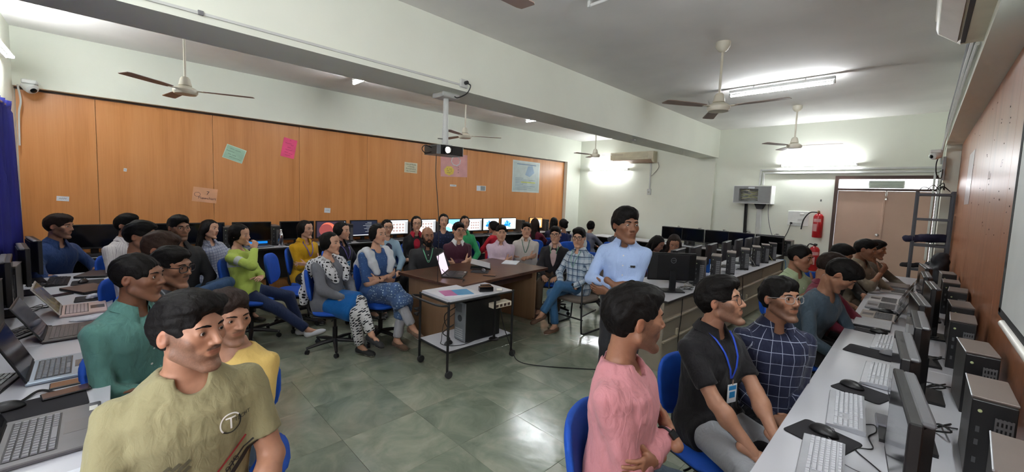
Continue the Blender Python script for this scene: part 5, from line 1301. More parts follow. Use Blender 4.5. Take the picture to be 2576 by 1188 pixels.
pad('dark mouse pad on the teacher table', (-3.92, 3.32, DZ+.0005), radians(40), .22, .18); mouse('black and silver mouse on the teacher table', (-3.90, 3.36, DZ+.005), 1.0, M('mouse_bs', (70, 70, 74), .2))
phone('brown-cased phone on the teacher table', (-3.66, 3.26, DZ), 2.2, M('phone_tan', (110, 70, 48), .3))
cable('black charger cable of the teacher table laptop', [(-3.98, 2.75, DZ+.10), (-3.86, 2.78, DZ+.02), (-3.75, 2.82, DZ+.004), (-3.66, 2.86, DZ+.004), (-3.58, 2.80, DZ+.01), (-3.54, 2.75, DZ-.02), (-3.5, 2.78, .3)], .004)
nb = tag(MB().box((-.11, -.15, 0), (.11, .15, .012), .002).obj('notebook', M('paper_white', (222, 226, 232), .7), None, loc=(-4.2, 4.15, DZ), rz=.6), 'white notebook at the far corner of the teacher table', 'notebook')

# ================================================================== equipment cart
ct = thing('equipment_cart', 'black tube cart with white shelves on casters before the teacher table', 'cart', (-3.25, 2.60, 0), 0)
CH2, CL2 = .245, .42
for sx in (-1, 1):
    for sy in (-1, 1):
        MB().tube([(sx*CH2, sy*CL2, .05), (sx*CH2, sy*CL2, .735)], .0125, 10).obj('post', CHBLK, ct, True)
        cw = MB(); cw.lathe([(.012, -.014), (.036, -.013), (.036, .013), (.012, .014)], c=(sx*CH2+.01, sy*CL2+.012, .036), n=16, mat=Matrix.Rotation(pi/2, 4, 'Y')); cw.obj('caster', M('caster_grey', (44, 44, 46), .6), ct, True)
for z, m in ((.24, DESKT), (.715, DESKT)):
    MB().box((-CH2, -CL2, z), (CH2, CL2, z+.018), .003).obj('shelf', m, ct)
    for sx in (-1, 1): MB().tube([(sx*CH2, -CL2, z+.006), (sx*CH2, CL2, z+.006)], .011, 8).obj('rail', CHBLK, ct, True)
    for sy in (-1, 1): MB().tube([(-CH2, sy*CL2, z+.006), (CH2, sy*CL2, z+.006)], .011, 8).obj('rail', CHBLK, ct, True)
MB().tube(spline([(-CH2, -CL2, .70), (-CH2, -CL2-.09, .715), (-CH2*.6, -CL2-.12, .72), (CH2*.6, -CL2-.12, .72), (CH2, -CL2-.09, .715), (CH2, -CL2, .70)], 4), .011, 8).obj('handle', CHBLK, ct, True)
for zz in (.52, .57): MB().tube([(-CH2-.01, -CL2, zz), (-CH2-.01, -CL2-.06, zz), (-CH2+.05, -CL2-.06, zz)], .010, 8).obj('cable_hook', CHBLK, ct, True)
MB().box((-CH2+.01, -.41, .7335), (CH2-.015, .02, .752), .002).obj('board', M('white_board', (214, 216, 222), .35), ct)
ps = tag(MB().box((-.125, -.055, -.025), (.125, .055, .025), .005).obj('power_strip', M('strip_cream', (216, 206, 184), .45), None, loc=(-3.04, 2.86, .60), rz=-pi/2), 'cream power strip hung under the cart top', 'power strip')
for i in range(4): MB().box((-.10+.055*i, .0555, -.014), (-.065+.055*i, .0575, .014), .002).obj('socket', M('socket_dark', (70, 50, 44), .5), ps)
tw = thing('tower_computer', 'black full-size tower computer standing on the lower cart shelf', 'computer', (-3.16, 2.70, .262), 0)
MB().box((-.09, -.26, 0), (.09, .20, .41), .004).obj('casing', M('tower_black', (16, 15, 17), .3), tw)
MB().box((-.088, -.267, .01), (.088, -.261, .40), .002).obj('rear_plate', M('rear_grey', (150, 156, 160), .4, .5), tw)
MB().box((-.07, -.269, .30), (.03, -.2675, .385), .002).obj('power_supply', M('psu_grey', (110, 114, 116), .45, .4), tw)
MB().lathe([(.034, 0), (.034, .003)], c=(.0, -.2675, .235), n=20, mat=Matrix.Rotation(pi/2, 4, 'X')).obj('fan_vent', M('vent_dark', (52, 56, 58), .5), tw)
for i in range(5): MB().box((-.07, -.270, .03+.022*i), (.05, -.2675, .042+.022*i)).obj('slot_cover', M('slot_pale', (196, 200, 200), .4, .4), tw)
rd = tag(MB().lathe([(.052, 0), (.052, .008), (.014, .012), (.012, .40), (.016, .41)], n=20).obj('metal_stand', M('stand_dark', (34, 32, 32), .35, .6), None, True, loc=(-2.98, 2.74, .262)), 'thin dark rod on a round foot on the lower cart shelf', 'stand')
for lab, x, y, rz_, sz in (('small black speaker box on the cart top', -3.13, 2.74, pi/2-.45, (.075, .03, .05)), ('black and cream adapter on the cart top', -3.25, 2.84, pi/2-.3, (.055, .03, .035))):
    t = thing('adapter', lab, 'adapter', (x, y, .735), rz_); MB().box((-sz[0], -sz[1], 0), (sz[0], sz[1], sz[2]), .004).obj('case', M('gloss_black', (14, 12, 14), .2), t); MB().box((-sz[0]*.9, sz[1], .008), (sz[0]*.2, sz[1]+.001, sz[2]*.7)).obj('face_plate', M('plate_cream', (190, 180, 150), .5) if 'cream' in lab else CHBLK, t)
tag(MB().tube([(-.03, 0, .015), (.03, 0, .015)], .015, 12).obj('plug', M('plug_white', (224, 220, 210), .4), None, True, loc=(-3.05, 2.86, .735), rz=.6), 'white plug behind the black speaker box', 'plug')
bk = thing('booklet', 'booklet with blue and magenta cover on the cart board', 'booklet', (-3.19, 2.40, .7525), -.3)
MB().box((-.11, -.15, 0), (.11, .15, .006)).obj('pages', M('paper_white', (222, 226, 232), .7), bk); MB().box((-.11, -.02, .0062), (.11, .15, .0072)).obj('blue_cover', M('cover_blue', (70, 150, 196), .4), bk); MB().box((-.11, -.15, .0062), (.11, -.02, .0072)).obj('magenta_cover', M('cover_mag', (176, 96, 150), .4), bk)
cable('black cable drooping behind the cart tower', [(-3.22, 2.42, .60), (-3.32, 2.36, .5), (-3.30, 2.38, .38), (-3.22, 2.40, .42), (-3.3, 2.33, .33), (-3.25, 2.38, .275), (-3.2, 2.3, .27)], .005)
cable('thin black cable looped on the lower cart shelf', [(-3.33, 2.5, .5), (-3.38, 2.40, .40), (-3.28, 2.3, .27), (-3.2, 2.24, .265), (-3.10, 2.28, .265), (-3.05, 2.40, .265), (-3.0, 2.5, .3)], .0035)
mouse('black mouse lying on the lower cart shelf', (-3.16, 2.30, .259), .3)
cable('black power cable trailing across the floor from the cart', [(-3.03, 2.86, .57), (-3.0, 2.90, .35), (-2.96, 3.0, .08), (-2.85, 2.98, .008), (-2.65, 3.05, .006), (-2.3, 3.35, .006), (-2.05, 3.6, .006), (-1.8, 3.85, .006)], .005)
# ================================================================== things on the walls and ceiling
INK = M('ink_dark', (52, 48, 52), .7); INKB = M('ink_blue', (90, 120, 160), .7)
def poster(label, pts, mat, name='paper_notice', border=None, cat='notice'):
    """paper on the orange wall from four picture corners (tl, tr, br, bl)"""
    q = [on(p[0], p[1], 'X', XAP+.0025) for p in pts]; c = sum(q, Vector())/4
    xa = ((q[1]-q[0])+(q[2]-q[3])); xa = Vector((0, xa.y, xa.z)).normalized(); ya = Vector((0, -xa.z, xa.y)); w_ = ((q[1]-q[0]).length+(q[2]-q[3]).length)/4; h = ((q[3]-q[0]).length+(q[2]-q[1]).length)/4
    t = thing(name, label, cat, (c.x, c.y, c.z), 0, 'papers on the orange wall')
    R = Matrix(((0, 0, 1, 0), (xa.y, ya.y, 0, 0), (xa.z, ya.z, 0, 0), (0, 0, 0, 1)))
    MB().box((-w_, -h, -.0012), (w_, h, .0008), mat=R).obj('sheet', border or mat, t)
    if border: MB().box((-w_*.93, -h*.9, .0009), (w_*.93, h*.9, .0013), mat=R).obj('inner_panel', mat, t)
    return t, R, w_, h
def txt(t, R, s, x, y, size, mat=None): lettering(s, size, mat or INK, t, R @ Matrix.Translation((x, y, .0022)))
def strip(t, R, x0, y0, x1, y1, mat, z=.0016, name='printed_line'): return MB().box((x0, y0, z), (x1, y1, z+.0004), mat=R).obj(name, mat, t)
def scribble(t, R, x, y, L_, mat, seed, a=.007):
    q = random.Random(seed); P = []; n = max(4, int(L_/.008))
    for i in range(n+1): P.append(R @ Vector((x-L_/2+L_*i/n, y+a*(q.uniform(.3, 1) if i % 2 else -q.uniform(.3, 1)), .0022)))
    return MB().tube(P, .0016, 4).obj('handwriting', mat, t)
t, R, w_, h = poster('pale green handwritten paper tilted on the orange wall', [(573, 362), (621, 380), (608, 412), (557, 395)], M('paper_green', (170, 205, 180), .8), border=M('paper_mint', (206, 226, 206), .8))
for k, (x, y, L_) in enumerate(((-.05, .06, .05), (.03, .055, .07), (-.06, .018, .10), (-.06, -.025, .04), (0, -.028, .05), (.05, -.065, .10), (-.03, -.062, .04))): scribble(t, R, x, y, L_, INK, k)
t, R, w_, h = poster('bright pink paper with writing on the orange wall', [(716, 346), (749, 354), (738, 401), (704, 391)], M('paper_pink', (244, 92, 140), .8))
for k, (x, y, L_) in enumerate(((0, .125, .02), (-.02, .075, .09), (.04, .055, .04), (0, .01, .05), (0, -.03, .10), (-.03, -.075, .05), (.04, -.085, .05), (0, -.12, .08))): scribble(t, R, x, y, L_, M('ink_red', (150, 30, 70), .7), k+9)
t, R, w_, h = poster('tan paper reading Flowchart in marker on the orange wall', [(486, 469), (548, 477), (544, 512), (483, 506)], M('paper_tan', (226, 168, 130), .8))
txt(t, R, 'Flowchart', .03, -.045, .052, M('ink_grey', (92, 70, 66), .7)); txt(t, R, '7', .03, .03, .07, INK)
MB().tube([R @ Vector((-.09+.035*cos(a), .0+.03*sin(a), .002)) for a in [i*2*pi/16 for i in range(16)]], .0022, 5, closed=True).obj('drawn_circle', M('ink_grey', (92, 70, 66), .7), t)
t, R, w_, h = poster('cream notice about mobile phones on the orange wall', [(1018, 408), (1051, 411), (1048, 437), (1017, 433)], M('paper_cream', (214, 208, 180), .8), border=M('paper_cream2', (228, 222, 200), .8))
for i, s in enumerate(('Use of Mobile', 'is Strictly', 'Prohibited in', 'the Campus')): txt(t, R, s, 0, .065-.044*i, .042, M('ink_green', (38, 60, 44), .7))
t, R, w_, h = poster('pink chart with a cloud and a yellow patch behind the projector', [(1110, 388), (1177, 388), (1174, 449), (1107, 441)], M('paper_rose', (214, 160, 158), .8), cat='chart')
YEL = M('paper_yellow', (226, 200, 96), .8); WHT = M('paper_white', (222, 226, 232), .7)
MB().prism([(-.14+.13*cos(a)*(1+.06*sin(7*a)), -.12+.10*sin(a)*(1+.06*sin(7*a))) for a in [i*2*pi/40 for i in range(40)]], .001, .0016, mat=R).obj('yellow_patch', YEL, t)
MB().tube([R @ Vector((.04+.12*cos(a)*(1+.05*sin(8*a)), .10+.10*sin(a)*(1+.05*sin(8*a)), .002)) for a in [i*2*pi/40 for i in range(40)]], .010, 5, closed=True).obj('cloud_outline', WHT, t)
for k in range(9): strip(t, R, -.20+.035*(k % 4), -.17+.04*(k//3), -.183+.035*(k % 4), -.158+.04*(k//3), INK)
for k in range(3): strip(t, R, .10, -.16+.06*k, .115, -.145+.06*k, INK)
t, R, w_, h = poster('pale blue printed poster with a map at the far end of the orange wall', [(1290, 402), (1358, 410), (1356, 486), (1288, 482)], M('paper_ice', (186, 200, 198), .35), border=M('paper_ice2', (206, 216, 214), .35), cat='poster')
strip(t, R, -w_*.7, h*.76, w_*.7, h*.80, INKB)
MB().prism([(-.05, .05), (.12, .0), (.30, .12), (.22, .30), (.05, .28)], .0014, .0018, mat=R).obj('map_shape', M('map_blue', (150, 176, 200), .5), t)
for i in range(8): strip(t, R, -w_*.8, -.05-.04*i, -w_*.8+.3+.15*((i*3) % 4), -.043-.04*i, INKB)
strip(t, R, -.2, -.16, .35, -.13, M('hl_yellow', (206, 212, 120), .7))
t, R, w_, h = poster('small white label with a grey box on the orange wall', [(1199, 467), (1222, 468), (1222, 481), (1199, 480)], WHT); strip(t, R, -.02, -.05, w_*.85, .05, M('grey_print', (110, 120, 118), .7))
for k in range(3): strip(t, R, -.01, -.035+.03*k, w_*.8, -.028+.03*k, WHT, .0022)
for lab, pts, s in (('small white label above the navy shirt man', [(142, 493), (174, 495), (174, 507), (142, 505)], '-01-A'), ('small white label above the mustard jacket girl', [(816, 523), (831, 524), (831, 536), (816, 535)], 'CC-06'), ('tiny strip label below the pink chart', [(1132, 464), (1148, 465), (1148, 470), (1132, 469)], 'SWITCH'), ('tiny white sticker on the second veneer sheet', [(311, 423), (319, 424), (319, 432), (311, 431)], '1')):
    t, R, w_, h = poster(lab, pts, WHT, 'wall_label', cat='label'); scribble(t, R, 0, 0, w_*1.2, INK, len(s), h*.3)

# ---- projector on its pole
pj = thing('projector', 'black ceiling projector on a white pole below the beam', 'projector', (-3.62, 2.52, ZS), 0)
PW = M('mount_white', (206, 208, 204), .4)
MB().box((-.10, -.11, -.05), (.10, .11, 0), .01).obj('ceiling_plate', PW, pj); MB().tube([(0, 0, -.04), (0, 0, -.46)], .028, 16).obj('pole', PW, pj, True); MB().tube([(0, 0, -.36), (0, 0, -.53)], .034, 16).obj('sleeve', PW, pj, True)
MB().box((-.05, -.06, -.545), (.05, .06, -.53)).obj('bracket', PW, pj); MB().tube([(0, 0, -.47), (0, -.09, -.475)], .006, 8).obj('clamp_screw', STEEL, pj, True)
pb = MB().prism([(-.13, -.17), (.10, -.17), (.13, -.14), (.13, .14), (.10, .17), (-.13, .17)], -.645, -.55).obj('body', M('projector_black', (20, 20, 22), .3), pj)
MB().lathe([(.045, 0), (.045, .03), (.034, .032), (.034, .018)], c=(.128, -.07, -.60), n=24, mat=Matrix.Rotation(pi/2, 4, 'Y')).obj('lens_ring', M('lens_ring', (40, 40, 44), .2, .6), pb, True)
ln = MB().lathe([(.033, 0), (.028, .010), (.012, .016), (.001, .017)], c=(.143, -.07, -.60), n=24, mat=Matrix.Rotation(pi/2, 4, 'Y')).obj('lens', emis('lens_glow', (255, 250, 235), 6.), pb, True)
for i in range(7): MB().box((.1302, .01+.018*i, -.63), (.132, .02+.018*i, -.565)).obj('vent_slat', CHBLK, pb)
cable('thin black cable hanging from the projector', [(-3.66, 2.44, ZS-.64), (-3.66, 2.44, ZS-.85), (-3.65, 2.46, ZS-1.1), (-3.63, 2.47, ZS-1.35), (-3.62, 2.47, ZS-1.75), (-3.64, 2.48, .76)], .004)
cable('black loop of cable beside the projector', [(-3.62, 2.36, ZS-.58), (-3.62, 2.28, ZS-.56), (-3.62, 2.24, ZS-.60), (-3.62, 2.28, ZS-.64), (-3.62, 2.36, ZS-.62)], .005)
ob = thing('power_outlet', 'white power outlet with black plug on the ceiling beam', 'outlet', (-3.37, 2.545, 2.86), 0)
MB().box((0, -.045, -.04), (.03, .045, .04), .004).obj('box', PW, ob); MB().tube([(.03, .01, .005), (.065, .01, .005)], .018, 12).obj('plug', CHBLK, ob, True)
cable('black cable from the beam outlet to the projector mount', [(-3.31, 2.555, 2.86), (-3.28, 2.575, 2.83), (-3.32, 2.56, 2.76), (-3.45, 2.55, 2.735), (-3.53, 2.56, 2.76)], .006)
cd = tag(MB().box((-3.372, YB, 2.835), (-3.355, 2.50, 2.852)).obj('cable_conduit', PW), 'white cable conduit along the beam edge', 'conduit')
MB().box((-.006, -.015, -.014), (.012, .015, .014), .002).obj('conduit_clip', GREYP, cd, loc=(-3.36, .42, 2.845))
tag(MB().box((-3.60, 6.35, ZS-.02), (-3.54, 6.41, ZS), .004).obj('hook_plate', PW), 'small hook plate under the far part of the beam', 'hook plate')

# ---- split air conditioners
ACW = M('ac_cream', (214, 206, 182), .4)
def aircon(label, lo, hi, out, group='air conditioners'):
    """body between lo and hi; out: unit direction it faces (x or y axis)"""
    t = thing('air_conditioner', label, 'air conditioner', (0, 0, 0), 0, group); ax = 0 if abs(out[0]) > .5 else 1; s = out[ax]
    b0, b1 = (lo[ax], hi[ax]) if s > 0 else (hi[ax], lo[ax]); d = abs(b1-b0); o = 1-ax; H = hi[2]-lo[2]
    prof = [(0, 0), (.45*d, -.0), (.95*d, .30*H), (d, .42*H), (d, .93*H), (.93*d, H), (0, H)]
    P = [(b0+s*u, lo[2]+v) for u, v in prof]
    MB().prism(P, lo[o], hi[o], 'Y' if ax == 0 else 'X').obj('casing', ACW, t)
    P2 = [(b0+s*.50*d, lo[2]+.015), (b0+s*.53*d, lo[2]-.002), (b0+s*.93*d, lo[2]+.25*H), (b0+s*.90*d, lo[2]+.28*H)]
    MB().prism(P2, lo[o]+.06, hi[o]-.06, 'Y' if ax == 0 else 'X').obj('air_flap', M('ac_flap', (150, 126, 108), .5), t)
    P3 = [(b0+s*1.002*d, lo[2]+.44*H), (b0+s*1.03*d, lo[2]+.46*H), (b0+s*1.03*d, lo[2]+.9*H), (b0+s*1.002*d, lo[2]+.92*H)]
    MB().prism(P3, lo[o]+.005, hi[o]-.005 if False else hi[o]-.14, 'Y' if ax == 0 else 'X').obj('front_panel', M('ac_front', (206, 198, 172), .35), t)
    P4 = [(b0+s*.36*d, lo[2]-.004), (b0+s*.46*d, lo[2]-.004), (b0+s*.46*d, lo[2]+.006), (b0+s*.36*d, lo[2]+.006)]
    MB().prism(P4, lo[o]+.04, hi[o]-.04, 'Y' if ax == 0 else 'X').obj('outlet_slot', CHBLK, t); return t
aircon('cream split air conditioner on the far wall beside a tube light', (-6.10, YF-.215, 2.72), (-4.86, YF, 3.01), (0, -1))
aircon('large split air conditioner on the right beam cut off by the top edge', (-.03, 2.95, 2.86), (XD, 4.02, 3.16), (-1, 0))
tag(MB().box((-5.02, YF-.03, 2.02), (-4.985, YF, 2.72), .003).obj('cable_conduit', PW), 'white vertical conduit below the far air conditioner', 'conduit')
so = thing('power_outlet', 'small white outlet box below the far air conditioner', 'outlet', (-5.003, YF, 1.975)); MB().box((-.05, -.05, -.075), (.05, 0, .075), .006).obj('box', PW, so); MB().box((-.025, -.056, -.03), (.025, -.05, .02), .003).obj('switch', M('switch_grey', (170, 170, 160), .5), so)
cable('thin cable curving from the far air conditioner to its outlet', [(-4.80, YF-.05, 2.74), (-4.78, YF-.04, 2.6), (-4.9, YF-.03, 2.45), (-4.98, YF-.03, 2.38)], .008, M('cable_greybeige', (150, 148, 138), .6))

# ---- network cabinet, ducts and fittings on the far wall
nc = thing('network_cabinet', 'open white network cabinet full of cables on the far wall', 'cabinet', (-2.55, YF, 1.96))
G1 = M('cabinet_grey', (150, 152, 152), .5); G2 = M('cabinet_white', (232, 234, 230), .5)
MB().box((-.36, -.30, -.19), (-.345, 0, .19)).box((.345, -.30, -.19), (.36, 0, .19)).box((-.345, -.30, .175), (.345, 0, .19)).box((-.345, -.30, -.19), (.345, 0, -.175)).box((-.345, -.01, -.175), (.345, 0, .175)).obj('casing', G2, nc)
MB().box((-.345, -.305, -.175), (-.24, -.29, .175)).box((.12, -.305, -.175), (.345, -.29, .175)).box((-.24, -.305, .12), (.12, -.29, .175)).box((-.24, -.305, -.175), (.12, -.29, -.14)).obj('front_frame', G1, nc)
MB().box((-.07, -.308, .125), (.05, -.3055, .16)).obj('name_plate', WHT, nc)
R_ = random.Random(5)
for i in range(14):
    z = -.12+.018*i; pts = [(-.23, -.20, z), (-.1, -.27, z+R_.uniform(-.04, .04)), (.0, -.24, z+R_.uniform(-.05, .05)), (.12, -.20, z)]
    MB().tube(spline(pts, 4), .007, 6).obj('patch_cable', (M('cable_greybeige', (150, 148, 138), .6), WIREW, M('cable_yellowg', (176, 180, 120), .6))[i % 3], nc, True)
MB().tube([(-.14, -.06, -.20), (-.12, -.06, -.86)], .016, 8).obj('down_pipe', WIRE, nc, True); MB().tube([(-.17, -.06, -.20), (-.155, -.06, -.86)], .016, 8).obj('down_pipe', WIRE, nc, True)
MB().prism([(.02, -.19), (.22, -.19), (.17, -.30), (.07, -.30)], -.14, -.02, 'Y').obj('bracket', CHBLK, nc); MB().box((.07, -.10, -.90), (.16, 0, -.22), .01).obj('cable_riser', PW, nc)
for k, dz in enumerate((0, -.065)):
    tag(MB().box((-2.46+.06*k, YF-.04, 2.475+dz), (.19, YF, 2.51+dz), .004).obj('cable_conduit', PW), 'white conduit running along the far wall above the door, %s' % ('upper', 'lower')[k], 'conduit')
    tag(MB().box((-2.50+.06*k, YF-.04, 2.17), (-2.465+.06*k, YF, 2.505+dz), .004).obj('cable_conduit', PW), 'white conduit rising from the network cabinet, %s' % ('left', 'right')[k], 'conduit')
cable('thin wire hanging below the network cabinet', [(-2.28, YF-.06, 1.77), (-2.27, YF-.04, 1.5), (-2.2, YF-.04, 1.2), (-2.12, YF-.04, 1.02)], .006, GREYP)
sb = thing('switchboard', 'white switchboard with sockets beside the fire extinguisher', 'switchboard', (-1.74, YF, 1.50)); MB().box((-.18, -.03, -.15), (.17, 0, .15), .005).obj('plate', G2, sb)
for x, z, w2 in ((.06, .08, .08), (.04, -.02, .10), (-.04, -.10, .20)): MB().box((x-w2/2, -.036, z-.025), (x+w2/2, -.03, z+.025), .003).obj('switch_row', PW, sb)
MB().lathe([(.022, 0), (.022, .03), (.01, .04)], c=(-.11, -.035, -.10), n=14, mat=Matrix.Rotation(pi/2, 4, 'X')).obj('plug', CHBLK, sb, True)
cable('black wire from the switchboard plug down to the desk', [(-1.85, YF-.08, 1.39), (-1.9, YF-.06, 1.2), (-1.98, YF-.05, 1.0), (-2.0, YF-.06, .8)], .006)
def extinguisher(label, loc, h, rz=0., hose=True):
    RED = M('extinguisher_red', (176, 26, 34), .3); t = thing('fire_extinguisher', label, 'fire extinguisher', loc, rz, 'fire extinguishers')
    c = MB().lathe([(.075, 0), (.082, .01), (.082, h-.05), (.06, h-.01), (.022, h+.012), (.020, h+.03)], n=24).obj('cylinder', RED, t, True)
    MB().box((-.018, -.09, h+.03), (.018, .03, h+.05), .004).box((-.012, -.12, h+.055), (.012, .0, h+.068), .003).tube([(0, 0, h+.02), (0, 0, h+.06)], .014, 10).obj('valve', CHBLK if not hose else M('brass', (150, 120, 70), .4, .8), t, True)
    MB().tube(spline([(-.02, 0, h+.035), (-.14, -.02, h+.02), (-.23, -.03, h-.12), (-.26, -.03, h-.32)] if hose else [(-.02, 0, h+.04), (-.10, -.03, h+.05), (-.13, -.04, h-.05), (-.10, -.05, h-.25)], 6), .011, 8).obj('hose', CHBLK, t, True)
    l = MB()
    for i, (z0, z1, a0, a1) in enumerate(((.30, .36, -2.5, -.9), (.12, .26, -2.6, -1.6))):
        n = 8; vs = []; fs = []
        for j in range(n+1):
            a = a0+(a1-a0)*j/n; vs += [(.0835*cos(a), .0835*sin(a), z0*h/.45), (.0835*cos(a), .0835*sin(a), z1*h/.45)]
        fs = [(2*j, 2*j+2, 2*j+3, 2*j+1) for j in range(n)]; l._add(vs, fs)
    l.obj('printed_label', M('label_pale', (206, 150, 150), .5), t)
    MB().box((-.02, .07, h*.7), (.02, .10, h*.78)).obj('wall_bracket', CHBLK, t)
    return t
extinguisher('tall red fire extinguisher hung on the far wall beside the door', (-1.40, YF-.105, 1.15), .46)
extinguisher('lower red fire extinguisher with black handle behind the light green shirt man', (-1.38, YF-.35, .52), .46, .4, False)
MB().box((-.06, -.05, 0), (.06, .05, .52)).obj('stand', G1, [o for o in COL.objects if o.get('label', '').startswith('lower red fire')][0], loc=(0, 0, -.52))
tag(MB().tube([(-1.40, YF-.02, 1.86), (-1.40, YF-.02, 1.90)], .012, 8).obj('wall_hook', GREYP, None, True), 'small hook on the far wall above the fire extinguisher', 'hook')

# ---- slotted-angle rack by the door
RK = M('rack_grey', (84, 86, 92), .5, .4); rk = thing('slotted_rack', 'grey slotted-angle rack standing before the double door', 'rack', (.13, 8.95, 0))
for sx in (-.19, .19):
    for sy in (-.17, .17): MB().box((sx-.022, sy-.003, 0), (sx+.022, sy+.003, 2.05)).box((sx-.003 if sx < 0 else sx-.003, sy-.022, 0), (sx+.003, sy+.022, 2.05)).obj('post', RK, rk)
for z in (.45, .86, 1.24, 1.64, 2.02): MB().box((-.19, -.17, z-.035), (.19, .17, z), .003).obj('shelf', RK, rk)
for k in range(3): cable('black cable coil on top of the slotted rack, strand %s' % ('one', 'two', 'three')[k], [(-.05+.08*k, 8.82, 2.06), (.0+.1*k, 8.9, 2.12+.03*k), (.12+.05*k, 9.0, 2.08), (.2, 8.88, 2.13), (.28, 8.95, 2.06)], .006, None, 'cables on the rack')
def soft(name, prims, mat, noise=.01, h=.016, seed=1):
    lo = np.min([np.minimum(np.array(a)-r, np.array(b)-r) for a, b, r in prims], 0)-.05; hi = np.max([np.maximum(np.array(a)+r, np.array(b)+r) for a, b, r in prims], 0)+.05
    F = Field(lo, hi, h)
    for a, b, r in prims: F.cone(a, b, r, r*.9, .05)
    F.noise(noise, 40, seed); v, q_ = F.surface(); return np_mesh(name, v, q_, [mat])
tag(add_obj('cloth_bundle', soft('cloth_bundle', [((-.12, 8.80, 1.315), (.28, 8.95, 1.33), .055), ((.05, 8.85, 1.35), (.28, 8.95, 1.36), .05)], M('cloth_navy', (30, 30, 58), .8))), 'dark navy cloth bundle on the middle rack shelf', 'cloth')
tag(add_obj('cloth_bundle', soft('cloth_bundle', [((-.14, 8.80, .90), (.05, 8.85, .91), .038)], M('cloth_black', (24, 24, 28), .8))), 'black cloth roll on the lower rack shelf', 'cloth')
tag(add_obj('backpack', soft('backpack', [((.23, 7.95, .86), (.24, 7.95, 1.10), .10), ((.18, 8.08, .85), (.18, 8.08, .98), .09), ((.22, 7.84, .83), (.22, 7.84, .93), .07)], M('bag_black', (26, 28, 34), .75), .012)), 'black backpack leaning on the veneer wall near the rack', 'backpack').location = (0, 0, 0.01)

# ---- security cameras and pipes
def seccam(label, loc, d):
    t = thing('security_camera', label, 'camera', loc, 0); d = Vector(d).normalized()
    MB().box((-.06, -.06, -.02), (.06, .06, .03), .01).obj('mount', PW, t)
    Rq = Vector((0, 0, 1)).rotation_difference(d).to_matrix().to_4x4()
    MB().lathe([(.055, -.05), (.06, 0), (.055, .04), (.03, .055)], n=20, mat=Rq, c=(0, 0, -.05)).obj('dome', PW, t, True); MB().lathe([(.028, .05), (.028, .062), (.02, .066)], n=16, mat=Rq, c=(0, 0, -.05)).obj('lens', BLACKG, t, True)
seccam('white dome security camera in the corner above the curtain', (-7.12, -.66, 2.80), (.6, .5, -.6)); seccam('white dome security camera above the slotted rack', (.08, 8.6, 2.62), (-.7, -.6, -.3))
cable('white cable running down the corner beside the curtain', [(-7.24, -.76, 2.78), (-7.2, -.74, 2.6), (-7.22, -.76, 2.45), (-7.24, -.77, 2.1)], .009, PW)
for k in range(3): cable('white pipe along the right beam, strand %s' % ('one', 'two', 'three')[k], [(.17-.015*k, 4.1, 2.87+.05*k), (.165-.01*k, 5.5, 2.86+.04*k), (.17-.01*k, 7.5, 2.85+.05*k), (.16, 8.9, 2.78+.03*k), (.15, 9.2, 2.6+.02*k), (.16, 9.28, 2.5)], .012+.004*(k == 1), PW if k != 2 else GREYP, 'pipes along the right beam')
cable('black cable loop below the far security camera', [(.12, 8.65, 2.58), (.1, 8.75, 2.45), (.12, 8.9, 2.3), (.17, 9.0, 2.26), (.18, 9.1, 2.4)], .007)
tag(MB().box((.17, 9.13, 2.24), (XD+.02, 9.25, 2.6), .004).obj('junction_box', G1), 'grey junction box near the far security camera', 'junction box')
for k in range(2): tag(MB().box((.10+.06*k, YF-.04, .9), (.13+.06*k, YF, 2.45), .005).obj('cable_conduit', PW), 'white vertical conduit beside the door, %s' % ('left', 'right')[k], 'conduit')
# ================================================================== the people
JEAN = cloth('denim', (58, 84, 118)); JEAND = cloth('denim_dark', (34, 46, 78)); BLKT = cloth('trouser_black', (26, 25, 28)); GRYT = cloth('trouser_grey', (150, 152, 156)); KHAT = cloth('trouser_khaki', (96, 80, 66)); SLATE = cloth('denim_slate', (70, 84, 98))
BRN = (34, 25, 21); BLKH = (20, 17, 16)
C_BLACK = cloth('cloth_black', (22, 22, 25)); C_NAVY = cloth('cloth_navy', (26, 38, 66))
SOCKW = M('sock_white', (214, 216, 220), .8)
# --- left block, nearest first
olive = person('man in olive T-shirt with a round chest logo, nearest on the left', (478, 832), 1.34, 12, 42, 2, 0, skin='mid', hair='puff', beard=2, build=1.12, arms='lap', legs='sit', top=cloth('tee_olive', (142, 136, 102), fold=.5), sleeve='short', collar=False, bottom=SLATE, lean=4, neckl=.112)
yellow = person('boy in yellow T-shirt half hidden behind the olive T-shirt man', (574, 795), 1.92, -35, 28, -6, skin='mid', hair='short', hcol=BRN, beard=.5, arms='lap', top=cloth('tee_yellow', (222, 190, 112)), sleeve='half', collar=False, bottom=SLATE, seat=.44, build=.92)
teal = person('man in teal shirt beside the open laptops', (350, 697), 2.12, 38, 60, 0, skin='dark', hair='crop', arms='fold', top=cloth('shirt_teal', (84, 128, 120), fold=.7), bottom=BLKT, lean=6, neck='open')
plaid = person('boy in grey plaid shirt with dark spectacles behind the teal shirt man', (432, 672), 2.52, 45, 52, -4, skin='tan', hair='short', beard=1, glasses='thick', arms='crossed', top=cloth('shirt_greyplaid', (60, 62, 68), 'check', (150, 154, 160), sx=.04, sz=.04, w1=.14), bottom=BLKT)
jackt = person('boy with brown hair in a dark jacket with folded arms', (406, 627), 2.98, 42, 66, -12, skin='tan', hair='fringe', hcol=(44, 31, 25), arms='crossed', top=cloth('jacket_char', (46, 46, 54)), bottom=JEAND, collar=False)
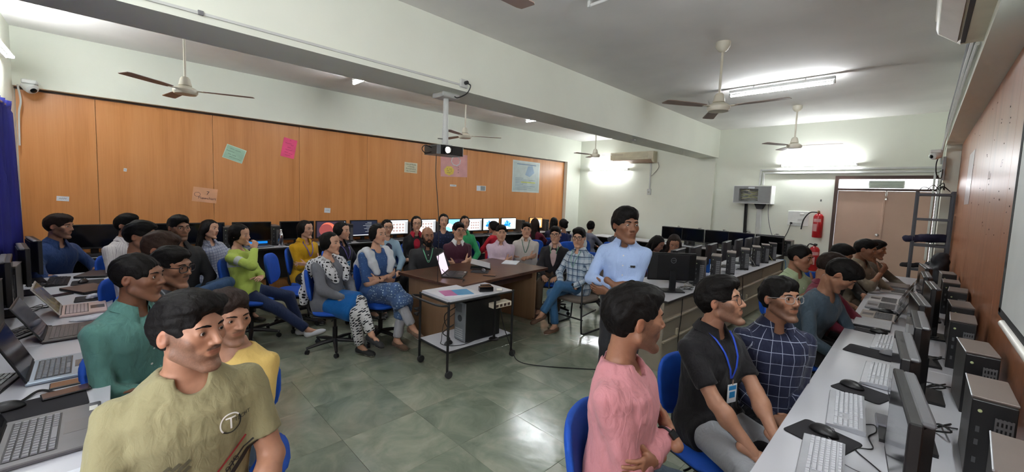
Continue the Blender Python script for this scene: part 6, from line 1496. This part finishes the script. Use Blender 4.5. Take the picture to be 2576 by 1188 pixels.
white = person('boy in white T-shirt with striped shoulder and purple lanyard', (356, 594), 3.42, 50, 62, -4, skin='tan', hair='short', glasses='thin', arms='crossed', top=cloth('tee_white', (206, 206, 212), 'band', (40, 40, 52), sx=.405, sz=.425), sleeve='half', collar=False, bottom=BLKT, lanyard=(96, 76, 160))
wstripe = person('man in white striped shirt before the orange wall', (322, 567), 4.45, 40, 52, 0, skin='mid', hair='short', beard=.5, arms='lap', top=cloth('shirt_wstripe', (206, 200, 198), 'stripe_v', (150, 140, 144), sx=.022, w1=.16), bottom=BLKT)
navys = person('bearded man in dark blue shirt leaning on the curtain-wall desk', (150, 569), 4.25, 42, 58, -4, skin='mid', hair='fringe', hcol=BRN, beard=2, arms='desk', top=cloth('shirt_navy', (38, 60, 104), fold=.7), bottom=BLKT, lean=14, build=1.08, sleeve='roll')
blacks = person('man in black shirt with thin spectacles and one ankle on his knee', (451, 573), 4.15, 22, 26, -2, skin='tan', hair='short', beard=2, glasses='thin', build=1.08, arms='clasp', legs='figure4L', top=C_BLACK, bottom=JEAN, shoes=SHOE_BLACK, neck='open')
gcheck = person('long haired girl in a pale checked shirt beside the black shirt man', (528, 577), 5.0, 40, 52, 2, -12, female=True, skin='fair', hair='long', arms='lap', top=cloth('shirt_palecheck', (176, 182, 198), 'check', (110, 118, 146), sx=.035, sz=.035, w1=.2), bottom=BLKT, side=8)
ygreen = person('girl in yellow-green sweater resting her cheek on her hand', (604, 590), 4.5, 62, 58, -6, 8, female=True, skin='fair', hair='tail', arms='fold', legs='stretch', top=cloth('sweater_lime', (176, 196, 92), 'band', (190, 196, 190), sx=.30, sz=.36), collar=False, bottom=JEAND, lean=-10, shoes=SOCKW, arm_over={'R': ((.05, .20, .475), (.9, .3, -.9), (-.45, .1, .9), (-.5, -.8, .1), 1.2)})
mustard = person('girl in mustard yellow jacket with folded arms', (769, 577), 5.45, 35, 46, 0, female=True, skin='fair', hair='tail', arms='crossed', top=cloth('jacket_mustard', (198, 150, 22)), bottom=BLKT, lanyard=(96, 76, 160))
dlany = person('girl in dark jacket with a purple lanyard', (861, 581), 5.35, 48, 58, 0, female=True, skin='fair', hair='tail', arms='clasp', top=cloth('jacket_dark', (30, 32, 44)), bottom=cloth('denim_pale', (108, 142, 176)), lanyard=(110, 92, 176), badge=True)
# --- the two women in front
def shawl(mat, thick=.030, tail=.0, name='shawl', drop=.20, nz=.008):
    def f(root, P, U, V_, W, T, J, LG, cl):
        pts = np.array([T((0, 0, drop-.3)), T((.3, .3, .55)), T((-.3, -.35, .55)), T((-.25, -.3, tail-.1)), T((.3, .1, .2))]); F = Field(pts.min(0)-.12, pts.max(0)+.12, cl*.9)
        for sx in (-1, 1):
            ch = [T((sx*.060, .155, drop+.06)), T((sx*.10, .130, .36)), T((sx*.105, .075, .455)), T((sx*.105, -.01, .487)), T((sx*.11, -.09, .45)), T((sx*.13, -.145, .32)), T((sx*.15, -.16, .12)), T((sx*.15, -.17, tail))]
            for a, b in zip(ch[:-1], ch[1:]): F.cone(a, b, thick, thick*1.08, .05); F.cone(a+U*sx*.035-W*.008, b+U*sx*.035-W*.008, thick*.9, thick, .05)
        for z in (.42, .32, .2, .08): F.cone(T((-.13, -.135, z)), T((.13, -.135, z)), thick*.8, thick*.8, .05)
        F.noise(nz, 34, 3, (1.2, 1.2, .4)); v, q_ = F.surface()
        add_obj(name, np_mesh(name, v, q_, [mat], None, np.stack([v[:, 0]*1.0+v[:, 1], v[:, 2]+.4*v[:, 1], v[:, 1]], 1)), root)
    return f
PRINT = cloth('print_bw', (214, 214, 216), 'dots', (24, 24, 28), sx=.034, w1=.36); PRINT2 = cloth('print_trouser', (218, 218, 218), 'dots', (30, 32, 38), sx=.030, w1=.40)
grey = person('woman in grey cardigan with a black and white printed scarf', (832, 612), 4.30, 52, 56, 2, female=True, skin='fair', hair='bun', arms='clasp', legs='crossL', top=cloth('cardigan_grey', (112, 114, 120)), collar=False, bottom=PRINT2, shoes=M('sneaker_black', (26, 26, 28), .6), build=1.12, belly=.01, scarf=shawl(PRINT, .027, .0, 'scarf'), seat=.46)
kurta = person('woman in blue printed kurta with white shawl and folded arms', (951, 590), 4.65, 30, 42, 2, female=True, skin='fair', hair='bun', arms='crossed', legs='crossed', top=cloth('kurta_blue', (56, 86, 136), 'dots', (96, 126, 168), sx=.03, w1=.2), sleeve='half', collar=False, bottom=cloth('legging_white', (196, 198, 206)), shoes=cloth('sandal_brown', (120, 96, 80)), build=1.1, kurta=.8, scarf=shawl(cloth('dupatta_white', (206, 210, 216)), .024, -.02, nz=.006), seat=.46)
# the bright blue kurta skirt of the grey cardigan woman
def skirt(info, mat, lg, r0=.108, r1=.098, name='kurta_skirt', shin=0.):
    LG = info['LG']; pts = np.array([LG[k][i] for k in LG for i in (0, 1, 2)]); F = Field(pts.min(0)-.16, pts.max(0)+.16, .017)
    for tt in (0., .5, 1.):
        hp = LG['R'][0]*(1-tt)+LG['L'][0]*tt; kn = LG['R'][1]*(1-tt)+LG['L'][1]*tt; capped(F, hp, kn, r0, r1, 0, lg, .06)
    if shin:
        for k in LG: capped(F, LG[k][1], LG[k][2], r1*.9, r1*.95, 0, shin, .05)
    F.noise(.006, 26, 8); v, q_ = F.surface(); add_obj(name, np_mesh(name, v, q_, [mat], None, v), info['root'])
skirt(grey, cloth('kurta_cobalt', (16, 92, 160)), .95, shin=.0)
skirt(kurta, cloth('kurta_hem', (74, 100, 142), 'dots', (176, 198, 216), sx=.03, w1=.26), .85, .112, .100, 'kurta_hem', .45)
# --- back rows, left to right
hood = person('girl in pale blue hoodie with spectacles', (974, 573), 5.95, 15, 14, 0, female=True, skin='fair', hair='bun', glasses='thin', arms='lap', top=cloth('hoodie_pale', (150, 178, 196)), inner=C_NAVY, neck='jacket', collar=False, bottom=BLKT)
redw = person('smiling woman in red shirt and open black jacket', (1048, 563), 6.35, 8, 8, 0, female=True, skin='fair', hair='bun', glasses='thin', arms='fold', top=cloth('jacket_blk', (28, 26, 28)), inner=cloth('shirt_crimson', (150, 22, 42)), neck='jacket', bottom=BLKT, shoes=SOCKW)
bald = person('bald bearded man in black shirt at the teacher table', (1076, 594), 5.55, 8, 14, 0, skin='tan', hair='bald', beard=3, build=1.15, belly=.015, arms='lap', top=C_BLACK, bottom=JEAND, lanyard=(96, 170, 130), neck='open', arm_over={'L': ((-.10, .36, .16), (-1, -.5, -.2), (.5, .8, -.1), (0, 0, -1), .3)})
navyd = person('woman in navy dress with folded arms standing out above the teacher table', (1116, 556), 6.75, 5, 4, 0, female=True, skin='fair', hair='tail', arms='crossed', top=cloth('dress_navy', (30, 36, 60), 'dots', (52, 66, 110), sx=.05, w1=.2), sleeve='roll', collar=False, bottom=C_NAVY)
maroon = person('man in maroon sweater over a white collar with folded arms', (1154, 581), 5.95, 12, 22, 0, skin='fair', hair='side', beard=1, glasses='thin', build=.96, arms='crossed', top=cloth('sweater_maroon', (66, 28, 44)), inner=cloth('shirt_white', (222, 222, 222)), neck='v', bottom=BLKT)
green = person('girl in green hoodie behind the maroon sweater man', (1169, 561), 6.9, 12, 6, 0, female=True, skin='fair', hair='bun', arms='lap', top=cloth('hoodie_green', (48, 150, 96)), bottom=BLKT)
redg = person('girl in red seen from the side with a white hair clip', (1240, 571), 8.1, -125, -105, -6, female=True, skin='mid', hair='bun', arms='lap', top=cloth('top_red', (186, 30, 48)), bottom=BLKT, collar=False, seat=.42)
pink = person('man in pale pink shirt with folded arms behind the teacher table', (1261, 586), 6.5, 4, 8, 0, skin='fair', hair='short', build=1.14, belly=.01, arms='crossed', top=cloth('shirt_pink', (212, 190, 204)), bottom=BLKT, neck='open', seat=.43)
whitea = person('man in cream shirt with green lanyard and folded arms', (1324, 578), 6.85, 0, 6, 0, skin='fair', hair='side', build=1.08, belly=.02, arms='crossed', sleeve='roll', top=cloth('shirt_cream', (206, 198, 190)), bottom=BLKT, lanyard=(66, 110, 92), neck='open', seat=.43)
marg = person('long haired girl in maroon with her back turned', (1346, 563), 8.7, 165, 170, 0, female=True, skin='mid', hair='loose', hcol=BRN, arms='desk', top=cloth('top_maroon', (98, 26, 44)), bottom=BLKT, collar=False, seat=.42)
darkh = person('dark haired person in navy facing the far corner monitors', (1394, 560), 9.2, 165, 165, 0, female=True, skin='mid', hair='long', arms='desk', top=C_NAVY, bottom=BLKT, collar=False, seat=.42)
navyb = person('person in navy top with tied hair near the far end of the orange wall', (1416, 565), 8.6, -150, -125, -4, female=True, skin='tan', hair='bun', arms='desk', top=cloth('top_navyblue', (24, 34, 82)), bottom=BLKT, collar=False, seat=.42)
blazer = person('man in black blazer with spectacles at the table corner', (1397, 591), 6.1, -10, -8, 0, 4, skin='fair', hair='short', glasses='thick', arms='lap', top=cloth('blazer_black', (34, 32, 36)), inner=cloth('shirt_beige', (196, 170, 168)), neck='jacket', bottom=KHAT, lanyard=(96, 150, 110), shoes=SHOE_BROWN)
check = person('man in blue checked shirt and jeans on the metal chair', (1456, 598), 5.35, -36, -14, -2, skin='fair', hair='puff', glasses='thick', arms='clasp', legs='crossL', top=cloth('shirt_bluecheck', (196, 206, 214), 'check', (36, 60, 92), (112, 140, 168), sx=.085, sz=.085, w1=.14), sleeve='long', bottom=cloth('denim_blue', (56, 98, 138)), shoes=SHOE_BROWN, lanyard=(120, 160, 150), seat=.46)
greyb = person('person in grey top seen from behind near the far wall', (1487, 569), 9.2, 140, 150, -6, female=True, skin='mid', hair='bun', arms='desk', top=cloth('top_grey', (112, 114, 128)), bottom=BLKT, collar=False, lean=8, seat=.42)
dgrey = person('person in dark grey partly hidden behind the standing man', (1556, 576), 8.8, 150, 140, -8, skin='mid', hair='short', arms='desk', top=cloth('top_dkgrey', (66, 68, 76)), bottom=BLKT, collar=False, lean=10, seat=.42)
stand = person('standing man in light blue shirt and dark trousers', (1574, 567), 3.30, -2, 30, 2, skin='dark', hair='fringe', arms='fold', legs='stand', stand=.93, tuck=True, top=cloth('shirt_sky', (166, 188, 226), 'check', (160, 182, 221), sx=.012, sz=.012, w1=.3), bottom=cloth('trouser_char', (42, 42, 46)), neck='open', arm_over={'R': ((.06, .23, .16), (1, -.3, -.6), (-.75, .1, -.45), (-.2, -.95, .1), .6), 'L': ((.10, .20, .09), (-1, -.3, -.6), (.95, .1, .05), (0, -.9, .3), .7)}, hs=1.22, neckl=.115)
girl1 = person('dark haired girl bending over the centre desk, farther left', (1655, 613), 6.25, 35, 60, -30, female=True, skin='mid', hair='loose', arms='desk', top=cloth('top_plum', (60, 34, 54)), bottom=BLKT, collar=False, lean=14)
girl2 = person('girl with loose hair looking down at the centre desk', (1696, 612), 5.65, 40, 5, -28, female=True, skin='mid', hair='loose', hcol=BRN, arms='desk', top=cloth('top_blush', (150, 112, 112)), bottom=BLKT, collar=False, lean=14)
# --- right block
pinkm = person('man in pink long sleeved top on the nearest blue chair', (1597, 800), 1.60, 78, 112, 0, skin='tan', hair='short', beard=2, build=1.06, arms='crossed', legs='sit', top=cloth('top_rose', (196, 134, 140), fold=.7), collar=False, bottom=SLATE, seat=.50, hs=1.12)
polo = person('man in black polo shirt with a blue lanyard looking up', (1812, 757), 2.16, 52, 78, 14, skin='mid', hair='puff', beard=2, glasses='thin', arms='clasp', top=cloth('polo_black', (24, 23, 26)), sleeve='short', bottom=GRYT, lanyard=(32, 72, 190), badge=True, neck='open', arm_over={'R': ((.10, .42, -.02), (1, -.6, -.2), (-.4, .8, -.3), (-.5, -.2, -.8), .6), 'L': ((-.02, .42, .02), (-1, -.6, -.2), (.3, .85, -.3), (.4, -.2, -.8), .6)})
navyc = person('man in navy windowpane shirt with clear spectacles', (1963, 752), 2.30, 22, 46, 10, skin='tan', hair='fringe', beard=2, glasses='clear', arms='clasp', top=cloth('shirt_windowpane', (34, 38, 62), 'check', (170, 178, 196), sx=.062, sz=.062, w1=.055), bottom=BLKT, neck='open', hs=1.02, arm_over={'L': ((-.085, .26, .05), (-.15, -1, -.1), (.7, .6, .05), (.5, -.5, -.6), .7)})
lgreen = person('man in light green shirt with his hand at his mouth', (2013, 648), 4.0, 45, 70, -8, skin='tan', hair='crop', arms='desk', top=cloth('shirt_mint', (168, 184, 148)), sleeve='roll', bottom=BLKT, lean=8, neck='open', arm_over={'R': ((-.04, .21, .45), (1, .2, -.8), (-.2, .2, .9), (-.2, -.9, .2), 1.1)})
tealb = person('man in grey-blue shirt bending over the screen-wall desk', (2118, 692), 3.2, 62, 80, -42, skin='tan', hair='fringe', arms='desk', top=cloth('shirt_slate', (66, 80, 92), fold=.7), bottom=BLKT, lean=24, collar=False, headfwd=.04)
marb = person('person in maroon shirt behind the bending grey-blue shirt man', (2093, 672), 3.62, 70, 84, -25, skin='tan', hair='short', hcol=BRN, arms='desk', top=cloth('shirt_wine', (110, 38, 54)), bottom=BLKT, lean=10)
dark39 = person('man in dark top typing on a laptop, face turned down', (2117, 641), 4.75, 55, 78, -25, skin='tan', hair='short', arms='desk', top=cloth('top_olivedark', (48, 46, 44)), sleeve='roll', bottom=KHAT, lean=14, collar=False)
khaki = person('man in khaki shirt with his chin on his hand', (2178, 628), 5.0, 62, 76, -10, skin='tan', hair='short', arms='desk', top=cloth('shirt_khaki', (128, 116, 98)), sleeve='roll', bottom=KHAT, lean=8, arm_over={'R': ((-.02, .22, .44), (1, .2, -.8), (-.2, .2, .9), (-.2, -.9, .2), 1.1)})
lasth = person('dark haired man just behind the khaki shirt man', (2204, 628), 5.55, 62, 70, -6, skin='tan', hair='short', arms='desk', top=cloth('top_shade', (92, 84, 72)), bottom=BLKT, lean=6, collar=False)


# ---- chairs under the people
for inf, l, bk, tn in ((olive, 'blue office chair under the olive T-shirt man', 0, 0), (yellow, 'blue office chair under the yellow T-shirt boy', -.02, .55), (teal, 'blue office chair under the teal shirt man', -.07, .45), (plaid, 'blue office chair under the grey plaid boy', 0, 0), (jackt, 'blue office chair under the dark jacket boy', 0, 0), (white, 'blue office chair under the white T-shirt boy', 0, 0), (wstripe, 'blue office chair under the white striped shirt man', 0, 0), (navys, 'blue office chair under the dark blue shirt man', -.06, -.35), (blacks, 'blue office chair under the black shirt man with crossed ankle', 0, .3), (gcheck, 'blue office chair under the pale checked shirt girl', 0, 0), (ygreen, 'blue office chair under the yellow-green sweater girl', .03, .15), (mustard, 'blue office chair under the mustard jacket girl', 0, .6), (dlany, 'blue office chair under the dark jacket girl with purple lanyard', 0, .5), (grey, 'blue office chair on black star base under the grey cardigan woman', 0, .4), (kurta, 'blue office chair under the blue kurta woman', 0, .3), (hood, 'blue office chair under the pale blue hoodie girl', 0, -.8), (redw, 'blue office chair under the red shirt woman', 0, .4), (bald, 'blue office chair under the bald man', 0, 0), (navyd, 'blue office chair under the navy dress woman', 0, 0), (maroon, 'blue office chair under the maroon sweater man', 0, 0), (green, 'blue office chair under the green hoodie girl', .05, -.9), (redg, 'blue office chair under the girl in red', 0, 0), (pink, 'blue office chair under the pale pink shirt man', 0, 0), (whitea, 'blue office chair under the cream shirt man', 0, 0), (marg, 'blue office chair under the maroon girl with her back turned', 0, .3), (darkh, 'blue office chair under the dark haired person in navy', 0, 0), (navyb, 'blue office chair under the navy top person with tied hair', 0, 0), (blazer, 'blue office chair under the black blazer man', 0, 0), (greyb, 'blue office chair draped with a white jacket near the far wall', 0, 0), (dgrey, 'blue office chair under the dark grey person', 0, 0), (girl1, 'blue office chair under the girl bending over the centre desk', 0, 0), (girl2, 'blue office chair under the girl looking down', 0, 0), (pinkm, 'nearest blue office chair, under the pink top man', -.01, 0), (polo, 'blue office chair under the black polo man', .02, 0), (navyc, 'blue office chair under the navy windowpane shirt man', 0, 0), (lgreen, 'blue office chair under the light green shirt man', 0, 0), (tealb, 'blue office chair under the bending grey-blue shirt man', 0, 0), (marb, 'blue office chair under the maroon shirt person', 0, 0), (dark39, 'blue office chair under the typing man in dark top', 0, 0), (khaki, 'blue office chair under the khaki shirt man', 0, 0), (lasth, 'blue office chair under the man behind the khaki shirt man', 0, 0)):
    co_ = chair_for(inf, l, bk, tn)
    if any(inf is q for q in (pinkm, polo, teal)): co_.scale = (1, 1, .93)
# empty blue chairs
for px_, z_, ang, l in (((735, 690), 5.0, 75, 'empty blue office chair between the yellow-green and mustard girls'), ((1200, 640), 7.0, 40, 'empty blue office chair behind the maroon sweater man'), ((1508, 632), 6.4, 160, 'blue office chair back beside the blue checked shirt man')):
    p3 = at(px_[0], px_[1], z_); c = unit([p3[0], p3[1], 0]); r_ = np.array([c[1], -c[0], 0]); fw = -cos(radians(ang))*c+sin(radians(ang))*r_
    chair_at(p3[0], p3[1], atan2(-fw[0], fw[1]), l)
# ---- metal sled chair under the checked shirt man
mc = thing('metal_chair', 'padded grey-brown armchair on a black steel sled frame', 'chair', (float(check['loc'][0]), float(check['loc'][1]), 0), check['rz'])
UPH = M('upholstery_taupe', (112, 100, 90), .7, var=.08, bump=.2, bs=300)
for sx in (-1, 1):
    x = sx*.27
    P = [(x, .26, .66), (x, .28, .62), (x, .26, .1), (x, .25, .03), (x, .2, .012), (x, -.2, .012), (x, -.24, .04), (x, -.30, .66), (x, -.26, .675), (x, .22, .675)]
    MB().tube(P, .011, 8, closed=True).obj('side_frame', CHBLK, mc, True)
    MB().tube([(x, -.05, .29), (x, .265, .25)], .008, 8).obj('side_rail', CHBLK, mc, True)
for y, z in ((.20, .40), (-.20, .40), (.24, .20)): MB().tube([(-.27, y, z), (.27, y, z)], .010, 8).obj('cross_bar', CHBLK, mc, True)
v, q_ = (lambda F: (F.put(lambda X, Y, Z: ((np.abs(X/.25)**4+np.abs(Y/.24)**4+np.abs(Z/.045)**3)**(1/3.4)-1)*.045, (-9, -9, -9), (9, 9, 9), 0), F.surface())[1])(Field((-.3, -.3, -.09), (.3, .3, .09), .014))
add_obj('seat', np_mesh('seat', v+np.array([0, .01, .42]), q_, [UPH]), mc); vb = np.stack([v[:, 0], v[:, 2]-.27, v[:, 1]*1.05+.66], 1); vb[:, 1] -= (vb[:, 2]-.45)*.22; add_obj('backrest', np_mesh('backrest', vb, q_, [UPH]), mc)
MB().tube([(-.27, -.29, .60), (.27, -.29, .60)], .010, 8).obj('back_bar', CHBLK, mc, True)
# ---- small things people wear
def on_wrist(info, k, mat, face, r=.031):
    sh, el, wt = info['J'][k][:3]; d = Vector(unit(wt-el)); c = Vector(wt)-d*.025; u = d.orthogonal().normalized(); v_ = d.cross(u)
    b = MB().tube([c+(u*cos(a)+v_*sin(a))*r for a in [i*2*pi/16 for i in range(16)]], .006, 6, closed=True).obj('wrist_watch', mat, info['root'], True)
    n = Vector(info['V'])*.7+Vector((0, 0, .7)); n = (n-d*n.dot(d)).normalized(); R4 = frame4(c+n*(r+.002), d, n.cross(d)); MB().box((-.018, -.017, -.005), (.018, .017, .006), .004, mat=R4).obj('watch_face', face, b)
on_wrist(pinkm, 'R', CHBLK, BLACKG, .042); on_wrist(kurta, 'L', CHBLK, BLACKG); on_wrist(check, 'L', CHBLK, BLACKG, .038); on_wrist(lgreen, 'R', CHBLK, STEEL)
# olive T-shirt print
W2 = M('print_white', (226, 226, 222), .7); K2 = M('print_black', (34, 34, 34), .7); R2 = M('print_red', (150, 40, 44), .7)
def circle_mesh(r, w_, a0, a1, n=28):
    b = MB(); vs = []; fs = []
    for i in range(n+1):
        a = a0+(a1-a0)*i/n; vs += [(r*cos(a), r*sin(a), 0), ((r-w_)*cos(a), (r-w_)*sin(a), 0)]
    b._add(vs, [(2*i, 2*i+1, 2*i+3, 2*i+2) for i in range(n)]); return b.mesh('print', W2)
def rect_mesh(w_, h): b = MB(); b._add([(-w_, -h, 0), (w_, -h, 0), (w_, h, 0), (-w_, h, 0)], [(0, 1, 2, 3)]); return b.mesh('print', W2)
T_ = olive['T']; X_, Y_ = -olive['U'], olive['W']   # print reads from the front: its right is the wearer's left
oc = lambda u, w_: T_((-u, .10, w_))
decal(olive, circle_mesh(.034, .0045, .6, 3.9), W2, oc(.085, .355), X_, Y_, 'logo_ring'); decal(olive, circle_mesh(.034, .0045, -2.4, .6), K2, oc(.085, .355), X_, Y_, 'logo_ring')
decal(olive, text_mesh('T', .055), W2, oc(.085, .355), X_, Y_, 'logo_letter', .0035); decal(olive, text_mesh('TECHT', .018), K2, oc(.125, .36), X_, Y_, 'logo_word', .0035)
Xr = unit(X_*cos(.75)+Y_*sin(.75)); Yr = unit(-X_*sin(.75)+Y_*cos(.75))
for du, dm, hh in ((.0, R2, .004), (.028, K2, .003), (.050, K2, .010)): decal(olive, rect_mesh(.15, hh), dm, oc(.03+du*.8, .19-du*.7), Xr, Yr, 'printed_stripe')
decal(olive, text_mesh('1970', .034), K2, oc(.09, .20), Xr, Yr, 'printed_number'); decal(olive, text_mesh('L I S', .05), K2, oc(-.03, .19), Xr, Yr, 'printed_letters')
for i in range(9): decal(olive, rect_mesh(.010+.004*(i % 3), .006), M('print_camo', (92, 88, 68), .8), oc(-.085+.022*(i % 3), .235+.022*(i//3)), Xr, Yr, 'printed_patch')
decal(yellow, text_mesh('. . y Pug', .05), K2, yellow['T']((-.17, .02, .36)), unit(-yellow['W']*.9-yellow['U']*.3), unit(yellow['V']*.3-yellow['U']), 'printed_script')
decal(pinkm, text_mesh('ISTE', .028), W2, pinkm['T']((.0, .12, .33)), unit(-pinkm['W']), unit(-pinkm['U']), 'printed_word')
decal(green, text_mesh('NACIO', .06), W2, green['T']((0, .12, .30)), -green['U'], green['W'], 'printed_word')
decal(stand, rect_mesh(.030, .002), M('pocket_line', (120, 140, 180), .8), stand['T']((-.075, .12, .305)), -stand['U'], stand['W'], 'pocket_edge')
for k in (0, 1): decal(stand, rect_mesh(.012, .010), K2, stand['T']((-.070-.014*k, .12, .31)), -stand['U'], stand['W'], 'pocket_pen')
for inf, n in ((stand, 3), (bald, 2), (whitea, 3), (pink, 3), (teal, 4), (blacks, 4), (khaki, 2), (lgreen, 3)):
    for k in range(n): decal(inf, circle_mesh(.006, .006, 0, 6.283, 10), M('button_pale', (210, 206, 200), .4), inf['T']((0, .12, .40-.085*k)), -inf['U'], inf['W'], 'button')
# hair clip of the girl in red
o = MB().lathe([(.001, -.008), (.02, -.006), (.022, .0), (.02, .006), (.001, .008)], n=16).obj('hair_clip', W2, redg['root'], True); o.matrix_local = redg['HM'] @ Matrix.Translation((.05, -.07, .06))
tag(add_obj('jacket', soft('jacket', [((-.17, -.30, .62), (-.15, -.31, .93), .06), ((.17, -.30, .70), (.15, -.31, .93), .06), ((-.15, -.31, .93), (.15, -.31, .93), .055)], M('jacket_white', (206, 204, 200), .8), .012)), 'white jacket hung over a blue chair back near the far wall', 'jacket')
jo = [x for x in COL.objects if x.get('category') == 'jacket'][0]; jo.location = (float(greyb['loc'][0]), float(greyb['loc'][1]), 0); jo.rotation_euler = (0, 0, greyb['rz'])
